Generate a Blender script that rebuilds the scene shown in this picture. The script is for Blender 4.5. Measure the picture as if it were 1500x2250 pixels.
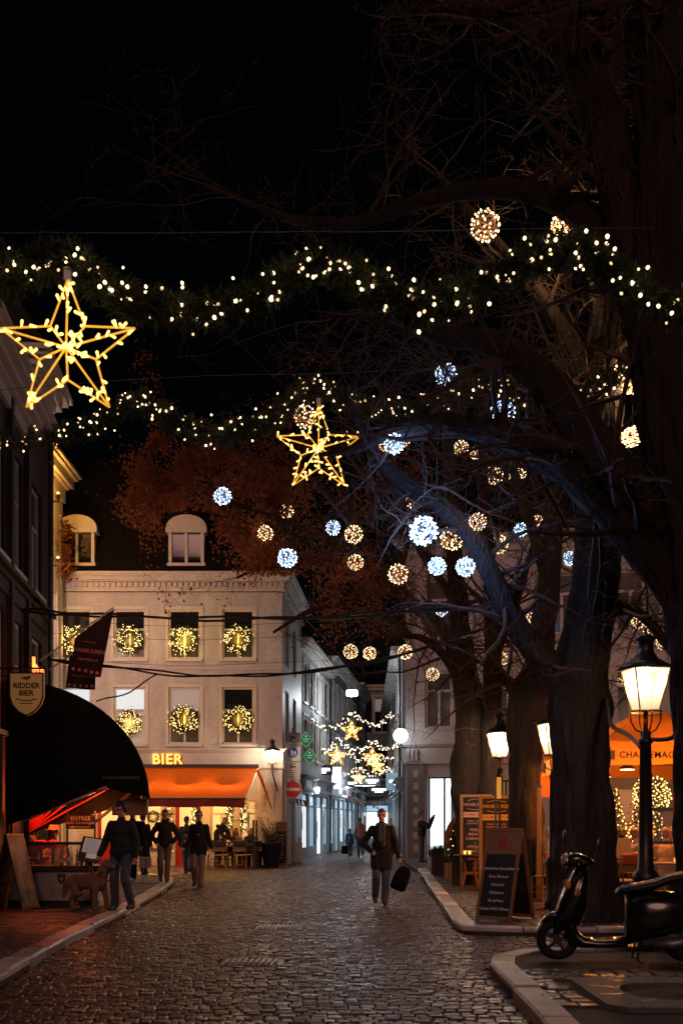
import bpy, math, random
from mathutils import Vector, Matrix, noise
R = math.radians
rng = random.Random(7)
for o in list(bpy.data.objects): bpy.data.objects.remove(o)
SC = bpy.context.scene
COL = SC.collection
# ------------------------------------------------------------------ camera, sky, night light, exposure
F, CX, HY, EYE = 2500.0, 750.0, 1806.0, 1.55      # focal length in photo pixels, horizon row, eye height
cam = bpy.data.cameras.new('camera'); cam.sensor_fit = 'HORIZONTAL'; cam.sensor_width = 24.0
cam.lens = 24.0 * F / 1500.0; cam.shift_y = (HY - 1125.0) / 1500.0; cam.clip_start = 0.1; cam.clip_end = 900
cam.dof.use_dof = True; cam.dof.focus_distance = 25.0; cam.dof.aperture_fstop = 2.8
CAM = bpy.data.objects.new('camera', cam); COL.objects.link(CAM)
CAM.location = (0, 0, EYE); CAM.rotation_euler = (R(90), 0, 0); SC.camera = CAM
W = bpy.data.worlds.new('World'); SC.world = W; W.use_nodes = True
SUN_EL, SUN_AZ = R(24), R(186)
sky = W.node_tree.nodes.new('ShaderNodeTexSky'); sky.sky_type = 'NISHITA'; sky.sun_disc = False
sky.sun_elevation = SUN_EL; sky.sun_rotation = SUN_AZ
bg = W.node_tree.nodes['Background']; W.node_tree.links.new(sky.outputs[0], bg.inputs[0]); bg.inputs[1].default_value = 0.00022
sl = bpy.data.lights.new('night_glow', 'SUN'); sl.energy = 0.42; sl.angle = R(22); sl.color = (1.0, 0.50, 0.40)
SUN = bpy.data.objects.new('night_glow', sl); COL.objects.link(SUN)
_d = Vector((math.sin(SUN_AZ) * math.cos(SUN_EL), math.cos(SUN_AZ) * math.cos(SUN_EL), math.sin(SUN_EL)))
SUN.rotation_euler = _d.to_track_quat('Z', 'Y').to_euler()
SC.render.engine = 'CYCLES'
SC.view_settings.view_transform = 'Standard'; SC.view_settings.look = 'None'; SC.view_settings.exposure = 0.0; SC.view_settings.gamma = 1.0
SC.cycles.use_denoising = True; SC.cycles.sample_clamp_indirect = 1.5; SC.cycles.sample_clamp_direct = 0
SC.cycles.max_bounces = 5; SC.cycles.diffuse_bounces = 2; SC.cycles.glossy_bounces = 3; SC.cycles.transparent_max_bounces = 12
SC.cycles.use_light_tree = True; SC.cycles.caustics_reflective = False; SC.cycles.caustics_refractive = False

def P(px, py, D): return Vector(((px - CX) / F * D, D, EYE + (HY - py) / F * D))
def GD(py): return EYE * F / (py - HY)
def G(px, py): D = GD(py); return Vector(((px - CX) / F * D, D, 0))

# ------------------------------------------------------------------ materials
MATS = {}
def M(name, col, col2=None, sc=8.0, rough=0.7, metal=0.0, bump=0.0, bsc=40.0, emis=None, es=0.0, transl=0.0, alpha=1.0, tex='noise', spec=0.5, stretch=None, coat=0.0, bdist=0.02):
    if name in MATS: return MATS[name]
    m = bpy.data.materials.new(name); m.use_nodes = True; MATS[name] = m
    nt = m.node_tree; N = nt.nodes; L = nt.links; b = N['Principled BSDF']
    b.inputs['Roughness'].default_value = rough; b.inputs['Metallic'].default_value = metal
    b.inputs['Specular IOR Level'].default_value = spec; b.inputs['Coat Weight'].default_value = coat
    tc = N.new('ShaderNodeTexCoord'); vec = tc.outputs['Object']
    if stretch:
        mp = N.new('ShaderNodeMapping'); mp.inputs['Scale'].default_value = stretch; L.new(vec, mp.inputs['Vector']); vec = mp.outputs[0]
    c4 = lambda c: (c[0], c[1], c[2], 1)
    b.inputs['Base Color'].default_value = c4(col)
    if col2 is not None:
        if tex == 'brick':
            t = N.new('ShaderNodeTexBrick'); t.inputs['Scale'].default_value = sc; t.inputs['Color1'].default_value = c4(col)
            t.inputs['Color2'].default_value = c4([0.5 * (p + q) for p, q in zip(col, col2)]); t.inputs['Mortar'].default_value = c4(col2)
            t.inputs['Brick Width'].default_value = 0.22; t.inputs['Row Height'].default_value = 0.066; t.inputs['Mortar Size'].default_value = 0.006
            sw = N.new('ShaderNodeMapping'); sw.inputs['Rotation'].default_value = (R(90), 0, 0); L.new(tc.outputs['Object'], sw.inputs[0])
            L.new(sw.outputs[0], t.inputs['Vector']); h = t.outputs['Fac']
            st = N.new('ShaderNodeTexNoise'); st.inputs['Scale'].default_value = 0.9; st.inputs['Detail'].default_value = 8; st.inputs['Roughness'].default_value = 0.7
            sm_ = N.new('ShaderNodeMapping'); sm_.inputs['Scale'].default_value = (1.6, 1, 0.5); L.new(tc.outputs['Object'], sm_.inputs[0]); L.new(sm_.outputs[0], st.inputs['Vector'])
            sr = N.new('ShaderNodeMapRange'); sr.inputs[1].default_value = 0.3; sr.inputs[2].default_value = 0.75; sr.inputs[3].default_value = 0.62; sr.inputs[4].default_value = 1.08; L.new(st.outputs['Fac'], sr.inputs[0])
            mu = N.new('ShaderNodeVectorMath'); mu.operation = 'SCALE'; L.new(t.outputs['Color'], mu.inputs[0]); L.new(sr.outputs[0], mu.inputs['Scale']); L.new(mu.outputs[0], b.inputs['Base Color'])
        else:
            t = N.new('ShaderNodeTexNoise'); t.inputs['Scale'].default_value = sc; t.inputs['Detail'].default_value = 6
            t.inputs['Roughness'].default_value = 0.65; L.new(vec, t.inputs['Vector'])
            r = N.new('ShaderNodeValToRGB'); r.color_ramp.elements[0].position = 0.32; r.color_ramp.elements[1].position = 0.7
            r.color_ramp.elements[0].color = c4(col); r.color_ramp.elements[1].color = c4(col2)
            L.new(t.outputs['Fac'], r.inputs['Fac']); L.new(r.outputs[0], b.inputs['Base Color'])
    if bump:
        bp = N.new('ShaderNodeBump'); bp.inputs['Strength'].default_value = bump; bp.inputs['Distance'].default_value = bdist
        if tex == 'brick' and col2 is not None:
            inv = N.new('ShaderNodeMath'); inv.operation = 'SUBTRACT'; inv.inputs[0].default_value = 1.0; L.new(h, inv.inputs[1]); L.new(inv.outputs[0], bp.inputs['Height'])
        else:
            n = N.new('ShaderNodeTexNoise'); n.inputs['Scale'].default_value = bsc; n.inputs['Detail'].default_value = 5; L.new(vec, n.inputs['Vector'])
            L.new(n.outputs['Fac'], bp.inputs['Height'])
        L.new(bp.outputs[0], b.inputs['Normal'])
    if emis is not None:
        b.inputs['Emission Color'].default_value = c4(emis); b.inputs['Emission Strength'].default_value = es
    out = N['Material Output']; sh = b.outputs[0]
    if transl:
        tr = N.new('ShaderNodeBsdfTranslucent'); tr.inputs[0].default_value = c4(col)
        mx = N.new('ShaderNodeMixShader'); mx.inputs[0].default_value = transl; L.new(sh, mx.inputs[1]); L.new(tr.outputs[0], mx.inputs[2]); sh = mx.outputs[0]
    if alpha < 1:
        tp = N.new('ShaderNodeBsdfTransparent'); mx = N.new('ShaderNodeMixShader'); mx.inputs[0].default_value = alpha
        L.new(tp.outputs[0], mx.inputs[1]); L.new(sh, mx.inputs[2]); sh = mx.outputs[0]
    L.new(sh, out.inputs['Surface'])
    return m
def E(name, col, s, sample=True):
    if name in MATS: return MATS[name]
    m = M(name, (0.6, 0.6, 0.6), rough=0.5, emis=col, es=s)
    if not sample: m.cycles.emission_sampling = 'NONE'
    return m

# surfaces
def stone_mat(name, a, b_, rough, island=True):
    m = M(name, a, b_, sc=3.0, rough=rough, bump=0.35, bsc=70)
    nt = m.node_tree; N = nt.nodes; L = nt.links; b = N['Principled BSDF']
    gi = N.new('ShaderNodeNewGeometry'); oi = N.new('ShaderNodeObjectInfo'); ad = N.new('ShaderNodeMath'); ad.operation = 'ADD'
    L.new(gi.outputs['Random Per Island'], ad.inputs[0]); L.new(oi.outputs['Random'], ad.inputs[1])
    fr = N.new('ShaderNodeMath'); fr.operation = 'FRACT'; L.new(ad.outputs[0], fr.inputs[0])
    hs = N.new('ShaderNodeHueSaturation'); mr = N.new('ShaderNodeMapRange'); mr.inputs[3].default_value = 0.55; mr.inputs[4].default_value = 1.5
    L.new(fr.outputs[0], mr.inputs[0]); L.new(mr.outputs[0], hs.inputs['Value'])
    src = b.inputs['Base Color'].links[0].from_socket; L.new(src, hs.inputs['Color']); L.new(hs.outputs[0], b.inputs['Base Color'])
    rr = N.new('ShaderNodeMapRange'); rr.inputs[3].default_value = rough - 0.14; rr.inputs[4].default_value = rough + 0.2
    L.new(fr.outputs[0], rr.inputs[0]); L.new(rr.outputs[0], b.inputs['Roughness'])
    return m
m_cob = stone_mat('cobble_stone', (0.050, 0.026, 0.018), (0.115, 0.064, 0.044), 0.38)
m_pav = stone_mat('clay_paver', (0.05, 0.034, 0.028), (0.095, 0.066, 0.052), 0.5)
m_kerb = stone_mat('kerb_granite', (0.32, 0.29, 0.26), (0.48, 0.44, 0.40), 0.4)
m_grnd = M('dark_joint_sand', (0.025, 0.022, 0.02), (0.05, 0.042, 0.036), sc=12, rough=0.85, bump=0.4)
m_asph = M('asphalt', (0.035, 0.033, 0.03), (0.06, 0.055, 0.048), sc=60, rough=0.8, bump=0.7, bsc=160)
m_wbrick = M('white_painted_brick', (0.76, 0.74, 0.73), (0.60, 0.58, 0.57), sc=1.0, rough=0.62, bump=0.5, tex='brick')
m_white = M('cream_paint', (0.72, 0.68, 0.62), (0.62, 0.57, 0.51), sc=3, rough=0.5, bump=0.08)
m_plast = M('pale_plaster', (0.68, 0.61, 0.59), (0.56, 0.50, 0.49), sc=1.6, rough=0.8, bump=0.15)
m_gplast = M('grey_plaster', (0.34, 0.33, 0.34), (0.25, 0.25, 0.26), sc=1.2, rough=0.8, bump=0.15)
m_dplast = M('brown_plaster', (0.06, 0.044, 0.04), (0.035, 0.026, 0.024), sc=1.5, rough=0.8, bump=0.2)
m_slate = M('roof_slate', (0.004, 0.004, 0.005), (0.010, 0.0095, 0.010), sc=9, rough=0.9, bump=0.4, bsc=14, spec=0.08)
m_lead = M('zinc_pipe', (0.30, 0.31, 0.34), (0.20, 0.21, 0.23), sc=6, rough=0.45, metal=0.7)
m_dark = M('dark_paint', (0.018, 0.018, 0.02), (0.03, 0.03, 0.032), sc=14, rough=0.5)
m_iron = M('black_iron', (0.012, 0.012, 0.013), (0.03, 0.027, 0.025), sc=30, rough=0.4, spec=0.6)
m_brass = M('brass', (0.45, 0.30, 0.10), (0.30, 0.19, 0.06), sc=20, rough=0.35, metal=0.9)
m_wood = M('warm_wood', (0.26, 0.13, 0.055), (0.15, 0.07, 0.03), sc=5, rough=0.5, bump=0.15, stretch=(6, 6, 1))
m_dwood = M('dark_wood', (0.075, 0.035, 0.018), (0.04, 0.018, 0.01), sc=5, rough=0.5, bump=0.15, stretch=(6, 6, 1))
m_rattan = M('rattan', (0.34, 0.17, 0.065), (0.20, 0.09, 0.035), sc=30, rough=0.5, bump=0.3, bsc=90)
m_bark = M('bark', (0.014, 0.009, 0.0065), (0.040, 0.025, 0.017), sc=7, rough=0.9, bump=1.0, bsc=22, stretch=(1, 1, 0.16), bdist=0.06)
m_twig = M('twig_bark', (0.05, 0.028, 0.02), (0.10, 0.06, 0.04), sc=6, rough=0.85)
m_leaf = M('autumn_leaf', (0.27, 0.085, 0.028), (0.10, 0.03, 0.015), sc=1.3, rough=0.6, transl=0.4)
m_needle = M('fir_needle', (0.010, 0.020, 0.008), (0.022, 0.034, 0.012), sc=3, rough=0.6)
m_green = M('shrub_leaf', (0.035, 0.06, 0.022), (0.07, 0.09, 0.035), sc=4, rough=0.55, transl=0.2)
m_red = M('red_paint', (0.42, 0.022, 0.012), (0.33, 0.016, 0.01), sc=6, rough=0.5)
m_glass = M('dark_window_glass', (0.012, 0.014, 0.017), rough=0.06, spec=0.9)
m_clear = M('clear_glass', (0.7, 0.7, 0.7), rough=0.05, alpha=0.12)
m_orange = M('orange_awning', (0.62, 0.15, 0.016), (0.52, 0.115, 0.012), sc=2, rough=0.8, transl=0.5, bump=0.15, bsc=6)
m_valance = M('dark_red_valance', (0.19, 0.014, 0.012), (0.14, 0.01, 0.01), sc=3, rough=0.8)
m_black = M('black_canvas', (0.0025, 0.0025, 0.003), (0.005, 0.005, 0.0055), sc=5, rough=0.9, bump=0.15, bsc=20, spec=0.2)
m_slatebd = M('chalkboard', (0.006, 0.006, 0.0065), (0.013, 0.0125, 0.0125), sc=7, rough=0.7)
m_chalk = M('chalk_lettering', (0.72, 0.68, 0.6), rough=0.9)
m_paper = M('printed_paper', (0.72, 0.70, 0.66), (0.6, 0.58, 0.55), sc=40, rough=0.7)
# light sources
m_lglass = M('lantern_glass', (0.30, 0.27, 0.22), rough=0.5, alpha=0.5, emis=(1.0, 0.74, 0.46), es=0.75); m_lglass.cycles.emission_sampling = 'NONE'
e_bulb = E('warm_bulb', (1.0, 0.68, 0.36), 4.5, False)
e_bulb2 = E('dim_bulb', (1.0, 0.58, 0.26), 1.8, False)
e_cool = E('cool_bulb', (0.58, 0.80, 1.0), 4.5, False)
e_gold = E('gold_bulb', (1.0, 0.62, 0.16), 2.3, False)
e_yel = E('yellow_bulb', (1.0, 0.70, 0.24), 2.2, False)
e_tube = M('gold_light_tube', (0.7, 0.4, 0.08), rough=0.4, emis=(1.0, 0.46, 0.04), es=0.8); e_tube.cycles.emission_sampling = 'NONE'
e_coolwin = E('cool_lit_shop_window', (0.74, 0.90, 1.0), 2.0)
e_cooldim = E('dim_cool_lit_window', (0.45, 0.74, 1.0), 0.55)
e_white = E('white_lit_sign', (0.9, 0.97, 1.0), 2.6)
e_globe = E('opal_globe', (0.85, 0.95, 1.0), 6.0)
e_warmwin = E('warm_lit_interior', (1.0, 0.58, 0.2), 0.75)
e_warmdim = E('dim_warm_interior', (1.0, 0.42, 0.14), 0.12)
e_teal = E('teal_sign_light', (0.02, 0.22, 0.36), 0.5)
e_neon = E('red_neon', (1.0, 0.12, 0.02), 5.0)
e_letter = E('yellow_letter_light', (1.0, 0.50, 0.05), 1.6)
e_candle = E('candle_flame', (1.0, 0.55, 0.14), 6.0)

# ------------------------------------------------------------------ mesh helpers
class MB:
    def __init__(s): s.v = []; s.f = []
    def add(s, vs, fs):
        o = len(s.v); s.v.extend(tuple(v) for v in vs); s.f.extend([tuple(i + o for i in f) for f in fs]); return s
    def box(s, x0, x1, y0, y1, z0, z1):
        return s.add([(x0, y0, z0), (x1, y0, z0), (x1, y1, z0), (x0, y1, z0), (x0, y0, z1), (x1, y0, z1), (x1, y1, z1), (x0, y1, z1)],
                     [(3, 2, 1, 0), (4, 5, 6, 7), (0, 1, 5, 4), (1, 2, 6, 5), (2, 3, 7, 6), (3, 0, 4, 7)])
    def obox(s, c, sz, rot=None):
        c = Vector(c); m = rot or Matrix.Identity(3); hx, hy, hz = sz[0] / 2, sz[1] / 2, sz[2] / 2
        vs = [c + m @ Vector(p) for p in [(-hx, -hy, -hz), (hx, -hy, -hz), (hx, hy, -hz), (-hx, hy, -hz), (-hx, -hy, hz), (hx, -hy, hz), (hx, hy, hz), (-hx, hy, hz)]]
        return s.add(vs, [(3, 2, 1, 0), (4, 5, 6, 7), (0, 1, 5, 4), (1, 2, 6, 5), (2, 3, 7, 6), (3, 0, 4, 7)])
    def bar(s, a, b, w, d=None):           # square bar between two points
        a = Vector(a); b = Vector(b); z = (b - a); ln = z.length; z.normalize()
        x = z.cross(Vector((0, 1, 0))); x = x if x.length > 1e-3 else Vector((1, 0, 0)); x.normalize(); y = z.cross(x)
        return s.obox((a + b) / 2, (w, d or w, ln), Matrix((x, y, z)).transposed())
    def quad(s, *p): return s.add(p, [tuple(range(len(p)))])
    def tube(s, pts, r, n=8, cap=True, jit=None):
        pts = [Vector(p) for p in pts]; m = len(pts); rr = r if hasattr(r, '__len__') else [r] * m
        vs = []; fs = []; up = None
        for i, p in enumerate(pts):
            t = (pts[min(i + 1, m - 1)] - pts[max(i - 1, 0)])
            t = t.normalized() if t.length > 1e-9 else Vector((0, 0, 1))
            if up is None:
                up = t.cross(Vector((0, 0, 1)) if abs(t.z) < 0.9 else Vector((0, 1, 0))).normalized()
            up = (up - t * up.dot(t)); up = up.normalized() if up.length > 1e-6 else t.orthogonal().normalized()
            w = t.cross(up)
            for k in range(n):
                a = 2 * math.pi * k / n; q = rr[i] * (jit(i, k, p) if jit else 1.0)
                vs.append(p + (up * math.cos(a) + w * math.sin(a)) * q)
        for i in range(m - 1):
            for k in range(n):
                k2 = (k + 1) % n; fs.append((i * n + k, i * n + k2, (i + 1) * n + k2, (i + 1) * n + k))
        if cap: fs.append(tuple(range(n - 1, -1, -1))); fs.append(tuple((m - 1) * n + k for k in range(n)))
        return s.add(vs, fs)
    def lathe(s, prof, n=16, c=(0, 0, 0), rot=None, sq=0.0):
        c = Vector(c); vs = []; fs = []
        for r_, z in prof:
            for k in range(n):
                a = 2 * math.pi * (k + 0.5) / n; p = Vector((r_ * math.cos(a), r_ * math.sin(a), z)); vs.append(c + (rot @ p if rot else p))
        for i in range(len(prof) - 1):
            for k in range(n):
                k2 = (k + 1) % n; fs.append((i * n + k, i * n + k2, (i + 1) * n + k2, (i + 1) * n + k))
        fs.append(tuple(range(n - 1, -1, -1))); fs.append(tuple((len(prof) - 1) * n + k for k in range(n)))
        return s.add(vs, fs)
    def ell(s, c, r, rot=None, u=10, v=7):
        c = Vector(c); r = r if hasattr(r, '__len__') else (r, r, r); vs = []; fs = []
        for j in range(1, v):
            t = math.pi * j / v
            for k in range(u):
                a = 2 * math.pi * k / u; p = Vector((r[0] * math.sin(t) * math.cos(a), r[1] * math.sin(t) * math.sin(a), -r[2] * math.cos(t)))
                vs.append(c + (rot @ p if rot else p))
        b0 = len(vs); q = Vector((0, 0, r[2])); q = rot @ q if rot else q; vs += [c - q, c + q]
        for j in range(v - 2):
            for k in range(u): k2 = (k + 1) % u; fs.append((j * u + k, j * u + k2, (j + 1) * u + k2, (j + 1) * u + k))
        for k in range(u): k2 = (k + 1) % u; fs.append((b0, k2, k)); fs.append((b0 + 1, (v - 2) * u + k, (v - 2) * u + k2))
        return s.add(vs, fs)
    def capsule(s, a, b, ra, rb, n=10):      # closed round cone
        a = Vector(a); b = Vector(b); d = (b - a); L_ = d.length; d = d.normalized() if L_ > 1e-6 else Vector((0, 0, 1))
        pts = []; rr = []
        for t in (0.02, 0.3, 0.62, 0.87): pts.append(a - d * ra * math.sqrt(1 - t * t)); rr.append(ra * t)
        pts.append(a); rr.append(ra); pts.append(b); rr.append(rb)
        for t in (0.87, 0.62, 0.3, 0.02): pts.append(b + d * rb * math.sqrt(1 - t * t)); rr.append(rb * t)
        return s.tube(pts, rr, n)
    def octa(s, c, r, l=None):
        x, y, z = c; l = l or r
        return s.add([(x + r, y, z), (x, y + r, z), (x - r, y, z), (x, y - r, z), (x, y, z + l), (x, y, z - l)],
                     [(0, 1, 4), (1, 2, 4), (2, 3, 4), (3, 0, 4), (1, 0, 5), (2, 1, 5), (3, 2, 5), (0, 3, 5)])
    def prism(s, poly, d0, d1, plane='xz'):   # polygon extruded through the third axis
        f = {'xz': lambda p, d: (p[0], d, p[1]), 'yz': lambda p, d: (d, p[0], p[1]), 'xy': lambda p, d: (p[0], p[1], d)}[plane]
        n = len(poly); vs = [f(p, d0) for p in poly] + [f(p, d1) for p in poly]
        return s.add(vs, [tuple(range(n - 1, -1, -1)), tuple(range(n, 2 * n))] + [(k, (k + 1) % n, (k + 1) % n + n, k + n) for k in range(n)])
    def build(s, name, mat, parent=None, smooth=False, w=False, bevel=0.0):
        me = bpy.data.meshes.new(name)
        v = s.v
        if w and parent is not None:
            lx, ly, lz = parent.location; v = [(a - lx, b - ly, c - lz) for a, b, c in v]
        me.from_pydata(v, [], s.f)
        if smooth: me.polygons.foreach_set('use_smooth', [True] * len(me.polygons))
        me.materials.append(mat); me.update()
        o = bpy.data.objects.new(name, me); COL.objects.link(o)
        if parent is not None: o.parent = parent
        if bevel:
            b = o.modifiers.new('edge', 'BEVEL'); b.width = bevel; b.segments = 2; b.limit_method = 'ANGLE'; b.angle_limit = R(40)
        return o
def tag(o, label, cat, group=None, kind=None):
    if label: o['label'] = label
    if cat: o['category'] = cat
    if group: o['group'] = group
    if kind: o['kind'] = kind
    return o
def thing(name, label, cat, loc=(0, 0, 0), rz=0.0, group=None):
    o = bpy.data.objects.new(name, None); o.empty_display_size = 0.1; COL.objects.link(o); o.location = loc; o.rotation_euler = (0, 0, rz)
    return tag(o, label, cat, group)
KIDS = {}
def dup(root, loc, rz, label, group=None):
    def cp(o, par):
        c = o.copy(); COL.objects.link(c); c.parent = par
        for ch in [k for k in ALLK.get(o.name, [])]: cp(ch, c)
        return c
    global ALLK
    ALLK = {}
    stack = [root]
    while stack:
        q = stack.pop(); ALLK[q.name] = list(q.children); stack += list(q.children)
    c = cp(root, None); c.location = loc; c.rotation_euler = (0, 0, rz); c['label'] = label
    if group: c['group'] = group
    return c
def lamp(name, loc, energy, col, r=0.05, parent=None, spot=None):
    l = bpy.data.lights.new(name, 'POINT'); l.energy = energy; l.color = col; l.shadow_soft_size = r
    o = bpy.data.objects.new(name, l); COL.objects.link(o); o.location = loc
    if parent is not None: o.parent = parent
    return o
def text(s, size, loc, mat, parent=None, rot=(R(90), 0, 0), sx=1.0, ext=0.003, align='CENTER', name='lettering', bold=0.0, space=1.0):
    c = bpy.data.curves.new(name, 'FONT'); c.body = s; c.size = size; c.align_x = align; c.align_y = 'CENTER'; c.extrude = ext; c.offset = bold
    c.space_character = space; c.resolution_u = 3; c.materials.append(mat)
    o = bpy.data.objects.new(name, c); COL.objects.link(o); o.location = loc; o.rotation_euler = rot; o.scale = (sx, 1, 1)
    if parent is not None: o.parent = parent
    return o
def spline(pts, k=6):                          # Catmull-Rom through tuples of any length
    out = []; n = len(pts)
    for i in range(n - 1):
        p0, p1, p2, p3 = pts[max(i - 1, 0)], pts[i], pts[i + 1], pts[min(i + 2, n - 1)]
        for j in range(k):
            t = j / k; out.append(tuple(0.5 * ((2 * b) + (-a + c) * t + (2 * a - 5 * b + 4 * c - d) * t * t + (-a + 3 * b - 3 * c + d) * t ** 3) for a, b, c, d in zip(p0, p1, p2, p3)))
    out.append(tuple(pts[-1])); return out
def inpoly(x, y, poly):
    c = False; j = len(poly) - 1
    for i in range(len(poly)):
        xi, yi = poly[i]; xj, yj = poly[j]
        if (yi > y) != (yj > y) and x < (xj - xi) * (y - yi) / (yj - yi) + xi: c = not c
        j = i
    return c
# ------------------------------------------------------------------ ground, road, pavements, kerbs
o = MB().box(-150, 150, -20, 320, -0.30, -0.045).build('ground', m_grnd); o['kind'] = 'structure'
LK = [(-3.02, 4), (-3.12, 8), (-3.2, 10.6), (-3.42, 13.9), (-3.5, 17.3), (-3.62, 20), (-3.72, 22.3), (-3.9, 25), (-4.05, 27.2), (-4.35, 29.4), (-4.9, 31.0), (-5.8, 32.2), (-7.2, 33.0), (-9.5, 33.6)]
LKs = [(a, b) for a, b in spline(LK, 6)]
RK = [(2.34, 35.0), (2.26, 32), (2.08, 28), (1.92, 24), (1.78, 20), (1.66, 17.2), (1.63, 16.1), (1.75, 15.62), (2.1, 15.45), (4, 15.42), (8, 15.42)]
RKs = spline(RK, 5)
IK = [(1.40, 4.0), (1.44, 7), (1.48, 9), (1.50, 11), (1.55, 11.9), (1.75, 12.55), (2.15, 12.95), (2.8, 13.15), (5, 13.2), (8, 13.2)]
IKs = spline(IK, 5)
left_poly = LKs + [(-14, 33.6), (-14, 4)]
right_poly = RKs + [(14, 15.42), (14, 46), (2.34, 46)]
isl_poly = IKs + [(9, 13.2), (9, 4)]
def stone(mb, cx, cy, w, d, z, rot=0.0, h=0.06, ch=0.010, lift=0.007, tilt=0.0):
    c, s_ = math.cos(rot), math.sin(rot); v = []
    for (k, zz) in ((1.0, -h), (1.0, -lift), (0.0, 0.0)):
        for sx, sy in ((-1, -1), (1, -1), (1, 1), (-1, 1)):
            x = sx * (w / 2 - (0 if k else ch)); y = sy * (d / 2 - (0 if k else ch))
            v.append((cx + x * c - y * s_, cy + x * s_ + y * c, z + zz + (tilt * x if zz > -h else 0)))
    mb.add(v, [(0, 1, 5, 4), (1, 2, 6, 5), (2, 3, 7, 6), (3, 0, 4, 7), (4, 5, 9, 8), (5, 6, 10, 9), (6, 7, 11, 10), (7, 4, 8, 11), (8, 9, 10, 11)])
def paving(parent, pname, inside, xr, yr, z, ws, d, gap, mat, nobj, arch=0.0, bumpz=0.012, yvis=9.0):
    rg = random.Random(len(pname) + int(yr[1])); items = []
    y = yr[0]; row = 0
    while y < yr[1]:
        dd = d * rg.uniform(0.9, 1.1); x = xr[0] + rg.uniform(0, 0.1)
        while x < xr[1]:
            wd = rg.choice(ws); xc = x + wd / 2; yc = y + dd / 2 + arch * (xc * xc) + 0.02 * math.sin(xc * 1.3 + row * 0.05)
            if inside(xc, yc): items.append((xc, yc, wd, dd, z + rg.uniform(-bumpz, bumpz * 0.6), rg.uniform(-0.035, 0.035), rg.uniform(-0.035, 0.035)))
            x += wd + gap * rg.uniform(0.7, 1.5)
        y += dd + gap * rg.uniform(0.7, 1.3); row += 1
    vis = [it for it in items if abs(it[0]) < it[1] * 0.31 and it[1] > 8.4]
    vis.sort(key=lambda it: it[1]); near = set(id(i) for i in vis[:nobj])
    protos = {}
    mb = MB()
    for it in items:
        if id(it) in near:
            key = round(it[2], 3)
            if key not in protos:
                t = MB(); stone(t, 0, 0, it[2] - 0.004, d, 0); ob = t.build(pname, mat, parent); protos[key] = ob
            else:
                ob = protos[key].copy(); COL.objects.link(ob)
            ob.location = (it[0], it[1], it[4]); ob.rotation_euler = (0, 0.6 * it[6], it[5])
        else: stone(mb, it[0], it[1], it[2], it[3], it[4], it[5], tilt=it[6])
    rest = mb.build(pname + '_surface', mat, parent); rest['kind'] = 'stuff'
road = MB().box(-30, 30, 2, 100, -0.044, -0.035).build('road', m_grnd); road['kind'] = 'structure'
def on_road(x, y): return not inpoly(x, y, left_poly) and not inpoly(x, y, right_poly) and not inpoly(x, y, isl_poly) and (y < 39.6 or -2.0 < x < 2.7) and y < 58
GUT = lambda x, y: min(math.hypot(x - a, y - b) for a, b in LKs + RKs + IKs)
drains = [G(613, 2038), G(555, 2115)]
paving(road, 'cobble', lambda x, y: on_road(x, y) and all(abs(x - g.x) > 0.36 or abs(y - g.y) > 0.27 for g in drains) and abs(x) < 0.34 * y + 1.5, (-10.5, 9), (6.6, 57.5), 0.0, (0.085, 0.10, 0.115, 0.13), 0.105, 0.013, m_cob, 300, arch=0.006, bumpz=0.009)
lp = MB().prism([(x, y) for x, y in left_poly], -0.30, 0.045, 'xy').build('pavement_left', m_grnd); lp['kind'] = 'structure'
def shrink_in(poly, pts, m): return lambda x, y: inpoly(x, y, poly) and min(abs(x - a) + abs(y - b) for a, b in pts) > m
paving(lp, 'paver', lambda x, y: inpoly(x, y, left_poly) and x < 0.35 * y and abs(x) < 0.36 * y + 1 and min((x - a) ** 2 + (y - b) ** 2 for a, b in LKs) > 0.10, (-9.5, -2.6), (6.6, 33.4), 0.085, (0.20, 0.21), 0.10, 0.008, m_pav, 300, bumpz=0.006)
rp = MB().prism([(x, y) for x, y in right_poly], -0.30, 0.045, 'xy').build('pavement_right', m_grnd); rp['kind'] = 'structure'
paving(rp, 'paver', lambda x, y: inpoly(x, y, right_poly) and abs(x) < 0.36 * y + 1 and min((x - a) ** 2 + (y - b) ** 2 for a, b in RKs) > 0.10, (1.6, 9.5), (15.5, 45.8), 0.085, (0.20, 0.21), 0.10, 0.008, m_pav, 300, bumpz=0.006)
ip = MB().prism([(x, y) for x, y in isl_poly], -0.30, 0.075, 'xy').build('pavement_corner', m_asph); ip['kind'] = 'structure'
GR = (2.08, 3.6, 8.75, 10.45)      # tree grate
paving(ip, 'sett', lambda x, y: inpoly(x, y, isl_poly) and x > 1.72 and 8.9 < y < 11.2 and not (GR[0] - 0.05 < x < GR[1] + 0.05 and GR[2] - 0.3 < y < GR[3] + 0.03), (1.6, 4.2), (8.8, 11.3), 0.10, (0.15, 0.17, 0.19), 0.15, 0.018, m_cob, 200, bumpz=0.008)
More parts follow.
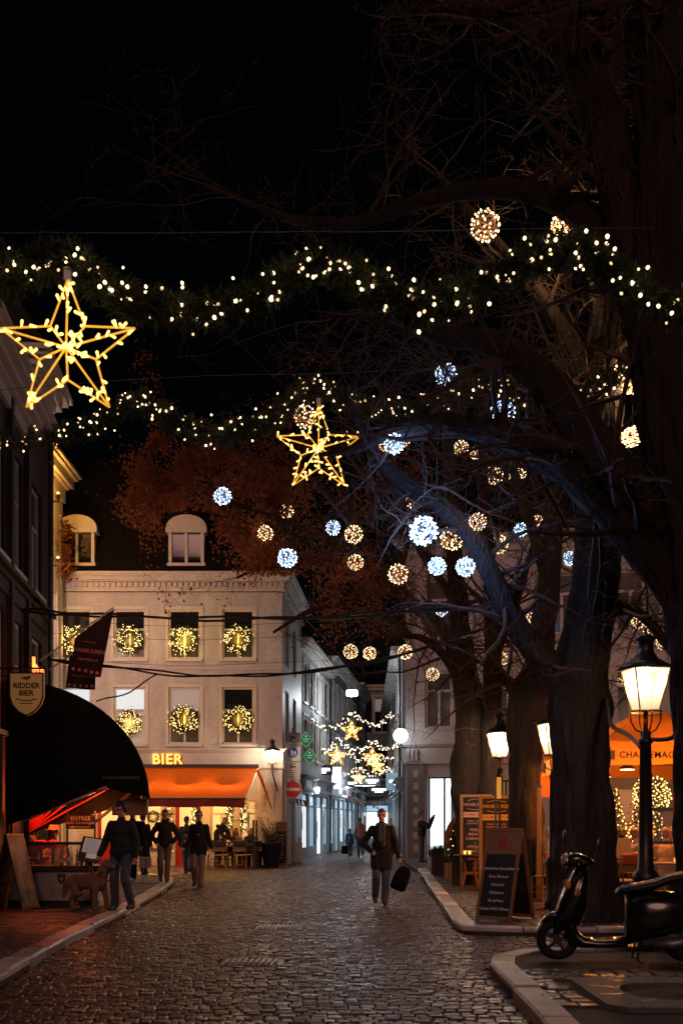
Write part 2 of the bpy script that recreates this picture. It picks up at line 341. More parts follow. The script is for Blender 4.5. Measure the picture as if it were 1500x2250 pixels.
def kerb(name, pts, width, top, L_, side):
    k = thing(name, None, None); k['kind'] = 'structure'
    # resample by length
    acc = 0.0; segs = []; cur = [Vector((pts[0][0], pts[0][1], 0))]; d0 = 0
    P_ = [Vector((a, b, 0)) for a, b in pts]; tot = sum((P_[i + 1] - P_[i]).length for i in range(len(P_) - 1))
    def at(t):
        for i in range(len(P_) - 1):
            l = (P_[i + 1] - P_[i]).length
            if t <= l: return P_[i].lerp(P_[i + 1], t / max(l, 1e-6)), (P_[i + 1] - P_[i]).normalized()
            t -= l
        return P_[-1], (P_[-1] - P_[-2]).normalized()
    t = 0.0
    while t < tot - 0.2:
        l = min(L_ * rng.uniform(0.85, 1.15), tot - t); a, ta = at(t + 0.012); b, tb = at(t + l - 0.012); t += l
        na = Vector((ta.y, -ta.x, 0)) * side; nb = Vector((tb.y, -tb.x, 0)) * side
        zz = top + rng.uniform(-0.012, 0.010); v = []
        for (off, z) in ((0, -0.2), (0, zz - 0.022), (0.022, zz), (width - 0.008, zz), (width, zz - 0.008), (width, -0.2)):
            v.append(a + na * off + Vector((0, 0, z)))
        for (off, z) in ((0, -0.2), (0, zz - 0.022), (0.022, zz), (width - 0.008, zz), (width, zz - 0.008), (width, -0.2)):
            v.append(b + nb * off + Vector((0, 0, z)))
        MB().add(v, [(i, (i + 1) % 6, (i + 1) % 6 + 6, i + 6) for i in range(6)] + [(5, 4, 3, 2, 1, 0), (6, 7, 8, 9, 10, 11)]).build('kerb_stone', m_kerb, k)
kerb('kerb_left', LKs, 0.26, 0.11, 0.95, -1)
kerb('kerb_right', RKs, 0.26, 0.11, 0.95, -1)
kerb('kerb_corner', IKs, 0.24, 0.12, 0.8, 1)
# drain grates and the tree grate
for g, lb in zip(drains, ('slotted iron road drain farther up the cobbled street', 'slotted iron road drain nearer the bottom of the picture')):
    t = thing('drain_grate', lb, 'drain', (g.x, g.y, 0.0))
    MB().box(-0.34, 0.34, -0.25, 0.25, -0.03, 0.0).build('frame', m_iron, t)
    for k in range(9): MB().box(-0.29 + k * 0.066, -0.255 + k * 0.066, -0.2, 0.2, 0.001, 0.022).build('bar', m_lead, t)
t = thing('tree_grate', 'square metal tree grate around a dark planting hole in the corner pavement', 'tree grate', ((GR[0] + GR[1]) / 2, (GR[2] + GR[3]) / 2, 0.1))
hx, hy = (GR[1] - GR[0]) / 2, (GR[3] - GR[2]) / 2
gm = M('grate_concrete', (0.16, 0.15, 0.135), (0.11, 0.10, 0.09), sc=14, rough=0.7, bump=0.3)
def ring(mb, ox, oy, ix, iy, z, n=32, r=0.25):
    vo = []; vi = []
    for k in range(n):
        a = 2 * math.pi * (k + 0.5) / n; c, s_ = math.cos(a), math.sin(a); q = max(abs(c), abs(s_))
        vo.append((ox * c / q, oy * s_ / q, z)); vi.append((ix * c / (q ** 0.35), iy * s_ / (q ** 0.35), z))
    mb.add(vo + vi + [(x, y, z - 0.05) for x, y, _ in vi] + [(x, y, z - 0.05) for x, y, _ in vo],
           [(k, (k + 1) % n, (k + 1) % n + n, k + n) for k in range(n)] + [(k + n, (k + 1) % n + n, (k + 1) % n + 2 * n, k + 2 * n) for k in range(n)] + [((k + 1) % n, k, k + 3 * n, (k + 1) % n + 3 * n) for k in range(n)])
mb = MB(); ring(mb, hx, hy, hx * 0.62, hy * 0.58, 0.02); mb.build('plate', gm, t)
for k in range(10):
    a = R(36 * k + 15); p0 = Vector((hx * 0.68 * math.cos(a), hy * 0.66 * math.sin(a), 0.022)); p1 = Vector((hx * 0.92 * math.cos(a), hy * 0.92 * math.sin(a), 0.022))
    MB().obox((p0 + p1) / 2, (0.26, 0.05, 0.005), Matrix.Rotation(a, 3, 'Z')).build('slot', m_iron, t)
MB().ell((0, 0, -0.03), (hx * 0.6, hy * 0.56, 0.04), u=20).build('soil', m_grnd, t)
lf = MB(); rl = random.Random(5)
for k in range(330):
    u = rl.random() * 0.75
    if u < 0.6: i = rl.randrange(len(LKs) - 30); x = LKs[i][0] + abs(rl.gauss(0, 0.22)) + 0.03; y = LKs[i][1] + rl.uniform(-.3, .3)
    else: x = rl.uniform(1.6, 3.5); y = rl.uniform(8.7, 12.4)
    a = rl.uniform(0, 6.3); s_ = rl.uniform(0.012, 0.026); z = 0.012 if u < 0.6 else 0.115
    lf.add([(x + s_ * math.cos(a), y + s_ * math.sin(a), z), (x + s_ * .5 * math.cos(a + 1.6), y + s_ * .5 * math.sin(a + 1.6), z + 0.012), (x - s_ * math.cos(a), y - s_ * math.sin(a), z + 0.004), (x + s_ * .5 * math.cos(a - 1.6), y + s_ * .5 * math.sin(a - 1.6), z)], [(0, 1, 2, 3)])
o = lf.build('fallen_leaves', m_leaf); tag(o, 'small dry leaves fallen along the kerb', 'leaves', None, 'stuff')

# ------------------------------------------------------------------ buildings
def wall(root, name, Wd, z0, z1, holes, mat, depth=0.2, x0=0.0, y=0.0):
    mb = MB(); xs = sorted(set([x0, Wd] + [h[0] for h in holes] + [h[1] for h in holes])); zs = sorted(set([z0, z1] + [h[2] for h in holes] + [h[3] for h in holes]))
    for i in range(len(xs) - 1):
        for j in range(len(zs) - 1):
            cx, cz = (xs[i] + xs[i + 1]) / 2, (zs[j] + zs[j + 1]) / 2
            if any(h[0] < cx < h[1] and h[2] < cz < h[3] for h in holes): continue
            mb.quad((xs[i], y, zs[j]), (xs[i + 1], y, zs[j]), (xs[i + 1], y, zs[j + 1]), (xs[i], y, zs[j + 1]))
    for a, b, c, d in holes:
        q = y + depth
        mb.quad((a, y, c), (a, y, d), (a, q, d), (a, q, c)); mb.quad((b, y, c), (b, q, c), (b, q, d), (b, y, d))
        mb.quad((a, y, d), (b, y, d), (b, q, d), (a, q, d)); mb.quad((a, y, c), (a, q, c), (b, q, c), (b, y, c))
    return mb.build(name, mat, root)
def window(root, x0, x1, z0, z1, fm, panes, y=0.12, fw=0.07, trans=0.62, mull=True, sill=True, sm=None):
    """frame mesh with a transom at trans of the height, one mullion below; panes = materials (top, left, right)"""
    zt = z0 + (z1 - z0) * trans; xm = (x0 + x1) / 2; mb = MB()
    mb.box(x0, x0 + fw, y - 0.05, y + 0.04, z0, z1); mb.box(x1 - fw, x1, y - 0.05, y + 0.04, z0, z1)
    mb.box(x0 + fw, x1 - fw, y - 0.05, y + 0.04, z0, z0 + fw); mb.box(x0 + fw, x1 - fw, y - 0.05, y + 0.04, z1 - fw, z1)
    mb.box(x0 + fw, x1 - fw, y - 0.06, y + 0.04, zt - fw / 2, zt + fw / 2)
    if mull: mb.box(xm - fw / 2, xm + fw / 2, y - 0.045, y + 0.035, z0 + fw, zt - fw / 2)
    w = mb.build('window', fm, root)
    def pane(a, b, c, d, m): MB().box(a, b, y, y + 0.012, c, d).build('pane', m, w)
    pane(x0 + fw, x1 - fw, zt + fw / 2, z1 - fw, panes[0])
    if mull: pane(x0 + fw, xm - fw / 2, z0 + fw, zt - fw / 2, panes[1]); pane(xm + fw / 2, x1 - fw, z0 + fw, zt - fw / 2, panes[2])
    else: pane(x0 + fw, x1 - fw, z0 + fw, zt - fw / 2, panes[1])
    if sill: MB().box(x0 - 0.08, x1 + 0.08, -0.09, y - 0.05, z0 - 0.09, z0 - 0.002).build('sill', sm or fm, w)
    return w
def cornice(root, x0, x1, z, steps, mat, name='cornice', y=0.0):
    """steps: (height, projection) stacked downward from z"""
    mb = MB(); zz = z
    for h, p in steps: mb.box(x0 - p, x1 + p, y - p, y + 0.02, zz - h, zz - 0.002); zz -= h
    return mb.build(name, mat, root)

# white painted brick corner house with the beer cafe
WB = thing('white_house', 'white painted brick corner house with wreaths in its windows and dormers in a slate roof', 'house', (-10.6, 40.0, 0))
k40 = 62.5
wx = [((px - CX) / k40 + 10.6) for px in (165, 285, 405, 523)]
holes = []; WINW = 0.56
for c in wx: holes += [(c - WINW, c + WINW, 7.28, 9.02), (c - WINW, c + WINW, 4.28, 6.28)]
groundh = [(2.0, 3.0, 0.0, 2.25), (3.3, 4.3, 0.7, 2.3), (4.75, 5.65, 0.0, 2.3), (6.0, 6.75, 0.75, 2.3), (7.05, 7.6, 0.75, 2.3)]
wall(WB, 'wall', 8.52, 0, 9.62, holes + groundh, m_wbrick, depth=0.22)
m_up = M('net_curtain_dark', (0.10, 0.085, 0.07), (0.05, 0.042, 0.035), sc=2, rough=0.3, stretch=(12, 1, 1))
e_office = E('lit_office_ceiling', (0.66, 0.92, 1.0), 0.62); e_office2 = E('dim_office_window', (0.55, 0.68, 0.72), 0.10)
for i, c in enumerate(wx):
    w = window(WB, c - WINW, c + WINW, 7.28, 9.02, m_white, (m_glass, m_up, m_up), trans=0.60)
    top, low = [(e_office, e_office2), (e_office, e_office2), (e_office2, m_up), (m_glass, m_up)][i]
    window(WB, c - WINW, c + WINW, 4.28, 6.28, m_white, (top, low, low), trans=0.60)
    for z0, z1 in ((7.28, 9.02), (4.28, 6.28)):      # raised surround
        mb = MB(); mb.box(c - WINW - 0.1, c - WINW - 0.004, -0.03, 0.01, z0, z1 + 0.1); mb.box(c + WINW + 0.004, c + WINW + 0.1, -0.03, 0.01, z0, z1 + 0.1); mb.box(c - WINW, c + WINW, -0.03, 0.01, z1 + 0.004, z1 + 0.1)
        mb.build('window_surround', m_white, WB)
cornice(WB, 0, 8.52, 10.28, [(0.07, 0.42), (0.06, 0.36), (0.12, 0.26), (0.05, 0.16), (0.26, 0.06), (0.07, 0.12)], m_white)
for k in range(42):
    x = 0.25 + k * 0.195; MB().box(x, x + 0.09, -0.16, -0.062, 9.80, 9.93).build('dentil', m_white, WB)
cornice(WB, 0, 8.52, 7.06, [(0.05, 0.07), (0.10, 0.03)], m_white, 'belt_course')
cornice(WB, 0, 8.52, 4.12, [(0.06, 0.14), (0.07, 0.08), (0.50, 0.03), (0.07, 0.07)], m_white, 'shop_fascia')
t = text('BIER', 0.50, (-10.6 + 10.6 + (368 - CX) / k40 + 10.6, -0.09, 3.73), e_letter, WB, ext=0.04, bold=0.012, space=1.12, name='lettering')
text('BIER', 0.50, ((368 - CX) / k40 + 10.6 + 0.03, -0.042, 3.70), m_red, WB, ext=0.012, bold=0.03, space=1.12, name='letter_backing')
# ground floor glazing
for a, b, c, d in groundh:
    if c == 0.0:
        dr = MB().box(a, b, 0.16, 0.2, 0.0, d).build('door', m_red, WB); MB().box(a + 0.14, b - 0.14, 0.145, 0.158, 0.8, d - 0.2).build('pane', e_warmwin, dr); MB().box(b - 0.1, b - 0.06, 0.09, 0.158, 1.0, 1.15).build('handle', m_brass, dr)
    else: window(WB, a, b, c, d, m_white, (e_warmwin, e_warmwin, e_warmwin), trans=0.7)
# side wall along the alley, going back from the corner
ang = math.atan2(7.0, 0.42)
SIDE = bpy.data.objects.new('side_wall_frame', None); 
def oriented(parent, loc, rz):
    e = bpy.data.objects.new('side_elevation', None); COL.objects.link(e); e.parent = parent; e.location = loc; e.rotation_euler = (0, 0, rz); return e
SIDE = oriented(WB, (8.522, 0.0, 0), ang)
sh = [(1.0, 2.2, 7.2, 9.0), (3.6, 4.8, 7.2, 9.0), (1.0, 2.2, 4.2, 6.3), (3.6, 4.8, 4.2, 6.3)]
wall(SIDE, 'wall', 7.0, 0, 9.62, sh, m_white)
for h in sh: MB().box(h[0], h[1], 0.12, 0.15, h[2], h[3]).build('pane', m_glass, SIDE)
cornice(SIDE, 0.45, 7.0, 10.28, [(0.07, 0.42), (0.06, 0.36), (0.12, 0.26), (0.05, 0.16), (0.26, 0.06), (0.07, 0.12)], m_white)
for k in range(9): MB().box(0.4 + k * 0.4, 0.56 + k * 0.4, -0.10, -0.005, 0.0, 3.4).build('pilaster_strip', m_white, SIDE)
# slate mansard and dormers
rf = MB().prism([(-0.2, 10.285), (1.6, 14.8), (6.4, 15.2), (7.0, 15.2), (7.0, 10.285)], -0.25, 8.7, 'yz').build('roof', m_slate, WB)
for k in range(9):
    z = 10.8 + k * 0.45; yb = -0.2 + (z - 10.285) * 1.8 / 4.515; MB().box(-0.25, 8.7, yb - 0.015, yb + 0.02, z, z + 0.05).build('slate_course', m_slate, rf)
for px in (170, 410):
    cx = (px - CX) / k40 + 10.6; d = MB(); z0 = 10.55; hw = 0.62
    d.box(cx - hw, cx - hw + 0.11, -0.12, 0.9, z0, z0 + 1.15); d.box(cx + hw - 0.11, cx + hw, -0.12, 0.9, z0, z0 + 1.15); d.box(cx - 0.05, cx + 0.05, -0.11, 0.02, z0 + 0.08, z0 + 1.13)
    d.box(cx - hw - 0.05, cx + hw + 0.05, -0.14, 0.9, z0 - 0.02, z0 + 0.08); d.box(cx - hw - 0.1, cx + hw + 0.1, -0.18, 1.1, z0 + 1.15, z0 + 1.32)
    arc = [(cx - hw - 0.1, z0 + 1.325)] + [(cx - (hw + 0.08) * math.cos(R(a)), z0 + 1.33 + 0.44 * math.sin(R(a))) for a in range(5, 180, 10)] + [(cx + hw + 0.1, z0 + 1.325)]
    d.prism(arc, -0.16, 1.4)
    dm = d.build('dormer', m_white, rf)
    for s_ in (-1, 1): MB().box(cx + (0.05 if s_ > 0 else -hw + 0.11), cx + (hw - 0.11 if s_ > 0 else -0.05), 0.0, 0.02, z0 + 0.08, z0 + 1.15).build('pane', m_glass, dm)
# orange awning over the terrace
AW = thing('orange_awning', 'orange canvas awning with a dark red valance over the cafe terrace', 'awning', (0, 40, 0))
ax0, ax1 = -9.2, -2.95
nseg = 24; mb = MB(); vs = []; fs = []
for i in range(nseg + 1):
    x = ax0 + (ax1 - ax0) * i / nseg
    for j in range(5):
        tt = j / 4; sag = 0.05 * math.sin(math.pi * tt) * (0.6 + 0.4 * math.cos(i * 1.05)); vs.append((x - 0.22 * tt * (i / nseg), -0.06 - 2.55 * tt, 3.46 - 1.17 * tt - sag))
for i in range(nseg):
    for j in range(4): fs.append((i * 5 + j, i * 5 + j + 1, i * 5 + j + 6, i * 5 + j + 5))
mb.add(vs, fs); mb.build('canvas', m_orange, AW, smooth=True)
mb = MB(); vs = []; fs = []
for i in range(61):
    x = ax0 + (ax1 - 0.22 - ax0) * i / 60; y = -2.62 + 0.012 * math.sin(i * 0.9); vs += [(x, y, 2.29), (x, y + 0.02 * math.sin(i * 0.5), 2.03 - 0.015 * math.sin(i * 0.35))]
for i in range(60): fs.append((2 * i, 2 * i + 1, 2 * i + 3, 2 * i + 2))
mb.add(vs, fs); mb.build('valance', m_valance, AW, smooth=True)
MB().tube([(ax0, -2.6, 2.30), (ax1 - 0.2, -2.6, 2.30)], 0.035).build('front_bar', m_dark, AW)
MB().box(ax0, ax1 + 0.05, -0.20, -0.075, 3.45, 3.56).build('cassette', m_dark, AW)
MB().quad((ax1 + 0.02, -0.08, 3.42), (ax1 - 0.2, -2.6, 2.28), (ax1 - 0.18, -2.6, 1.98), (ax1 + 0.02, -0.08, 1.98)).build('side_screen', M('clear_plastic', (0.8, 0.78, 0.74), rough=0.15, alpha=0.35), AW)
MB().tube([(ax1 + 0.03, -0.06, 3.44), (ax1 - 0.19, -2.6, 2.30)], 0.03).build('arm', m_white, AW)
MB().tube([(ax1 + 0.5, -0.06, 2.0), (ax1 + 0.05, -0.5, 3.35)], [0.02, 0.06]).build('side_curtain', m_orange, AW)
for i, x in enumerate((-8.6, -6.9, -5.3, -3.9)):
    mb = MB(); mb.tube([(x, -1.2, 2.9), (x, -1.2, 2.62)], 0.008, 6); mb.lathe([(0.02, 2.62), (0.11, 2.52), (0.115, 2.5)], 12, (x, -1.2, 0)); mb.build('pendant_lamp', m_dark, AW)
    MB().ell((x, -1.2, 2.48), 0.05).build('bulb', e_candle, AW)
    lamp('pendant_light', (x, -1.2, 2.40), 85, (1.0, 0.44, 0.10), 0.06, AW)
# wreaths in the windows
def wreath(loc, r, label, seed, lit=True, glow=20.0, group='lit window wreaths'):
    rg = random.Random(seed); t = thing('wreath', label, 'wreath', loc, 0, group if lit else None); mb = MB()
    for k in range(800):
        a = rg.uniform(0, 6.283); rr = r * .92 + rg.gauss(0, r * 0.21); b = rg.uniform(0, 6.28); ln = r * 0.28
        c = Vector((rr * math.cos(a), rg.uniform(-0.07, 0.05), rr * math.sin(a))); d = Vector((math.cos(a + b * 0.4), rg.uniform(-0.8, 0.5), math.sin(a + b * 0.4))).normalized() * ln; e = d.cross(Vector((rg.random(), rg.random(), rg.random()))).normalized() * r * 0.045
        mb.add([c - d * .5 - e, c - d * .5 + e, c + d * .5], [(0, 1, 2)])
    mb.build('fir_ring', m_needle, t)
    MB().tube([(r * math.cos(R(a)), 0, r * math.sin(R(a))) for a in range(0, 361, 15)], r * 0.09, 6).build('wire_ring', m_dark, t)
    if lit:
        mb = MB()
        for k in range(112):
            a = rg.uniform(0, 6.283); rr = r * .94 + rg.gauss(0, r * 0.23); mb.octa((rr * math.cos(a), -0.08 - rg.random() * 0.04, rr * math.sin(a)), 0.021)
        ob = mb.build('fairy_bulbs', e_yel, t); ob['kind'] = 'stuff'
        lamp('wreath_glow', (0, -0.12, 0), glow, (1.0, 0.56, 0.08), 0.3, t)
    return t
WN = ['leftmost window, half hidden by the flags', 'second window from the left', 'third window from the left', 'fourth window, nearest the alley corner']
for i, c in enumerate(wx):
    wreath((c - 10.6 - 0.02, 39.93, 7.92 + (0.02 if i % 2 else 0)), 0.39, 'lit wreath in the upper row, ' + WN[i], 10 + i, glow=(40, 18, 60, 24)[i])
    if i: wreath((c - 10.6, 39.93, 5.15 if i > 1 else 5.02), 0.40 if i > 1 else 0.36, 'lit wreath in the lower row, ' + WN[i], 20 + i)
wreath(((335 - CX) / 62.9, 39.86, 1.72), 0.19, 'small dark unlit wreath on the cream wall under the orange awning', 31, lit=False)
# light garlands beside the cafe windows
def light_swag(loc, h, label, seed, w=0.10):
    rg = random.Random(seed); t = thing('lit_swag', label, 'light garland', loc, 0, 'vertical light garlands at the cafe windows'); mb = MB()
    for k in range(260):
        z = rg.uniform(0, h); a = rg.uniform(0, 6.28); c = Vector((rg.gauss(0, w * .6), rg.gauss(0, 0.03), z)); d = Vector((math.cos(a), -0.4, math.sin(a))) * 0.09
        mb.add([c - d + Vector((0, 0, 0.012)), c - d - Vector((0, 0, 0.012)), c + d], [(0, 1, 2)])
    mb.build('fir_rope', m_needle, t); mb = MB()
    for k in range(34): mb.octa((rg.gauss(0, w * .6), -0.09, rg.uniform(0, h)), 0.026)
    ob = mb.build('fairy_bulbs', e_yel, t); ob['kind'] = 'stuff'
for px, z0, h, lb in ((370, 0.5, 2.3, 'lit fir garland beside the unlit wreath under the awning'), (428, 1.5, 0.8, 'short lit fir garland behind the walking man in the dark coat'), (503, 1.25, 0.95, 'lit fir garland between the standing grey haired man and the seated women'), (535, 1.2, 1.0, 'brightest lit fir garland by the last cafe window')):
    light_swag(((px - CX) / 62.9, 39.80, z0), h, lb, px)

# dark townhouse on the left, its lower neighbour and the warm lit one behind
def townhouse(name, label, loc, rz, Wd, Hh, mat, rows, cols, fm, corn, ww=0.55, gm_=None, depth=9.0, roofh=2.5):
    t = thing(name, label, 'house', loc, rz); holes = []
    for (z0, z1) in rows:
        for c in cols: holes.append((c - ww, c + ww, z0, z1))
    wall(t, 'wall', Wd, 0, Hh, holes, mat)
    MB().quad((Wd, 0, 0), (Wd, depth, 0), (Wd, depth, Hh), (Wd, 0, Hh)).build('end_wall', mat, t); MB().quad((0, 0, 0), (0, 0, Hh), (0, depth, Hh), (0, depth, 0)).build('end_wall', mat, t)
    for h in holes:
        window(t, h[0], h[1], h[2], h[3], fm, gm_ or (m_glass, m_glass, m_glass), sm=fm)
    cornice(t, 0, Wd, Hh + 0.25, corn, fm)
    MB().prism([(-0.1, Hh + 0.26), (depth * 0.4, Hh + roofh), (depth, Hh + roofh), (depth, Hh + 0.26)], -0.1, Wd + 0.1, 'yz').build('roof', m_slate, t)
    return t
CORN = [(0.10, 0.50), (0.08, 0.42), (0.14, 0.30), (0.07, 0.18), (0.22, 0.08)]
a1 = R(90) + math.atan(0.092)
def LX(D): return -4.0 - 0.092 * D
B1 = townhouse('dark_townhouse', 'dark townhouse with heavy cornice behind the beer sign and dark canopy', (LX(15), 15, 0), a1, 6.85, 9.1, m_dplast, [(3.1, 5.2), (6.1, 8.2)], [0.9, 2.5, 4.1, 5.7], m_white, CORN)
for x in (0.05, 1.6, 3.2, 4.8, 6.4): MB().box(x, x + 0.22, -0.10, -0.003, 0.0, 9.0).build('pilaster', m_dplast, B1)
cornice(B1, 0, 6.85, 5.9, [(0.08, 0.2), (0.1, 0.1), (0.25, 0.05)], m_dplast, 'belt_course')
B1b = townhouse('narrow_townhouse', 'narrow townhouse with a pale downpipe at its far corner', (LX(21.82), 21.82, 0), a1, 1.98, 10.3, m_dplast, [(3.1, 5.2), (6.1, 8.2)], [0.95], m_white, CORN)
cornice(B1b, 0, 1.98, 5.9, [(0.08, 0.2), (0.1, 0.1), (0.25, 0.05)], m_dplast, 'belt_course')
MB().tube([(1.93, -0.12, 0), (1.93, -0.12, 10.0)], 0.055, 10).build('downpipe', m_lead, B1b, smooth=True)
for z in (1, 3, 5, 7, 9): MB().tube([(1.93, -0.12, z), (1.93, -0.12, z + 0.06)], 0.07, 10).build('pipe_bracket', m_lead, B1b)
B2 = townhouse('tall_townhouse', 'tall townhouse whose corner cornice glows amber beside the white house', (-9.72, 24.2, 0), R(90), 15.5, 13.5, m_plast, [(4, 6), (7.4, 9.4)], [12.2, 14.2], m_white, [(0.10, 0.55), (0.10, 0.45), (0.3, 0.32), (0.07, 0.2), (0.5, 0.08)])
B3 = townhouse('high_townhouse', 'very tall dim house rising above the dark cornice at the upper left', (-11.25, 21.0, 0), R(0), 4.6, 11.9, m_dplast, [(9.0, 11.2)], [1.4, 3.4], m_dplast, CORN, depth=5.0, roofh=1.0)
MB().tube([(14.6, -0.13, 0), (14.6, -0.13, 12)], 0.05, 8).build('downpipe', m_lead, B2)
for z, pw in ((12.0, 130), (9.9, 60)):
    mb = MB(); mb.obox((12.9, -0.34, z), (0.12, 0.34, 0.05)); mb.lathe([(0.03, 0.02), (0.08, 0.10), (0.07, 0.22), (0.02, 0.24)], 10, (12.9, -0.48, z)); mb.build('wall_uplight', m_brass, B2)
    MB().ell((12.9, -0.48, z + 0.27), 0.05).build('bulb', e_gold, B2); lamp('uplight', (13.1, -0.45, z + 0.38), pw, (1.0, 0.44, 0.06), 0.05, B2)
for x, z, pw in ((7.6, 5.2, 800), (10.4, 8.4, 800)):      # added wall lanterns, out of sight, put in to light the white facade
    mb = MB(); mb.tube([(x, 0, z), (x, -0.35, z + 0.12), (x, -0.62, z)], 0.022, 8); mb.build('added_lantern_bracket', m_iron, B2); mb = MB(); mb.lathe([(0.24, z - 0.12), (0.26, z - 0.1), (0.05, z + 0.06)], 12, (x, -0.62, 0)); mb.build('added_lantern_hood', m_iron, B2)
    MB().lathe([(0.11, z - 0.45), (0.19, z - 0.125)], 8, (x, -0.62, 0)).build('lantern_glass', m_lglass, B2); lamp('added_lantern_light', (x, -0.62, z - 0.28), pw, (1.0, 0.59, 0.47), 0.1, B2)
mb = MB(); rg = random.Random(3)
for k in range(900):
    z = rg.uniform(9.9, 11.9); c = Vector((14.9 + rg.gauss(0, 0.25), -0.25 + rg.gauss(0, 0.12), z)); a = rg.uniform(0, 6.3); d = Vector((math.cos(a), math.sin(a), -0.6)) * rg.uniform(0.06, 0.18); e = Vector((0, 0.03, 0.02))
    mb.add([c - e, c + d, c + e], [(0, 1, 2)])
o = mb.build('dried_flower_garland', m_leaf, B2)

# right hand corner house: pale plaster, angled
rdir = Vector((10.4, -9.5, 0)); rA = math.atan2(-9.5, 10.4)
RB = thing('corner_house', 'pale plaster corner house with banded pillars and a bright shop doorway', 'house', (2.58, 46.0, 0), R(-14))
hs = []
rc = [1.35, 3.6, 6.2, 8.8, 11.4, 14.0]
for c in rc: hs += [(c - 0.55, c + 0.55, 5.3, 7.6), (c - 0.55, c + 0.55, 8.9, 11.3)]
gh = [(0.92, 1.9, 0.12, 3.35), (3.0, 4.6, 0.3, 3.2), (5.8, 7.6, 0.3, 3.2), (9.0, 10.6, 0.3, 3.2)]
wall(RB, 'wall', 15.5, 0, 12.6, hs + gh, m_plast, depth=0.28)
MB().quad((0, 0, 0), (0, 0, 12.6), (0.9, 34, 12.6), (0.9, 34, 0)).build('side_wall', m_plast, RB)
for i, h in enumerate(hs):
    gp = M('grey_window_pane', (0.16, 0.16, 0.17), (0.08, 0.08, 0.09), sc=1.5, rough=0.15, spec=0.7); window(RB, h[0], h[1], h[2], h[3], m_white, (gp, gp, gp), y=0.2, trans=0.66, sm=m_plast, fw=0.10)
    if h[0] > 9 or (h[0] > 5 and h[2] > 8):
        for sx in (h[0] - 0.5, h[1] + 0.02):
            sh_ = MB().box(sx, sx + 0.48, -0.05, -0.02, h[2], h[3]).build('shutter', m_gplast, RB)
            for q in range(14): z = h[2] + 0.1 + q * (h[3] - h[2] - 0.2) / 14; MB().obox((sx + 0.24, -0.06, z), (0.4, 0.012, 0.10), Matrix.Rotation(R(30), 3, 'X')).build('slat', m_gplast, sh_)
cornice(RB, 0, 15.5, 12.9, CORN, m_plast)
cornice(RB, 0, 15.5, 8.3, [(0.06, 0.12), (0.1, 0.06)], m_plast, 'belt_course')
cornice(RB, 0, 15.5, 4.72, [(0.08, 0.26), (0.07, 0.2), (0.62, 0.10), (0.08, 0.16)], m_plast, 'shop_fascia')
for x in (0.12, 0.28, 0.44): MB().box(x, x + 0.09, -0.22, -0.105, 3.98, 4.45).build('bracket', m_plast, RB)
for x in (0.0, 1.98): 
    pl = MB().box(x + 0.1, x + 0.82, -0.12, -0.004, 0, 3.85).build('pillar', m_gplast, RB)
    for k in range(7): MB().box(x + 0.35, x + 0.55, -0.135, -0.122, 0.35 + k * 0.5, 0.62 + k * 0.5).build('inlay', m_white, pl)
for i, (a, b, c, d) in enumerate(gh):
    dr = MB(); dr.box(a, a + 0.07, 0.15, 0.22, c, d); dr.box(b - 0.07, b, 0.15, 0.22, c, d); dr.box(a + 0.07, b - 0.07, 0.15, 0.22, d - 0.07, d); dr.box(a + 0.62 * (b - a), a + 0.62 * (b - a) + 0.08, 0.15, 0.22, c, d - 0.07)
    q = dr.build('door' if i == 0 else 'shop_window', m_dark, RB)
    mm = e_coolwin if i == 0 else e_warmdim
    MB().box(a + 0.07, a + 0.62 * (b - a), 0.18, 0.2, c, d - 0.07).build('pane', mm, q); MB().box(a + 0.62 * (b - a) + 0.08, b - 0.07, 0.18, 0.2, c, d - 0.07).build('pane', mm, q)
# the opal globe lamp on the corner
t = thing('globe_lamp', 'round opal globe lamp glowing on the corner of the pale house', 'lamp', P(880, 1617, 45.2))
MB().ell((0, 0, 0), 0.29, u=20, v=14).build('globe', e_globe, t, smooth=True); MB().tube([(0, 0, -0.28), (0.05, 0.25, -0.42), (0.22, 0.75, -0.42)], 0.03).build('bracket', m_dark, t)

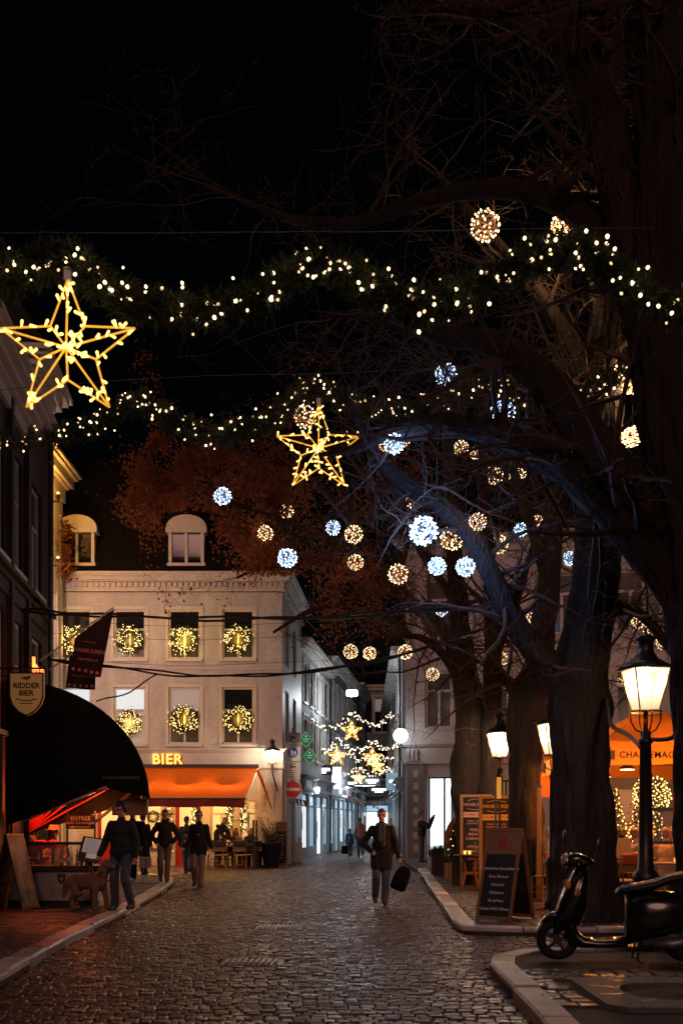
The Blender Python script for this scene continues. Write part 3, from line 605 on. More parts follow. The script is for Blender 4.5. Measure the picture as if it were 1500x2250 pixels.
# alley houses
def alley_house(name, label, p0, p1, Hh, mat, rows, ncol, shop=True, seed=0, fm=None, shop_m=None, fascia=m_gplast, sign=None):
    d = Vector((p1[0] - p0[0], p1[1] - p0[1], 0)); Wd = d.length; rz = math.atan2(d.y, d.x)
    t = thing(name, label, 'house', (p0[0], p0[1], 0), rz); rg = random.Random(seed); hs = []; fm = fm or m_white
    for z0, z1 in rows:
        for c in range(ncol): x = Wd * (c + 0.5) / ncol; hs.append((x - 0.55, x + 0.55, z0, z1))
    g = []
    if shop:
        n = max(2, int(Wd / 2.2))
        for k in range(n): g.append((Wd * k / n + 0.22, Wd * (k + 1) / n - 0.22, 0.45 if (k + seed) % 3 else 0.05, 2.75))
    wall(t, 'wall', Wd, 0, Hh, hs + g, mat); MB().quad((Wd, 0, 0), (Wd, 8, 0), (Wd, 8, Hh), (Wd, 0, Hh)).build('end_wall', mat, t); MB().quad((0, 0, 0), (0, 0, Hh), (0, 8, Hh), (0, 8, 0)).build('end_wall', mat, t)
    for h in hs: window(t, h[0], h[1], h[2], h[3], fm, (rg.choice([m_glass, m_glass, e_office2]), m_glass, m_glass), sm=fm)
    for k, h in enumerate(g):
        f = MB(); f.box(h[0], h[0] + 0.06, 0.08, 0.16, h[2], h[3]); f.box(h[1] - 0.06, h[1], 0.08, 0.16, h[2], h[3]); f.box(h[0], h[1], 0.07, 0.16, h[3] - 0.08, h[3] + 0.001); f.box(h[0], h[1], 0.07, 0.16, 2.2, 2.26)
        for q in range(1, 3): x = h[0] + (h[1] - h[0]) * q / 3; f.box(x - 0.02, x + 0.02, 0.09, 0.15, h[2], 2.2)
        q = f.build('shop_window', m_dark, t); MB().box(h[0] + 0.06, h[1] - 0.06, 0.12, 0.13, h[2] + 0.002, 2.2).build('pane', (shop_m or [e_coolwin, e_cooldim])[k % 2], q); MB().box(h[0] + 0.06, h[1] - 0.06, 0.121, 0.131, 2.26, h[3] - 0.08).build('pane', e_cooldim, q)
        MB().box(h[0] + 0.1, h[0] + 0.5, 0.09, 0.11, h[2] + 0.05, h[2] + 0.8).build('display_panel', m_gplast, q)
    for h in hs:
        mb = MB(); mb.box(h[0] - 0.12, h[0] - 0.004, -0.04, 0.01, h[2] - 0.05, h[3] + 0.12); mb.box(h[1] + 0.004, h[1] + 0.12, -0.04, 0.01, h[2] - 0.05, h[3] + 0.12); mb.box(h[0] - 0.16, h[1] + 0.16, -0.07, 0.01, h[3] + 0.122, h[3] + 0.20); mb.build('window_surround', fm, t)
        if rg.random() < 0.35:
            for sx_ in (h[0] - 0.62, h[1] + 0.13): MB().box(sx_, sx_ + 0.48, -0.06, -0.042, h[2], h[3]).build('shutter', m_dplast, t)
    MB().tube([(Wd - 0.15, -0.10, 0), (Wd - 0.15, -0.10, Hh)], 0.05, 8).build('downpipe', m_dark, t)
    for k, h in enumerate(g):
        u = rg.random()
        if u < 0.35: mb = MB(); mb.prism([(-0.16, 3.0), (-1.0, 2.55), (-1.0, 2.40), (-0.98, 2.40), (-0.98, 2.54), (-0.16, 2.96)], h[0], h[1], 'yz'); mb.build('shop_awning', rg.choice([m_gplast, m_valance, m_dark]), t)
        if u > 0.4: MB().box(h[0] + 0.2, h[1] - 0.2, -0.15, -0.125, 3.02, 3.30).build('name_board', rg.choice([m_dark, m_white, m_dplast]), t)
        if rg.random() < 0.6: MB().box(h[0] + 0.35, h[0] + 0.85, 0.085, 0.105, h[2] + 0.75, h[2] + 1.5).build('poster', rg.choice([m_red, m_wood, m_dark, m_green]), t)
    cornice(t, 0, Wd, Hh + 0.2, CORN[:4], fm)
    if shop: cornice(t, 0, Wd, 3.5, [(0.06, 0.3), (0.06, 0.2), (0.45, 0.12), (0.05, 0.16)], fascia, 'shop_fascia')
    MB().prism([(0, Hh + 0.21), (3, Hh + 2), (8, Hh + 2), (8, Hh + 0.21)], 0, Wd, 'yz').build('roof', m_slate, t)
    return t
alley_house('alley_house', 'grey blue alley house just past the white corner house', (-1.66, 47.05), (-0.62, 57.0), 8.9, m_gplast, [(4.3, 5.9), (6.6, 8.2)], 5, seed=1)
alley_house('alley_house', 'alley house with a lit shop fascia behind the walking man', (-0.60, 57.05), (0.95, 71.0), 9.6, m_gplast, [(4.3, 6.0), (6.8, 8.6)], 6, seed=2, fascia=m_plast)
alley_house('alley_house', 'alley house at the bend, under the farthest light garland', (0.97, 71.05), (1.6, 79.5), 10.0, m_gplast, [(4.5, 6.3), (7.2, 9.2)], 4, seed=4)
alley_house('alley_house', 'grey brown house closing the end of the alley', (0.6, 80.0), (6.5, 79.0), 10.9, m_gplast, [(4.5, 6.6), (7.8, 10.2)], 4, seed=5, shop_m=[e_coolwin, e_coolwin])
RS = alley_house('alley_house', 'narrow shop house behind the pillar of the pale corner house', (3.2, 79.0), (2.66, 50.0), 9.0, m_gplast, [(4.5, 6.3), (6.8, 8.4)], 9, seed=3)
# hanging shop signs in the alley
for px, py, D, w, h, m1, m2, lb in ((705, 1692, 54, 1.1, 0.5, m_dark, e_white, 'dark hanging shop sign with a white lit band, leftmost in the alley'), (728, 1710, 58, 1.0, 1.1, e_white, None, 'square all white lit shop sign in the alley'),
        (765, 1722, 66, 1.3, 0.75, m_dark, e_white, 'dark hexagonal hanging sign with a thin lit strip'), (817, 1716, 64, 0.95, 0.6, m_dark, e_white, 'dark blue hanging sign with two lit lines'), (832, 1736, 70, 1.15, 0.75, m_dark, e_white, 'dark hanging sign with a lit word, lowest in the alley'), (878, 1718, 56, 1.35, 0.85, e_teal, e_white, 'teal lit hanging sign beside the corner pillar')):
    p = P(px, py, D); t = thing('hanging_sign', lb, 'sign', p)
    if 'hexagonal' in lb: MB().prism([(-w / 2, 0), (-w / 3, h / 2), (w / 3, h / 2), (w / 2, 0), (w / 3, -h / 2), (-w / 3, -h / 2)], -0.05, 0.05).build('panel', m1, t)
    else: MB().box(-w / 2, w / 2, -0.05, 0.05, -h / 2, h / 2).build('panel', m1, t)
    if m2:
        MB().box(-w * 0.38, w * 0.38, -0.062, -0.052, -0.06, 0.08).build('lit_band', m2, t)
        if 'hexagonal' not in lb: MB().box(-w * 0.22, w * 0.22, -0.062, -0.052, -0.17, -0.10).build('lit_band', m2, t)
    sd = -1 if px < 790 else 1
    MB().tube([(0, 0, h / 2 + 0.06), (sd * (w / 2 + 0.9), 0, h / 2 + 0.06)], 0.025, 6).build('bracket', m_iron, t)
t = thing('pendant_street_lamp', 'cone shaped pendant lamp hanging over the alley with a lit white ring', 'lamp', P(773, 1520, 52))
MB().lathe([(0.0, 0.75), (0.05, 0.72), (0.12, 0.5), (0.22, 0.2), (0.26, 0.06)], 16).build('shade', m_gplast, t, smooth=True); MB().lathe([(0.25, 0.06), (0.27, 0.0), (0.27, -0.16), (0.24, -0.2)], 18).build('diffuser', E('pendant_diffuser', (1.0, 0.95, 0.82), 5.0), t)
MB().tube([(-2.6, 0, 1.1), (0, 0, 0.75), (3.2, 0, 1.2)], 0.012, 5).build('suspension_wire', m_iron, t)
lamp('pendant_light', (0, 0, -0.35), 380, (0.80, 0.90, 1.0), 0.2, t)
for px, py, D, s_, lb in ((697, 1737, 51, 0.15, 'small lit lantern on the alley shopfront, upper of two'), (705, 1772, 55, 0.12, 'small lit lantern on the alley shopfront, lower of two')):
    t = thing('wall_lantern', lb, 'lamp', P(px, py, D)); MB().lathe([(s_ * 0.5, -s_), (s_ * 0.9, s_ * 0.6), (s_ * .3, s_)], 8).build('glass', e_globe, t); MB().lathe([(s_, s_ * 1.02), (s_ * .3, s_ * 1.5)], 8).build('cap', m_dark, t); MB().tube([(0, 0, s_ * 1.3), (-0.4, 0.2, s_ * 1.3)], 0.02, 6).build('bracket', m_iron, t)
    lamp('lantern_light', (0.1, -0.35, 0), 30, (0.75, 0.88, 1.0), 0.1, t)
t = thing('shop_spot_lamp', 'cool strip lamp over the alley shop doors', 'lamp', (1.3, 63.0, 3.6)); MB().box(-0.6, 0.6, -0.06, 0.06, -0.05, 0.05).build('housing', m_dark, t); MB().box(-0.56, 0.56, -0.05, 0.05, -0.075, -0.052).build('tube', e_white, t); MB().bar((0, 0, 0.05), (-1.3, 0, 0.4), 0.03).build('bracket', m_iron, t); lamp('strip_light', (0, 0, -0.2), 190, (0.72, 0.87, 1.0), 0.3, t)
# ------------------------------------------------------------------ trees
def bark_tube(mb, pts, n=56, rough=0.15, step=0.07, seed=0.0):
    """pts: (x, y, z, r). Ridged bark: long vertical furrows by noise on (angle, length)."""
    sp = spline(pts, 8); cum = [0.0]
    for i in range(1, len(sp)): cum.append(cum[-1] + (Vector(sp[i][:3]) - Vector(sp[i - 1][:3])).length)
    m = max(6, int(cum[-1] / step)); out = []; rr = []; j = 0
    for q in range(m + 1):
        s_ = cum[-1] * q / m
        while j < len(cum) - 2 and cum[j + 1] < s_: j += 1
        t = (s_ - cum[j]) / max(1e-6, cum[j + 1] - cum[j]); a, b = sp[j], sp[j + 1]
        out.append(tuple(a[k] + (b[k] - a[k]) * t for k in range(3))); rr.append(a[3] + (b[3] - a[3]) * t)
    def jit(i, k, p):
        a = 2 * math.pi * k / n; s_ = i * step
        f = abs(noise.noise((math.cos(a) * 9.0 + seed, math.sin(a) * 9.0, s_ * 1.3 + seed)))
        g = noise.noise((math.cos(a) * 1.3 + seed, math.sin(a) * 1.3 + 9, s_ * 0.7))
        return 1.0 - rough * 1.2 + rough * 2.6 * f + 0.10 * g
    mb.tube(out, rr, n, True, jit)
    return out, rr
def wander(rg, p, d, length, nseg, droop=0.0, curl=0.35):
    pts = [Vector(p)]; d = Vector(d).normalized()
    for i in range(nseg):
        d = (d + Vector((rg.gauss(0, curl), rg.gauss(0, curl), rg.gauss(0, curl) - droop)) * 0.5).normalized(); pts.append(pts[-1] + d * (length / nseg))
    return pts
def grow(mb, rg, path, rad, count, length, levels, droop=0.03, tips=None, updir=0.4, r0=0.3, lo=0.15):
    for k in range(count):
        i = rg.randrange(int(len(path) * lo), len(path)); p = Vector(path[i]); r = min(rad[i] * r0, 0.06) if rad else 0.012
        d = Vector((rg.gauss(0, 1), rg.gauss(0, 0.8), rg.gauss(updir, 0.8))); ln = length * rg.uniform(0.5, 1.3)
        pts = wander(rg, p, d, ln, 6, droop); rr = [max(0.0035, r * (1 - q / 6.5)) for q in range(7)]
        mb.tube(pts, rr, 4 if r > 0.02 else 3, False)
        if tips is not None: tips.extend(pts[3:])
        if levels > 0: grow(mb, rg, pts, rr, rg.randint(4, 6), ln * 0.5, levels - 1, droop, tips, updir * 0.6, 0.6, 0.2)
def limb(px_list):      # (px, py, D, width_px) -> (x, y, z, r)
    return [(*P(a, b, D), w * D / F / 2) for a, b, D, w in px_list]
TW = {'levels': 2}
def tree(name, label, base, trunks, limbs_, seed, twig_n=10, twig_len=1.5, mat=None, tips=None, n=64, levels=2, droop=0.03):
    t = thing(name, label, 'tree', base); rg = random.Random(seed); tw = MB(); mb = MB()
    for tr in trunks:
        pts = limb(tr); path, rr = bark_tube(mb, pts, n=n, seed=seed * 1.7)
        if twig_n: grow(tw, rg, path, rr, max(2, twig_n // 2), twig_len, levels, droop, tips, lo=0.5)
    mb.build('trunk', m_bark, t, smooth=True, w=True)
    for lb_ in limbs_:
        mb = MB(); path, rr = bark_tube(mb, limb(lb_), n=max(12, n - 20), seed=seed + len(lb_), step=0.08); mb.build('limb', m_bark, t, smooth=True, w=True)
        if twig_n: grow(tw, rg, path, rr, twig_n, twig_len, levels, droop, tips, lo=0.12)
    if tw.v: ob = tw.build('twigs', m_twig, t, w=True); ob['kind'] = 'stuff'
    return t
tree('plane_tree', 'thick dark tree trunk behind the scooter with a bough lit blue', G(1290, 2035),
     [[(1290, 2052, 16.9, 205), (1288, 1990, 16.9, 158), (1284, 1880, 16.9, 136), (1277, 1700, 16.9, 128), (1272, 1560, 16.9, 138), (1290, 1400, 16.9, 112), (1308, 1250, 16.9, 106), (1318, 1080, 17, 95), (1325, 900, 17.2, 82), (1330, 700, 17.4, 70), (1336, 480, 17.6, 60), (1342, 250, 17.8, 56), (1350, -40, 18, 48)]],
     [[(1262, 1590, 16.9, 72), (1215, 1480, 16.7, 64), (1140, 1385, 16.4, 55), (1090, 1285, 16.2, 49), (1035, 1180, 16.0, 46), (965, 1108, 15.9, 42), (885, 1058, 15.8, 36), (835, 1010, 15.7, 30), (800, 950, 15.6, 23), (760, 870, 15.5, 12)],
      [(1325, 1000, 17.1, 60), (1270, 800, 17.6, 46), (1180, 640, 18, 36), (1080, 520, 18.4, 24), (960, 380, 19, 12)],
      [(1335, 600, 17.5, 48), (1400, 420, 18, 34), (1470, 200, 18.5, 20)],
      [(1335, 1330, 16.9, 50), (1400, 1345, 17.5, 26), (1450, 1395, 18, 22), (1490, 1460, 18.4, 16)]], 3, 22, 1.6)
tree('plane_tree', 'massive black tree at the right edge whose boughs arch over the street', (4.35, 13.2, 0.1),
     [[(1572, 2100, 13.2, 250), (1566, 1900, 13.2, 180), (1556, 1500, 13.2, 165), (1524, 1200, 13.2, 170), (1492, 900, 13.2, 178), (1476, 600, 13.2, 165), (1474, 300, 13.2, 150), (1470, -60, 13.2, 130)]],
     [[(1520, 1330, 13.2, 107), (1440, 1235, 13.3, 102), (1340, 1120, 13.6, 86), (1230, 1020, 14, 72), (1110, 958, 14.3, 59), (980, 932, 14.6, 48), (860, 950, 14.9, 34), (780, 985, 15.1, 21), (700, 1000, 15.3, 10)],
      [(1480, 1160, 13.2, 108), (1370, 1060, 13.5, 100), (1270, 930, 13.8, 88), (1180, 820, 14.0, 74), (1080, 755, 14.3, 61), (970, 735, 14.5, 45), (850, 700, 14.8, 29), (730, 690, 15, 14)],
      [(1440, 860, 13.3, 88), (1400, 660, 13.6, 88), (1335, 525, 13.9, 74), (1220, 440, 14.2, 58), (1080, 412, 14.5, 46), (930, 440, 14.8, 35), (780, 488, 15, 26), (640, 480, 15.3, 18), (480, 410, 15.6, 11), (330, 300, 16, 6)],
      [(1440, 760, 13.4, 110), (1385, 520, 13.6, 105), (1335, 300, 13.8, 100), (1270, 140, 14, 92), (1205, -40, 14.2, 81)],
      [(1270, 150, 14, 60), (1150, 60, 14.4, 40), (1000, 20, 14.8, 26), (840, 30, 15.2, 14)]], 5, 22, 1.9)
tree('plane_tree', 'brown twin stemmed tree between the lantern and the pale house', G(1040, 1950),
     [[(1040, 1948, 27, 92), (1036, 1850, 27, 70), (1030, 1720, 27, 82), (1033, 1580, 27, 76), (1020, 1460, 27, 64), (1005, 1330, 27, 48), (995, 1180, 27, 38), (985, 1000, 27, 28), (975, 800, 27, 16)],
      [(1085, 1952, 26.6, 66), (1082, 1850, 26.6, 56), (1078, 1700, 26.6, 52), (1080, 1550, 26.6, 46), (1084, 1400, 26.6, 42), (1075, 1250, 26.6, 34), (1060, 1000, 26.6, 24), (1075, 760, 26.6, 12)]],
     [[(1010, 1500, 27, 32), (975, 1440, 26.8, 24), (920, 1400, 26.6, 16), (860, 1400, 26.4, 8)], [(1005, 1330, 27, 26), (930, 1220, 27, 20), (850, 1100, 27, 14), (760, 1000, 27, 8)],
      [(1080, 1450, 26.6, 26), (1130, 1330, 26.6, 20), (1180, 1180, 26.6, 14), (1250, 1050, 26.6, 8)]], 8, 20, 2.6, n=20)
tree('plane_tree', 'stout tree with a swollen fork lit by the middle lantern', G(1165, 1975),
     [[(1166, 1985, 22.2, 120), (1164, 1930, 22.2, 92), (1156, 1800, 22.2, 82), (1154, 1680, 22.2, 80), (1160, 1585, 22.2, 92), (1166, 1540, 22.2, 104), (1178, 1470, 22.2, 70), (1196, 1360, 22.2, 58), (1212, 1200, 22.2, 50), (1228, 1020, 22.2, 40), (1240, 800, 22.2, 28), (1250, 600, 22.2, 14)]],
     [[(1150, 1545, 22.2, 55), (1118, 1500, 22.2, 30), (1080, 1470, 22, 14)], [(1205, 1280, 22.2, 36), (1150, 1100, 22, 26), (1090, 950, 22, 18), (1010, 830, 22, 10)],
      [(1220, 1120, 22.2, 32), (1290, 960, 22.4, 24), (1380, 800, 22.6, 16), (1480, 640, 22.8, 8)]], 9, 20, 2.2, n=22)
tips = []
AT = tree('autumn_tree', 'tree still holding rust brown autumn leaves in front of the white house roof', (4.0, 34.0, 0.1),
     [[(1046, 1922, 34, 46), (1042, 1700, 34, 40), (1030, 1520, 34, 36), (985, 1400, 34, 32), (900, 1320, 34, 28), (820, 1230, 34, 24), (760, 1100, 34, 16), (700, 980, 34, 8)]],
     [[(900, 1400, 34, 26), (800, 1330, 33.6, 20), (690, 1340, 33.2, 14), (600, 1390, 33, 7)], [(860, 1310, 34, 26), (720, 1190, 33.5, 20), (580, 1130, 33, 14), (440, 1080, 32.6, 8)],
      [(800, 1190, 34, 20), (680, 1050, 33.6, 14), (520, 990, 33.2, 10), (400, 960, 33, 6)], [(840, 1270, 34, 18), (780, 1300, 34.5, 12), (800, 1390, 35, 6)], [(860, 1310, 34, 20), (900, 1150, 34.5, 14), (860, 1000, 35, 8)],
      [(780, 1240, 34, 14), (620, 1230, 33.4, 10), (520, 1270, 33, 6)]], 12, 9, 2.3, tips=tips, n=16, levels=2, droop=0.10)
rg = random.Random(2); lv = MB()
for k in range(34000):
    p = tips[rg.randrange(len(tips))] + Vector((rg.gauss(0, 0.14), rg.gauss(0, 0.16), rg.gauss(-0.08, 0.14)))
    px = CX + p.x / p.y * F; py = HY - (p.z - EYE) / p.y * F
    dens = 1.0 if px < 640 else 0.4
    if py > 1262 and px < 690: dens = 0.07
    if py > 1420: dens = 0.08
    if rg.random() > dens or (360 < px < 462 and 1125 < py < 1260): continue
    if noise.noise((p.x * 0.75, p.y * 0.75, p.z * 0.75)) < 0.04: continue
    s_ = rg.uniform(0.045, 0.095); d = Vector((rg.gauss(0, 1), rg.gauss(0, 1), rg.gauss(-0.7, 0.7))).normalized() * s_; e = d.cross(Vector((rg.gauss(0, 1), rg.gauss(0, 1), rg.gauss(0, 1)))).normalized() * s_ * 0.55
    lv.add([p, p + d * .6 + e, p + d * 1.4, p + d * .6 - e], [(0, 1, 2, 3)])
# dense rust clump against the dark roof
for k in range(34000):
    u = rg.random()
    cx, cy, sx, sy = rg.choice([(330, 1075, 34, 38), (395, 1040, 55, 45), (310, 1110, 22, 22), (460, 1065, 55, 45), (545, 1090, 50, 60), (395, 1085, 40, 26), (525, 1170, 32, 30), (480, 1020, 70, 30), (610, 1080, 55, 60), (560, 1220, 50, 25), (790, 1270, 45, 45), (345, 985, 10, 18)])
    p = P(rg.gauss(cx, sx), rg.gauss(cy, sy), rg.gauss(33, 0.8))
    qx = CX + p.x / p.y * F; qy = HY - (p.z - EYE) / p.y * F
    if 358 < qx < 464 and 1120 < qy < 1262: continue
    n3 = noise.noise((p.x * 1.1, p.y * 1.1, p.z * 1.1))
    if n3 < 0.08: continue
    s_ = rg.uniform(0.04, 0.09); d = Vector((rg.gauss(0, 1), rg.gauss(0, 1), rg.gauss(-0.7, 0.7))).normalized() * s_; e = d.cross(Vector((rg.gauss(0, 1), rg.gauss(0, 1), rg.gauss(0, 1)))).normalized() * s_ * 0.55
    lv.add([p, p + d * .6 + e, p + d * 1.4, p + d * .6 - e], [(0, 1, 2, 3)])
ob = lv.build('leaves', m_leaf, AT, w=True); ob['kind'] = 'stuff'

# ------------------------------------------------------------------ street lanterns
def lantern_head(t, s_=1.0, z=0.0):
    """tapered four sided lantern: gallery ring, glass, hood, chimney, finial; z = underside of the glass"""
    g = MB(); g.lathe([(0.17 * s_, z), (0.31 * s_, z + 0.50 * s_)], 4); gl = g.build('glass', m_lglass, t)
    gl.data.polygons.foreach_set('use_smooth', [False] * len(gl.data.polygons))
    f = MB()
    for k in range(4):
        a = 2 * math.pi * (k + 0.5) / 4; c, s2 = math.cos(a), math.sin(a); f.bar((0.175 * s_ * c, 0.175 * s_ * s2, z), (0.315 * s_ * c, 0.315 * s_ * s2, z + 0.5 * s_), 0.014 * s_)
    f.build('glazing_bars', m_brass, t)
    MB().lathe([(0.19 * s_, z - 0.03 * s_), (0.20 * s_, z - 0.015 * s_), (0.19 * s_, z - 0.002)], 20).build('gallery_ring', m_brass, t)
    MB().lathe([(0.34 * s_, z + 0.502 * s_), (0.35 * s_, z + 0.52 * s_), (0.26 * s_, z + 0.575 * s_), (0.15 * s_, z + 0.64 * s_), (0.10 * s_, z + 0.72 * s_), (0.09 * s_, z + 0.84 * s_), (0.125 * s_, z + 0.87 * s_), (0.13 * s_, z + 0.89 * s_), (0.06 * s_, z + 0.93 * s_), (0.015 * s_, z + 0.96 * s_), (0.022 * s_, z + 0.99 * s_), (0.004, z + 1.03 * s_)], 20).build('hood', m_iron, t, smooth=True)
    MB().ell((0, 0, z + 0.30 * s_), (0.06 * s_, 0.06 * s_, 0.09 * s_)).build('bulb', E('lantern_bulb', (1.0, 0.84, 0.62), 14.0), t)
def street_lantern(loc, label, H_, power, s_=1.0):
    t = thing('street_lantern', label, 'street lamp', loc, R(8), 'cast iron street lanterns'); zl = H_ - 1.03 * s_
    lantern_head(t, s_, zl)
    MB().lathe([(0.17, 0), (0.17, 0.12), (0.15, 0.16), (0.14, 0.7), (0.16, 0.74), (0.16, 0.80), (0.10, 0.86), (0.085, 1.3), (0.07, zl - 0.42), (0.085, zl - 0.41), (0.085, zl - 0.36), (0.06, zl - 0.34), (0.06, zl - 0.26), (0.03, zl - 0.25)], 18).build('post', m_iron, t, smooth=True)
    b = MB()
    for k in range(4):
        a = math.pi / 2 * k; c, s2 = math.cos(a), math.sin(a)
        b.tube([(0.03 * c, 0.03 * s2, zl - 0.28), (0.13 * c * s_, 0.13 * s2 * s_, zl - 0.24), (0.19 * c * s_, 0.19 * s2 * s_, zl - 0.14), (0.20 * c * s_, 0.20 * s2 * s_, zl - 0.02)], 0.011, 6)
    b.tube([(0, 0, zl - 0.3), (0, 0, zl)], 0.03, 8); b.build('cradle', m_brass, t, smooth=True)
    lamp('lantern_light', (0, 0, zl + 0.36 * s_), power, (1.0, 0.66, 0.42), 0.07, t)
    return t
street_lantern((3.74, 14.0, 0.1), 'tall cast iron street lantern standing beside the scooter', 3.85, 230)
street_lantern(((1217 - CX) / F * 19.2, 19.2, 0.1), 'cast iron street lantern half hidden behind the thick trunk', 3.62, 330)
street_lantern(((1098 - CX) / F * 24.5, 24.5, 0.1), 'cast iron street lantern left of the swollen tree fork', 3.88, 850)
t = thing('wall_lantern', 'lit lantern on an iron bracket on the corner of the white house', 'lamp', P(598, 1690, 39.35)); lantern_head(t, 0.86, 0.2)
MB().tube([(0, 0, 0.17), (0, 0, -0.1), (0.05, 0.1, -0.35), (0.12, 0.5, -0.6), (0.14, 0.62, -0.75)], 0.025, 8).build('bracket', m_iron, t); lamp('lantern_light', (0, -0.05, 0.5), 300, (1.0, 0.76, 0.54), 0.06, t)

# ------------------------------------------------------------------ light balls in the trees
def ball(px, py, dpx, cool, label, seed, real=0.46, power=None):
    D = real * F / dpx; p = P(px, py, D); r = real / 2 * 0.86; rg = random.Random(seed)
    t = thing('light_ball', label, 'light ball', p, rg.uniform(0, 6), 'wire light balls hung in the trees'); mb = MB()
    for k in range(9):
        rot = Matrix.Rotation(rg.uniform(0, 6.28), 3, 'Z') @ Matrix.Rotation(rg.uniform(0, 3.14), 3, 'X')
        mb.tube([rot @ Vector((r * math.cos(a * .3142 * 1.0), r * math.sin(a * .3142), rg.uniform(-.04, .04) * r)) for a in range(21)], 0.006, 4, False)
    mb.build('wire_cage', M('copper_cage', (0.35, 0.20, 0.11), (0.25, 0.14, 0.07), sc=9, rough=0.5) if not cool else M('white_cage', (0.6, 0.62, 0.66), rough=0.5), t)
    mb = MB(); nb = 62
    for k in range(nb):
        z = 1 - 2 * (k + 0.5) / nb; a = k * 2.39996 + rg.uniform(-.3, .3); q = math.sqrt(1 - z * z); rr = r * rg.uniform(1.0, 1.14); mb.octa((rr * q * math.cos(a), rr * q * math.sin(a), rr * z), (0.0175 if not cool else 0.020) * real / 0.46)
    ob = mb.build('fairy_bulbs', e_cool if cool else e_bulb, t); ob['kind'] = 'stuff'
    MB().tube([(0, 0, r), (0.01, 0, r + 0.12), (0, 0.01, r + rg.uniform(1.2, 2.6))], 0.006, 4).build('hanging_wire', m_iron, t)
    lamp('ball_glow', (0, 0, 0), power if power else (9.0 if cool else 5.0), (0.22, 0.42, 1.0) if cool else (1.0, 0.58, 0.28), 0.2, t)
BL = [(1066, 495, 70, 0, 'big warm light ball highest of all, beneath the arched black bough'), (1233, 495, 50, 0, 'warm light ball mostly hidden at the top of the right garland arch'), (980, 822, 50, 1, 'cool white light ball above the second garland, left of the two near the boughs'),
      (1104, 905, 58, 1, 'bright cool light ball beneath the thick dark bough'), (670, 915, 52, 0, 'warm light ball behind the top of the smaller star'), (845, 972, 46, 0, 'warm light ball at the broken end of the blue lit bough'), (866, 975, 46, 1, 'cool light ball beside a warm one at the end of the blue lit bough'),
      (885, 965, 34, 0, 'small warm light ball above the start of the blue lit bough'), (1012, 985, 36, 0, 'dim warm light ball just under the second bough'), (1043, 996, 26, 0, 'tiny warm light ball right of a dim one under the second bough'), (1086, 1044, 42, 0, 'warm light ball, left of a pair under the second bough'),
      (1137, 1048, 40, 0, 'warm light ball, the right of a pair under the second bough'), (489, 1090, 40, 1, 'cool light ball among the rust leaves, farthest to the left'), (629, 1124, 33, 0, 'warm light ball below the left foot of the smaller star'), (583, 1172, 36, 0, 'warm light ball left and lower beside the rust leaves'),
      (731, 1160, 34, 1, 'small cool light ball below the right foot of the smaller star'), (777, 1174, 42, 0, 'warm light ball just right of a small cool ball'), (930, 1166, 66, 1, 'largest and brightest cool light ball beside the blue lit bough'), (992, 1184, 54, 0, 'copper light ball half behind the blue lit bough'),
      (1049, 1146, 40, 0, 'warm light ball on the upper side of the blue lit bough'), (1096, 1196, 42, 0, 'warm light ball right of the blue lit bough'), (1144, 1164, 32, 1, 'small cool light ball right of the blue lit bough'), (1186, 1148, 38, 0, 'warm light ball left of the thick trunk'),
      (631, 1226, 44, 1, 'bright cool light ball above the white house cornice'), (781, 1236, 36, 0, 'warm light ball over the alley roofs'), (874, 1262, 46, 0, 'warm light ball left of the pale corner house'), (960, 1244, 42, 1, 'cool light ball under the largest cool ball'),
      (1000, 1243, 36, 0, 'warm light ball squeezed between two cool balls'), (1022, 1246, 44, 1, 'cool light ball touching the blue lit bough'), (962, 1297, 24, 1, 'tiny cool light ball above the dark cable'), (971, 1342, 30, 1, 'cool light ball just above the dark cable'), (1252, 1227, 32, 1, 'dim cool light ball at the left side of the thick trunk'),
      (770, 1432, 33, 0, 'warm light ball low over the alley, left of two'), (812, 1436, 31, 0, 'warm light ball low over the alley, right of two'), (890, 1433, 34, 0, 'warm light ball at the corner edge of the pale house'), (950, 1482, 30, 0, 'warm light ball before the window of the pale house'), (1098, 1447, 36, 0, 'warm light ball against the second brown stem'),
      (1166, 1352, 34, 0, 'warm light ball in the crook under the blue lit bough'), (1139, 1493, 24, 0, 'faint warm light ball above the middle lantern'), (1388, 960, 48, 0, 'warm light ball beside the black tree at the right edge'), (1382, 850, 44, 0, 'warm light ball near the end of the second garland'), (1254, 975, 44, 0, 'warm light ball peeping under the second bough near the trunk'),
      (1436, 1284, 26, 0, 'small warm light ball under the right tree'), (1402, 1366, 32, 0, 'warm light ball left above the tall lantern'), (1430, 1388, 34, 0, 'warm light ball just behind the tip of the tall lantern'), (1456, 1412, 32, 0, 'warm light ball right of the tall lantern tip'), (1368, 1497, 26, 0, 'faint warm light ball beside the glass of the tall lantern'), (1226, 1408, 20, 1, 'tiny cool light ball between two trunks'), (910, 1100, 40, 0, 'warm light ball hidden behind the blue lit bough')]
for i, (a, b, c, d, lb) in enumerate(BL): ball(a, b, c, d, lb, 100 + i, real={17: 0.395, 28: 0.268, 6: 0.272, 26: 0.262, 39: 0.325, 40: 0.30, 1: 0.345, 19: 0.25}.get(i, 0.46), power={17: 80.0, 26: 12.0, 28: 26.0, 6: 14.0, 39: 110, 40: 110, 1: 110, 0: 10}.get(i))

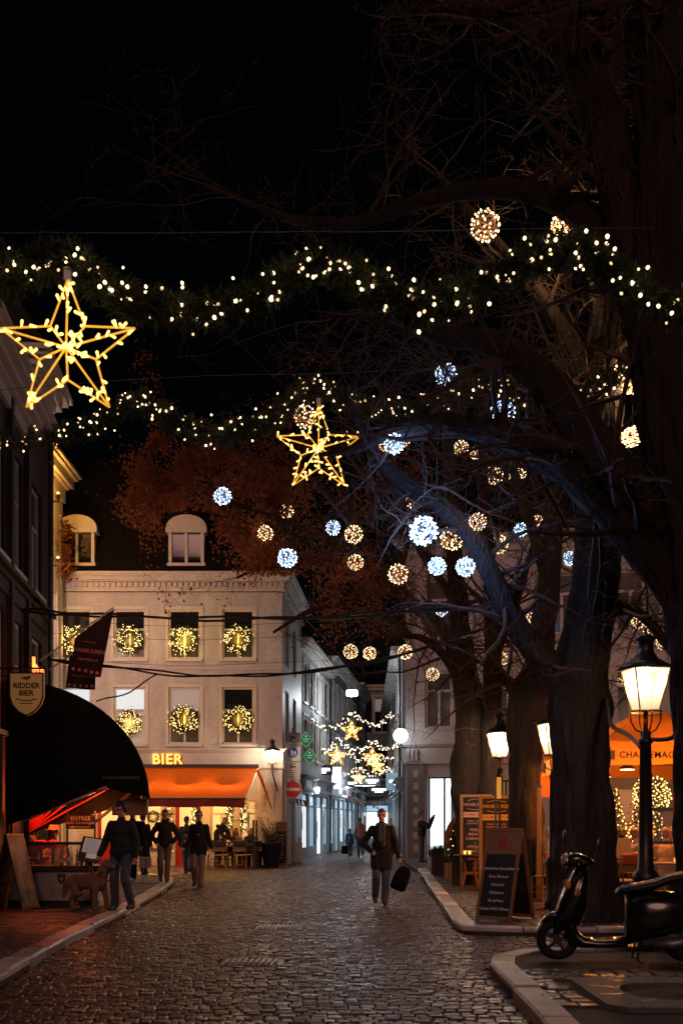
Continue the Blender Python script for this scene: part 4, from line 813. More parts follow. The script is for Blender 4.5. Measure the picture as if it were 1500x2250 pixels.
# ------------------------------------------------------------------ garlands and stars
def bulb_shape(s_=1.0):
    m = MB(); m.lathe([(0.005 * s_, 0.017 * s_), (0.013 * s_, 0.010 * s_), (0.0165 * s_, -0.002 * s_), (0.012 * s_, -0.014 * s_), (0.003 * s_, -0.021 * s_)], 7); return m
def garland(path, D, rad, nb, label, seed, bs=1.0, objs=True, needles=5000, name='light_garland', glow=2.0, nl=0.10):
    pts = [P(a, b, D) for a, b in path]; sp = [Vector(q) for q in spline([tuple(p) for p in pts], 10)]; rg = random.Random(seed)
    t = thing(name, label, 'light garland', sp[len(sp) // 2], 0, 'fir garlands with warm bulbs strung across the street')
    MB().tube(sp, 0.012 * bs, 6).build('rope', m_dark, t, w=True); mb = MB(); B = len(sp) - 1
    for k in range(needles // 12):
        i = rg.randrange(B); c = sp[i].lerp(sp[i + 1], rg.random()); a = rg.uniform(0, 6.28); rr = rad * 0.62 * math.sqrt(rg.random()); d0 = Vector((rg.gauss(0, .6), math.cos(a), math.sin(a))).normalized()
        tip = c + d0 * rr * 1.2
        for q in range(12):
            p = c.lerp(tip, 0.35 + 0.65 * q / 11); d = (d0 + Vector((rg.gauss(0, .8), rg.gauss(0, .8), rg.gauss(0, .8)))).normalized() * nl; e = d.cross(Vector((rg.random() - .5, rg.random() - .5, rg.random() - .5))).normalized() * nl * 0.075
            mb.add([p - e, p + e, p + d], [(0, 1, 2)])
    ob = mb.build('fir_needles', m_needle, t, w=True); ob['kind'] = 'stuff'
    proto = None; allm = MB(); dim = MB()
    for k in range(nb):
        u = (k + rg.random()) / nb * B; i = min(int(u), B - 1); c = sp[i].lerp(sp[i + 1], u - i); a = rg.uniform(0, 6.28); rr = rad * rg.uniform(0.15, 0.92)
        p = c + Vector((rg.gauss(0, 0.05), rr * -abs(math.cos(a)) * 0.9, rr * math.sin(a))) - t.location
        if objs:
            if proto is None:
                proto = bulb_shape(bs).build('bulb', e_bulb, t, smooth=True); ob = proto; proto2 = bulb_shape(bs * 0.8).build('bulb', e_bulb2, t, smooth=True); proto2.location = p + Vector((0.06, 0, 0.05))
            else: ob = (proto if rg.random() < 0.7 else proto2).copy(); COL.objects.link(ob)
            ob.location = p; ob.rotation_euler = (rg.uniform(-.7, .7), rg.uniform(-.7, .7), 0); sc_ = rg.uniform(0.6, 1.12); ob.scale = (sc_, sc_, sc_)
        else: allm.octa(p, 0.035 * bs)
    if not objs: ob = allm.build('bulbs', E('far_bulb', (1.0, 0.80, 0.55), 4.0, False), t); ob['kind'] = 'stuff'
    if glow:
        for k in range(0, 8): lamp('garland_glow', sp[int((k + .5) / 8 * B)] - t.location + Vector((0, -0.15, 0.02)), glow, (1.0, 0.66, 0.38), 0.3, t)
    return t
garland([(-80, 660), (0, 625), (70, 585), (140, 572), (200, 605), (270, 655), (360, 680), (460, 688), (550, 665), (620, 618), (690, 585), (750, 590), (820, 635), (900, 675), (980, 668), (1060, 630), (1140, 590), (1215, 548), (1285, 560), (1350, 605), (1440, 660), (1560, 690)], 10.4, 0.28, 205, 'near fir garland with warm bulbs, the upper one crossing the whole street', 1, 1.0, needles=34000)
garland([(-60, 972), (60, 965), (160, 950), (230, 925), (300, 885), (350, 905), (430, 945), (520, 950), (600, 915), (660, 868), (700, 856), (760, 880), (840, 908), (920, 905), (1000, 870), (1060, 838), (1120, 862), (1200, 885), (1285, 868), (1350, 830), (1400, 775), (1450, 690)], 16.6, 0.28, 265, 'second fir garland with warm bulbs, carrying the smaller star', 2, 1.0, needles=34000)
def star(c, R_, D, label, seed, r_in=0.42, rot=0.0, nb=96, bs=1.0, nm='lit_star', sub=True):
    p = P(c[0], c[1], D); t = thing(nm, label, 'light star', p, 0, 'gold light stars'); rg = random.Random(seed); V_ = []
    for k in range(10):
        a = R(90 + 36 * k) + rot; q = R_ if k % 2 == 0 else R_ * r_in; V_.append(Vector((q * math.cos(a), 0.0, q * math.sin(a))))
    edges = [(V_[k], V_[(k + 1) % 10]) for k in range(10)] + [(V_[k], Vector((0, -0.10 * R_, 0))) for k in range(10)]
    for a, b in edges: MB().tube([a, b], 0.0095 * bs, 6).build('light_tube', e_tube, t, smooth=True)
    mb = MB(); prot = None
    for k in range(nb):
        a, b = edges[rg.randrange(20)] if k >= 20 else edges[k]; q = a.lerp(b, rg.uniform(0.03, 0.97)); e = Vector((rg.gauss(0, 1), -0.5, rg.gauss(0, 1))).normalized() * 0.05 * bs
        if prot is None: m_ = MB(); m_.capsule((0, 0, 0), (0, 0, 0.055 * bs), 0.009 * bs, 0.014 * bs, 6); prot = m_.build('bulb', e_gold, t, smooth=True); ob = prot
        else: ob = prot.copy(); COL.objects.link(ob)
        ob.location = q; ob.rotation_euler = e.to_track_quat('Z', 'Y').to_euler()
    MB().box(-0.03 * bs, 0.03 * bs, -0.03 * bs, 0.03 * bs, R_ * 0.99, R_ + 0.1 * bs).build('socket', m_lead, t)
    lamp('star_glow', (0, -0.25, 0), 5, (1.0, 0.55, 0.10), 0.4, t)
star((149, 769), 0.64, 10.3, 'large gold wire star with bulbs, hanging at the upper left', 1)
star((700, 988), 0.64, 16.5, 'smaller gold wire star with bulbs, hanging over the street middle', 2, nb=96)
star((-82, 1000), 0.60, 16.6, 'gold wire star tip cut off by the left picture edge', 3)
def small_star(c, size, D, label, seed):
    p = P(c[0], c[1], D); t = thing('small_star', label, 'light star', p, 0, 'small gold stars in the alley'); rg = random.Random(seed); mb = MB(); fr = MB(); V_ = []
    for k in range(10): a = R(90 + 36 * k); q = size if k % 2 == 0 else size * 0.45; V_.append(Vector((q * math.cos(a), 0, q * math.sin(a))))
    for k in range(10): fr.tube([V_[k], V_[(k + 1) % 10]], 0.012, 4); fr.tube([V_[k], (0, -0.05, 0)], 0.012, 4)
    fr.build('frame', e_tube, t)
    for k in range(60):
        i = rg.randrange(10); q = V_[i].lerp(V_[(i + 1) % 10], rg.random()).lerp(Vector(), rg.random() ** 1.3 * 0.9); mb.octa((q.x, -0.06 - rg.random() * .06, q.z), 0.04)
    ob = mb.build('bulbs', E('far_gold_bulb', (1.0, 0.66, 0.18), 2.6, False), t); ob['kind'] = 'stuff'
garland([(681, 1568), (700, 1592), (735, 1600), (755, 1585), (772, 1568), (792, 1585), (825, 1596), (845, 1582), (860, 1568)], 50, 0.16, 78, 'highest alley garland of white bulbs with one gold star', 5, 1.0, False, 1500, glow=0, nl=0.14)
garland([(676, 1636), (700, 1650), (722, 1650), (742, 1628), (765, 1645), (795, 1648), (818, 1630), (845, 1645), (878, 1638)], 54, 0.17, 110, 'middle alley garland of white bulbs above two gold stars', 6, 1.0, False, 1500, glow=0, nl=0.14)
garland([(690, 1645), (712, 1668), (735, 1668), (768, 1658), (790, 1672), (820, 1668), (850, 1668), (886, 1660)], 58, 0.17, 90, 'alley garland hanging just behind the two gold stars', 7, 1.0, False, 1200, glow=0, nl=0.14)
garland([(738, 1690), (755, 1702), (775, 1696), (790, 1688), (810, 1704), (835, 1700), (850, 1690), (870, 1703), (893, 1700)], 64, 0.17, 84, 'lower alley garland of white bulbs over the shop signs', 8, 1.0, False, 1200, glow=0, nl=0.14)
garland([(858, 1722), (872, 1736), (885, 1742), (897, 1743)], 60, 0.15, 30, 'short low garland beside the corner pillar', 9, 1.0, False, 500, glow=0, nl=0.14)
for c, s_, D, lb in (((772, 1607), 0.48, 49.6, 'gold star under the highest alley garland'), ((740, 1662), 0.50, 53.6, 'gold star on the left of the alley pair'), ((818, 1665), 0.50, 53.6, 'gold star on the right of the alley pair'), ((828, 1684), 0.42, 57.6, 'gold star overlapping below the right one of the pair'), ((787, 1711), 0.46, 63.6, 'lowest gold star, over the alley shop signs')): small_star(c, s_, D, lb, int(D * 10) + c[0])

# ------------------------------------------------------------------ overhead cables
def cable(pts, r, label, name='overhead_cable', bunch=1):
    t = thing(name, label, 'cable', P(*pts[0])); rg = random.Random(len(label))
    for b in range(bunch):
        q = spline([tuple(P(a, c + (rg.uniform(-3, 3) if bunch > 1 else 0), D)) for a, c, D in pts], 8)
        MB().tube([(x, y + (rg.uniform(-.01, .01)), z + r * 1.2 * math.sin(i * .6 + b * 2.1)) for i, (x, y, z) in enumerate(q)], r, 6).build('strand', m_iron, t, smooth=True, w=True)
cable([(50, 1342, 20.4), (200, 1350, 20.3), (400, 1358, 20), (620, 1360, 19.6), (860, 1346, 19), (1070, 1330, 18.5)], 0.022, 'thick upper bundle of black cables from the left house to the trees', bunch=2)
cable([(105, 1452, 20.6), (220, 1462, 20.5), (400, 1482, 20), (560, 1482, 19.6), (760, 1465, 19), (930, 1425, 18.5), (1080, 1375, 18)], 0.018, 'lower bundle of black cables crossing before the white house', bunch=2)
cable([(212, 1542, 20), (280, 1522, 20), (345, 1482, 20)], 0.014, 'short black cable rising from the dark canopy')
cable([(1330, 1535, 16.5), (1345, 1590, 15.5), (1400, 1634, 14.4), (1430, 1632, 14.2), (1500, 1605, 13.6)], 0.03, 'black cable sagging behind the tall lantern post')
cable([(-20, 512, 10.4), (380, 510, 10.4), (760, 508, 10.4), (1340, 500, 10.4), (1520, 505, 10.4)], 0.004, 'thin steel wire above the near garland', 'support_wire')
cable([(-20, 858, 16.6), (380, 828, 16.6), (700, 820, 16.6), (1100, 800, 16.6), (1480, 770, 16.6)], 0.004, 'thin steel wire above the second garland', 'support_wire')
for k, y0 in enumerate((1362, 1392, 1448)): cable([(110, y0, 30), (400, y0 + 14, 30), (720, y0 + 4, 30)], 0.006, ['thin wire before the upper windows, highest of three', 'thin wire before the upper windows, middle of three', 'thin wire before the upper windows, lowest of three'][k], 'thin_wire')
# ------------------------------------------------------------------ cafe front on the left: canopy, sign, flags, counter
CN = thing('dark_canopy', 'rounded black hood canopy with small CHARLEMAGNE lettering on the left terrace', 'awning', (-5.75, 19.5, 0))
ca, cb, cz = 2.45, 2.02, 1.95
prof = [(ca * math.sin(R(a)), cz + cb * math.cos(R(a))) for a in range(0, 91, 6)]
mb = MB(); n = len(prof); ny = 6
for j in range(ny + 1):
    for i, (x, z) in enumerate(prof): mb.v.append((x * (1 - 0.012 * j) - 0.03 * j, j * 0.24, z - 0.03 * math.sin(math.pi * (j % 2))))
for j in range(ny):
    for i in range(n - 1): mb.f.append((j * n + i, j * n + i + 1, (j + 1) * n + i + 1, (j + 1) * n + i))
mb.build('hood', m_black, CN, smooth=True)
low = [(0.0, 1.47), (0.75, 1.76), (1.35, 2.02), (1.78, 2.20), (2.42, 2.02), (2.45, 1.95)]
mb = MB(); mb.prism([(0, cz + cb - 0.004)] + [(x * 0.998, z - 0.004) for x, z in prof[1:]] + low[::-1][1:], -0.012, 0.0); mb.build('end_panel', m_black, CN)
m_seam = M('canvas_seam', (0.012, 0.012, 0.013), rough=0.8)
for a in range(12, 88, 12): MB().tube([(0.9 * math.sin(R(a)), -0.016, 1.95 + 0.75 * math.cos(R(a))), (ca * math.sin(R(a)), -0.016, cz + cb * math.cos(R(a)) - 0.01)], 0.008, 5).build('seam', m_seam, CN)
for j in (0, 3, 6): MB().tube([(x * (1 - 0.012 * j) - 0.03 * j, j * 0.24, z + 0.006) for x, z in prof], 0.012, 6).build('hoop_seam', m_seam, CN)
mb = MB(); mb.quad((1.70, -0.03, 2.42), (2.38, -0.03, 2.36), (2.47, -0.03, 1.96), (1.74, -0.03, 2.12)); mb.quad((2.40, -0.03, 2.36), (2.06, 1.44, 2.36), (2.13, 1.44, 1.95), (2.48, -0.03, 1.95)); mb.build('valance', m_black, CN)
text('CHARLEMAGNE', 0.064, (1.98, -0.034, 2.30), M('faded_print', (0.36, 0.22, 0.16), rough=0.8), CN, ext=0.001, space=1.5)
for k in range(9):
    a = R(6 + k * 7.4); MB().tube([(0.02, 1.40, 1.36), (2.15 * math.sin(a), 1.40, 1.36 + (cz + cb - 1.42) * math.cos(a))], 0.018, 6).build('rib', m_red, CN)  # metal ribs; their red stands in for the heater light on them
mb = MB(); mb.prism([(0, 1.33)] + [(x * .90 - .15, z) for x, z in prof], 1.445, 1.46); mb.build('end_panel', m_black, CN)
mb = MB(); mb.bar((0.3, 0.02, 1.56), (1.75, 0.02, 2.16), 0.035); mb.bar((1.2, 1.3, 1.5), (2.1, 0.5, 2.1), 0.05); mb.build('folding_arm', m_lead, CN)
MB().box(1.75, 2.36, 0.35, 0.5, 1.66, 1.93).build('wooden_fascia', m_wood, CN)
for x in (0.15, 0.75):
    MB().lathe([(0.03, 2.36), (0.10, 2.28), (0.09, 2.24)], 10, (x, .95, -0.1)).build('heater_lamp', m_dark, CN)
    MB().ell((x, .95, 2.12), 0.05).build('heater_bulb', e_neon, CN)
lamp('heater_light', (0.45, 0.95, 2.0), 60, (1.0, 0.13, 0.03), 0.08, CN)
lamp('heater_light', (1.35, 1.1, 1.75), 24, (1.0, 0.24, 0.06), 0.08, CN)
# beer sign on a bracket with red neon on top
BS = thing('beer_sign', 'cream shield shaped RIDDER BIER sign hanging from the left house', 'sign', P(58, 1525, 18.4))
sw, shh = 0.27, 0.34
shield = [(-sw, shh), (sw, shh), (sw, -0.04), (sw * 0.82, -0.18), (sw * 0.45, -0.29), (0, -0.35), (-sw * 0.45, -0.29), (-sw * 0.82, -0.18), (-sw, -0.04)]
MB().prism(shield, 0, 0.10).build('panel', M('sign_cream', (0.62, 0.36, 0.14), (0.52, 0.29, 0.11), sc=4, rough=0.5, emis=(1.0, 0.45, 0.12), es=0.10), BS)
mb = MB()
for i in range(9):
    a, b = shield[i], shield[(i + 1) % 9]; mb.bar((a[0], -0.008, a[1]), (b[0], -0.008, b[1]), 0.022)
mb.build('rim', m_dwood, BS)
m_ink = M('dark_ink', (0.03, 0.018, 0.012), rough=0.7)
text('RIDDER', 0.125, (0, -0.006, 0.13), m_ink, BS, bold=0.003); text('BIER', 0.125, (0, -0.006, 0.01), m_ink, BS, bold=0.003)
mb = MB(); mb.tube([(-0.17 + 0.034 * k, -0.006, -0.075 - 0.035 * math.sin(math.pi * k / 10)) for k in range(11)], 0.008, 4); mb.box(-0.1, 0.1, -0.008, -0.004, -0.16, -0.145); mb.build('scroll_print', m_ink, BS)
mb = MB(); mb.ell((0, -0.004, 0.255), (0.055, 0.004, 0.03)); mb.ell((0.05, -0.004, 0.275), (0.025, 0.004, 0.02)); mb.ell((-0.06, -0.004, 0.26), (0.03, 0.004, 0.012)); mb.build('crest_print', M('rust_ink', (0.30, 0.10, 0.03), rough=0.7), BS)
MB().tube([(-0.45, 0.05, 0.42), (0.30, 0.05, 0.42)], 0.018, 8).build('bracket', m_iron, BS)
for x in (-0.2, 0.2): MB().tube([(x, 0.05, 0.42), (x, 0.05, 0.34)], 0.008, 6).build('hook', m_iron, BS)
NS = thing('neon_lamp', 'glowing red neon shape just above the beer sign', 'lamp', P(80, 1470, 18.8))
MB().prism([(-0.07, -0.10), (0.11, -0.10), (0.11, -0.01), (0.03, 0.02), (-0.03, 0.10), (-0.035, 0.20), (-0.07, 0.20)], 0, 0.05).build('neon_plate', e_neon, NS); mb = MB(); mb.bar((-0.08, -0.01, -0.035), (0.12, -0.01, -0.035), 0.014); mb.bar((0.0, -0.01, -0.10), (0.0, -0.01, -0.03), 0.014); mb.bar((0.11, 0.02, -0.12), (-0.6, 0.02, -0.12), 0.03); mb.build('holder', m_iron, NS)
lamp('neon_light', (0.05, -0.2, 0.0), 7, (1.0, 0.16, 0.03), 0.1, NS)
# flags
m_flag = M('dark_flag', (0.035, 0.014, 0.016), (0.055, 0.018, 0.018), sc=3, rough=0.8, transl=0.3); m_fprint = M('flag_print', (0.75, 0.30, 0.18), rough=0.8)
def flag(label, D, poly, txt, stars, pole, seed):
    t = thing('flag', label, 'flag', P(poly[0][0], poly[0][1], D)); base = t.location
    A, B_, C_, D_ = [P(a, b, D) - base for a, b in poly]; mb = MB(); N_ = 14; vs = []
    for i in range(N_ + 1):
        for j in range(N_ + 1):
            u, v = i / N_, j / N_; p = A.lerp(B_, u).lerp(D_.lerp(C_, u), v); p.y += 0.035 * math.sin(u * 9 + seed) * (0.3 + v); vs.append(p)
    mb.add(vs, [(i * (N_ + 1) + j, (i + 1) * (N_ + 1) + j, (i + 1) * (N_ + 1) + j + 1, i * (N_ + 1) + j + 1) for i in range(N_) for j in range(N_)]); mb.build('cloth', m_flag, t, smooth=True)
    for s, size, (px, py), sx in txt: text(s, size, P(px, py, D - 0.17) - base, m_fprint, t, rot=(R(90), R(7), 0), sx=sx, ext=0.0005)
    for px, py in stars:
        c = P(px, py, D - 0.15) - base; V_ = []
        for k in range(10): a = R(90 + 36 * k); q = 0.042 if k % 2 == 0 else 0.018; V_.append((c.x + q * math.cos(a), c.z + q * math.sin(a)))
        MB().prism(V_, c.y, c.y + 0.002).build('star_print', m_fprint, t)
    MB().tube([P(*pole[0], D + 0.02) - base, P(*pole[1], D + 0.02) - base], 0.016, 8).build('pole', m_white, t)
    return t
flag('dark pennant with VANBUUREN lettering hanging from a slanting white pole', 20.2, [(164, 1402), (250, 1338), (221, 1488), (155, 1482)], [('VANBUUREN', 0.10, (197, 1431), 0.92), ('MAASTRICHT', 0.06, (193, 1450), 1.0), ('GRAND CAFE', 0.03, (196, 1411), 1.2)], [(161, 1470), (174, 1472), (188, 1474), (201, 1477), (213, 1479)], [(88, 1452), (250, 1335)], 0)
flag('second dark flag with white stars hanging behind the VANBUUREN pennant', 20.9, [(152, 1440), (212, 1446), (210, 1517), (143, 1511)], [('MAASTRICHT', 0.07, (180, 1485), 1.0)], [(152, 1505), (164, 1507), (177, 1507), (190, 1508), (202, 1508)], [(108, 1472), (166, 1432)], 2)
# terrace counter
BO = thing('bar_counter', 'terrace bar counter with a white printed front and dark top', 'counter', (-5.75, 19.6, 0.09))
MB().box(0.05, 1.52, 0.0, 0.6, 0.10, 0.60).build('front_panel', M('white_laminate', (0.55, 0.52, 0.5), (0.48, 0.45, 0.43), sc=3, rough=0.45), BO); MB().box(0, 1.6, -0.05, 0.68, 0.602, 0.70).build('counter_top', m_dwood, BO, bevel=0.01)
MB().box(0.1, 1.46, 0.03, 0.55, 0.0, 0.098).build('plinth', m_dark, BO)
mb = MB(); mb.prism([(0.86, 0.56), (1.0, 0.56), (1.0, 0.46), (0.97, 0.41), (0.93, 0.385), (0.89, 0.41), (0.86, 0.46)], -0.008, -0.002); mb.build('crest', m_dark, BO)
mb = MB(); mb.tube([(0.89, -0.01, 0.49), (0.93, -0.01, 0.45), (0.97, -0.01, 0.49)], 0.006, 4); mb.tube([(0.93, -0.01, 0.54), (0.93, -0.01, 0.42)], 0.006, 4); mb.build('crest_mark', m_chalk, BO)
text('Jülgen', 0.19, (0.98, -0.004, 0.26), M('grey_print', (0.25, 0.23, 0.23), rough=0.6), BO, ext=0.001)
mb = MB(); mb.box(-0.02, 1.3, -0.02, 0.03, 1.06, 1.11); mb.box(-0.02, 0.03, -0.02, 0.03, 0.702, 1.65); mb.box(1.26, 1.3, -0.02, 0.03, 0.702, 1.06); mb.build('screen_frame', m_iron, BO)
MB().box(0.04, 1.25, 0.0, 0.008, 0.71, 1.055).build('screen_glass', m_clear, BO)
def bottle(loc, h, m, label, cap=m_red):
    t = thing('bottle', label, 'bottle', loc, 0, 'bottles on the bar counter'); MB().lathe([(0.033, 0), (0.035, 0.01), (0.035, h * .55), (0.028, h * .66), (0.013, h * .78), (0.012, h * .95)], 12).build('glass', m, t, smooth=True); MB().lathe([(0.0355, h * .2), (0.0357, h * .21), (0.0357, h * .45), (0.0355, h * .46)], 12).build('paper_label', m_paper, t); MB().lathe([(0.014, h * .951), (0.014, h)], 8).build('cap', cap, t)
mgl = [M('amber_bottle', (0.25, 0.07, 0.01), rough=0.1, alpha=0.8), M('green_bottle', (0.03, 0.09, 0.03), rough=0.1, alpha=0.8), M('clear_bottle', (0.6, 0.5, 0.42), rough=0.08, alpha=0.45)]
for i, (x, y, h, lb) in enumerate([(0.80, 0.2, 0.34, 'tall pale bottle, first from the left on the bar counter'), (0.90, 0.12, 0.26, 'squat amber bottle second from the left on the counter'), (0.98, 0.3, 0.30, 'bottle third from the left on the counter'), (1.06, 0.15, 0.32, 'clear bottle in the middle of the counter row'), (1.13, 0.32, 0.28, 'amber bottle right of the middle on the counter'), (1.21, 0.18, 0.33, 'bottle third from the right end of the counter'), (1.30, 0.28, 0.31, 'bottle next to the last on the counter'), (1.38, 0.2, 0.33, 'last bottle at the right end of the counter')]):
    bottle((-5.75 + x, 19.6 + y, 0.79), h, mgl[[2, 0, 1, 2, 0, 2, 0, 1][i]], lb)
for i, x in enumerate((0.38, 0.60)):
    t = thing('round_cushion', ['red round bar cushion at the left on the screen rail', 'red round bar cushion beside the hat'][i], 'cushion', (-5.75 + x, 20.35, 1.12)); MB().ell((0, 0, 0.02), (0.13, 0.13, 0.09), u=14, v=9).build('cover', M('red_velvet', (0.45, 0.03, 0.02), rough=0.8, bump=0.2), t, smooth=True); MB().ell((0, 0, 0.108), (0.02, 0.02, 0.008)).build('button', m_dark, t); MB().lathe([(0.05, -1.02), (0.03, -0.98), (0.03, -0.06)], 10).build('stool_stem', m_iron, t)
mb = MB()
# entree sign, menu case
ES = thing('entree_sign', 'black hanging ENTREE sign with an arrow on two posts by the terrace', 'sign', P(177, 1807, 20.6))
MB().box(-0.27, 0.27, 0, 0.03, -0.125, 0.13).build('board', m_dark, ES); text('ENTREE', 0.105, (0, -0.004, 0.06), m_chalk, ES, ext=0.001); text('Café Charlemagne', 0.066, (0, -0.004, -0.015), m_chalk, ES, ext=0.001)
mb = MB(); mb.box(-0.14, 0.17, -0.004, -0.001, -0.095, -0.082); mb.prism([(-0.21, -0.088), (-0.13, -0.065), (-0.13, -0.112)], -0.004, -0.001); mb.build('arrow', m_chalk, ES)
zb = ES.location.z
for x in (-0.25, 0.25): MB().box(x - 0.015, x + 0.015, 0.031, 0.06, 0.09 - zb, 0.2).build('post', m_iron, ES)
MC = thing('menu_case', 'tilted menu case with white printed pages beside the counter', 'menu board', (P(200, 1868, 19.3).x, 19.3, 0.09)); zc = P(200, 1868, 19.3).z - 0.09
rt = Matrix.Rotation(R(-24), 3, 'X') @ Matrix.Rotation(R(9), 3, 'Y')
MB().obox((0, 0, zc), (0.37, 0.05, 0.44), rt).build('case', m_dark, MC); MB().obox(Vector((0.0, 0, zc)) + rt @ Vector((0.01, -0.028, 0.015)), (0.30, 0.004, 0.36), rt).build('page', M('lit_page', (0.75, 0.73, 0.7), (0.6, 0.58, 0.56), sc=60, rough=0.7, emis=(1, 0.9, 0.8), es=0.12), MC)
MB().obox(Vector((0.0, 0, zc)) + rt @ Vector((-0.1, -0.032, -0.12)), (0.10, 0.004, 0.10), rt).build('crest', m_dark, MC)
for k in range(12): MB().obox(Vector((0.0, 0, zc)) + rt @ Vector((0.01, -0.031, 0.17 - k * 0.022)), (0.24, 0.002, 0.006), rt).build('print_line', M('grey_print2', (0.3, 0.28, 0.28)), MC)
MB().tube([(0, 0.02, 0), (0, 0.02, zc - 0.1)], 0.02, 8).build('stand', m_iron, MC); MB().lathe([(0.17, 0), (0.17, 0.02), (0.03, 0.04)], 16).build('foot', m_iron, MC)

def a_board(label, loc, rz, w, h, spread, face, frame, lines, head=None, txtm=m_chalk, ts=0.07, thin=0.045):
    """folding pavement board: front leaf leans back, rear leaf props it"""
    t = thing('pavement_board', label, 'menu board', loc, rz); al = math.atan2(spread / 2, h)
    for s_, nm in ((-1, 'front_leaf'), (1, 'rear_leaf')):
        rot = Matrix.Rotation(al * s_, 3, 'X'); c = Vector((0, s_ * spread / 4, h / 2)); hh = h / math.cos(al); f = MB()
        for x in (-w / 2 + thin / 2, w / 2 - thin / 2): f.obox(c + rot @ Vector((x, 0, 0)), (thin, 0.03, hh), rot)
        for z in (-hh / 2 + thin, hh / 2 - thin / 2): f.obox(c + rot @ Vector((0, 0.001, z)), (w - 2 * thin, 0.028, thin), rot)
        lf_ = f.build(nm, frame, t)
        top = hh / 2 - (0.28 * hh if head else thin)
        MB().obox(c + rot @ Vector((0, 0.004, (top - hh / 2 + thin) / 2)), (w - 2 * thin, 0.014, top + hh / 2 - thin * 1.5), rot).build('chalk_panel', face, lf_)
        if head:
            MB().obox(c + rot @ Vector((0, 0.002, (hh / 2 - thin + top) / 2)), (w - 2 * thin, 0.016, hh / 2 - thin - top), rot).build('header', frame, lf_)
            if s_ < 0:
                q = c + rot @ Vector((0, -0.010, (hh / 2 - thin + top) / 2)); V_ = [(-.05, -.09), (.03, -.09), (.06, -.04), (.06, .05), (.02, .09), (-.03, .09), (-.03, -.04), (-.005, -.04), (.02, -.01), (.02, .04), (-.05, .09)]
                e = MB(); e.obox(q + rot @ Vector((-0.04, 0, 0)), (0.03, 0.006, 0.18), rot); e.obox(q + rot @ Vector((0.0, 0, 0.08)), (0.07, 0.006, 0.025), rot); e.obox(q + rot @ Vector((0.045, 0, 0.0)), (0.03, 0.006, 0.15), rot); e.obox(q + rot @ Vector((0.0, 0, -0.08)), (0.07, 0.006, 0.025), rot); e.build('emblem', head, lf_)
        if s_ < 0:
            for k, s in enumerate(lines): p = c + rot @ Vector((0, -0.012, top - 0.16 * hh - k * (top + hh / 2 - 0.2 * hh) / max(1, len(lines)))); text(s, ts, p, txtm, lf_, rot=(R(90) + al * s_, 0, 0), ext=0.001)
    MB().bar((w / 2 - 0.01, -spread * 0.17, h * 0.35), (w / 2 - 0.01, spread * 0.17, h * 0.35), 0.012).build('brace', m_iron, t)
    return t
a_board('large wooden pavement board listing dishes in chalk, on the right kerb', (P(1112, 2030, 16.9).x, 17.0, 0.09), R(-38), 0.60, 1.36, 0.72, m_slatebd, m_wood, ['Maastrichtse Specialiteiten', 'Soto Maraval', 'Schnitzel', 'Vidéestro', 'Vis & Friet', 'Salade Wild Wilsse'], head=m_red, ts=0.062)
a_board('wooden pavement board seen edge on before the bar counter', (P(45, 1955, 19.1).x - 0.05, 18.9, 0.09), R(-100), 0.62, 1.26, 0.60, M('menu_sheets', (0.30, 0.24, 0.21), (0.16, 0.12, 0.10), sc=9, rough=0.6), m_wood, [], ts=0.05)
# cafe terrace in front of the white house
def chair_mesh(t, mat=m_rattan, rug=None):
    for x in (-0.2, 0.2):
        MB().tube([(x, -0.2, 0), (x * 0.95, -0.19, 0.44)], 0.016, 7).build('leg', mat, t); MB().tube([(x, 0.22, 0), (x * 0.95, 0.19, 0.44), (x * 1.02, 0.25, 0.62), (x, 0.29, 0.84)], 0.016, 7).build('leg', mat, t)
    MB().lathe([(0.21, 0.435), (0.235, 0.45), (0.21, 0.468)], 18).build('seat', mat, t)
    mb = MB(); mb.tube([(-0.2, 0.29, 0.60), (-0.2, 0.29, 0.82), (-0.12, 0.31, 0.90), (0, 0.315, 0.92), (0.12, 0.31, 0.90), (0.2, 0.29, 0.82), (0.2, 0.29, 0.60), (-0.2, 0.29, 0.60)], 0.016, 7); mb.build('back_frame', mat, t)
    MB().box(-0.185, 0.185, 0.29, 0.30, 0.62, 0.87).build('woven_back', mat, t); mb = MB()
    for k in range(2):
        z = 0.15 + 0.1 * k; mb.tube([(-0.2, -0.2, z), (0.2, -0.2, z)], 0.010, 6); mb.tube([(-0.2, 0.21, z), (0.2, 0.21, z)], 0.010, 6)
    mb.tube([(-0.2, 0.21, 0.25), (0, 0.21, 0.40), (0.2, 0.21, 0.25)], 0.010, 6); mb.build('stretcher', mat, t)
    if rug is not None: MB().obox((0, 0.31, 0.83), (0.44, 0.08, 0.18)).build('blanket', rug, t, bevel=0.03)
m_rug = M('grey_blanket', (0.05, 0.045, 0.045), rough=0.95, bump=0.3); m_rugr = M('orange_blanket', (0.5, 0.10, 0.03), rough=0.95, bump=0.3)
ch0 = thing('rattan_chair', 'rattan chair with a dark blanket, rightmost with its back to the street', 'chair', (0, 0, 0), 0, 'rattan chairs under the orange awning'); chair_mesh(ch0, rug=m_rug)
ch0.location = ((528 - CX) / F * 37.2, 37.2, 0); ch0.rotation_euler = (0, 0, R(180))
for px, D, rz, lb in ((487, 37.2, 176, 'rattan chair with a dark blanket, second from the right facing the cafe'), (446, 37.4, 185, 'rattan chair half hidden behind the man in the dark coat'), (548, 37.7, 250, 'rattan chair turned sideways beside the tall planter'), (505, 38.6, 5, 'rattan chair under the seated dark haired woman'), (542, 38.6, 20, 'rattan chair under the seated man by the screen'), (472, 38.7, -10, 'rattan chair by the standing grey haired man')):
    dup(ch0, ((px - CX) / F * D, D, 0), R(rz), lb)
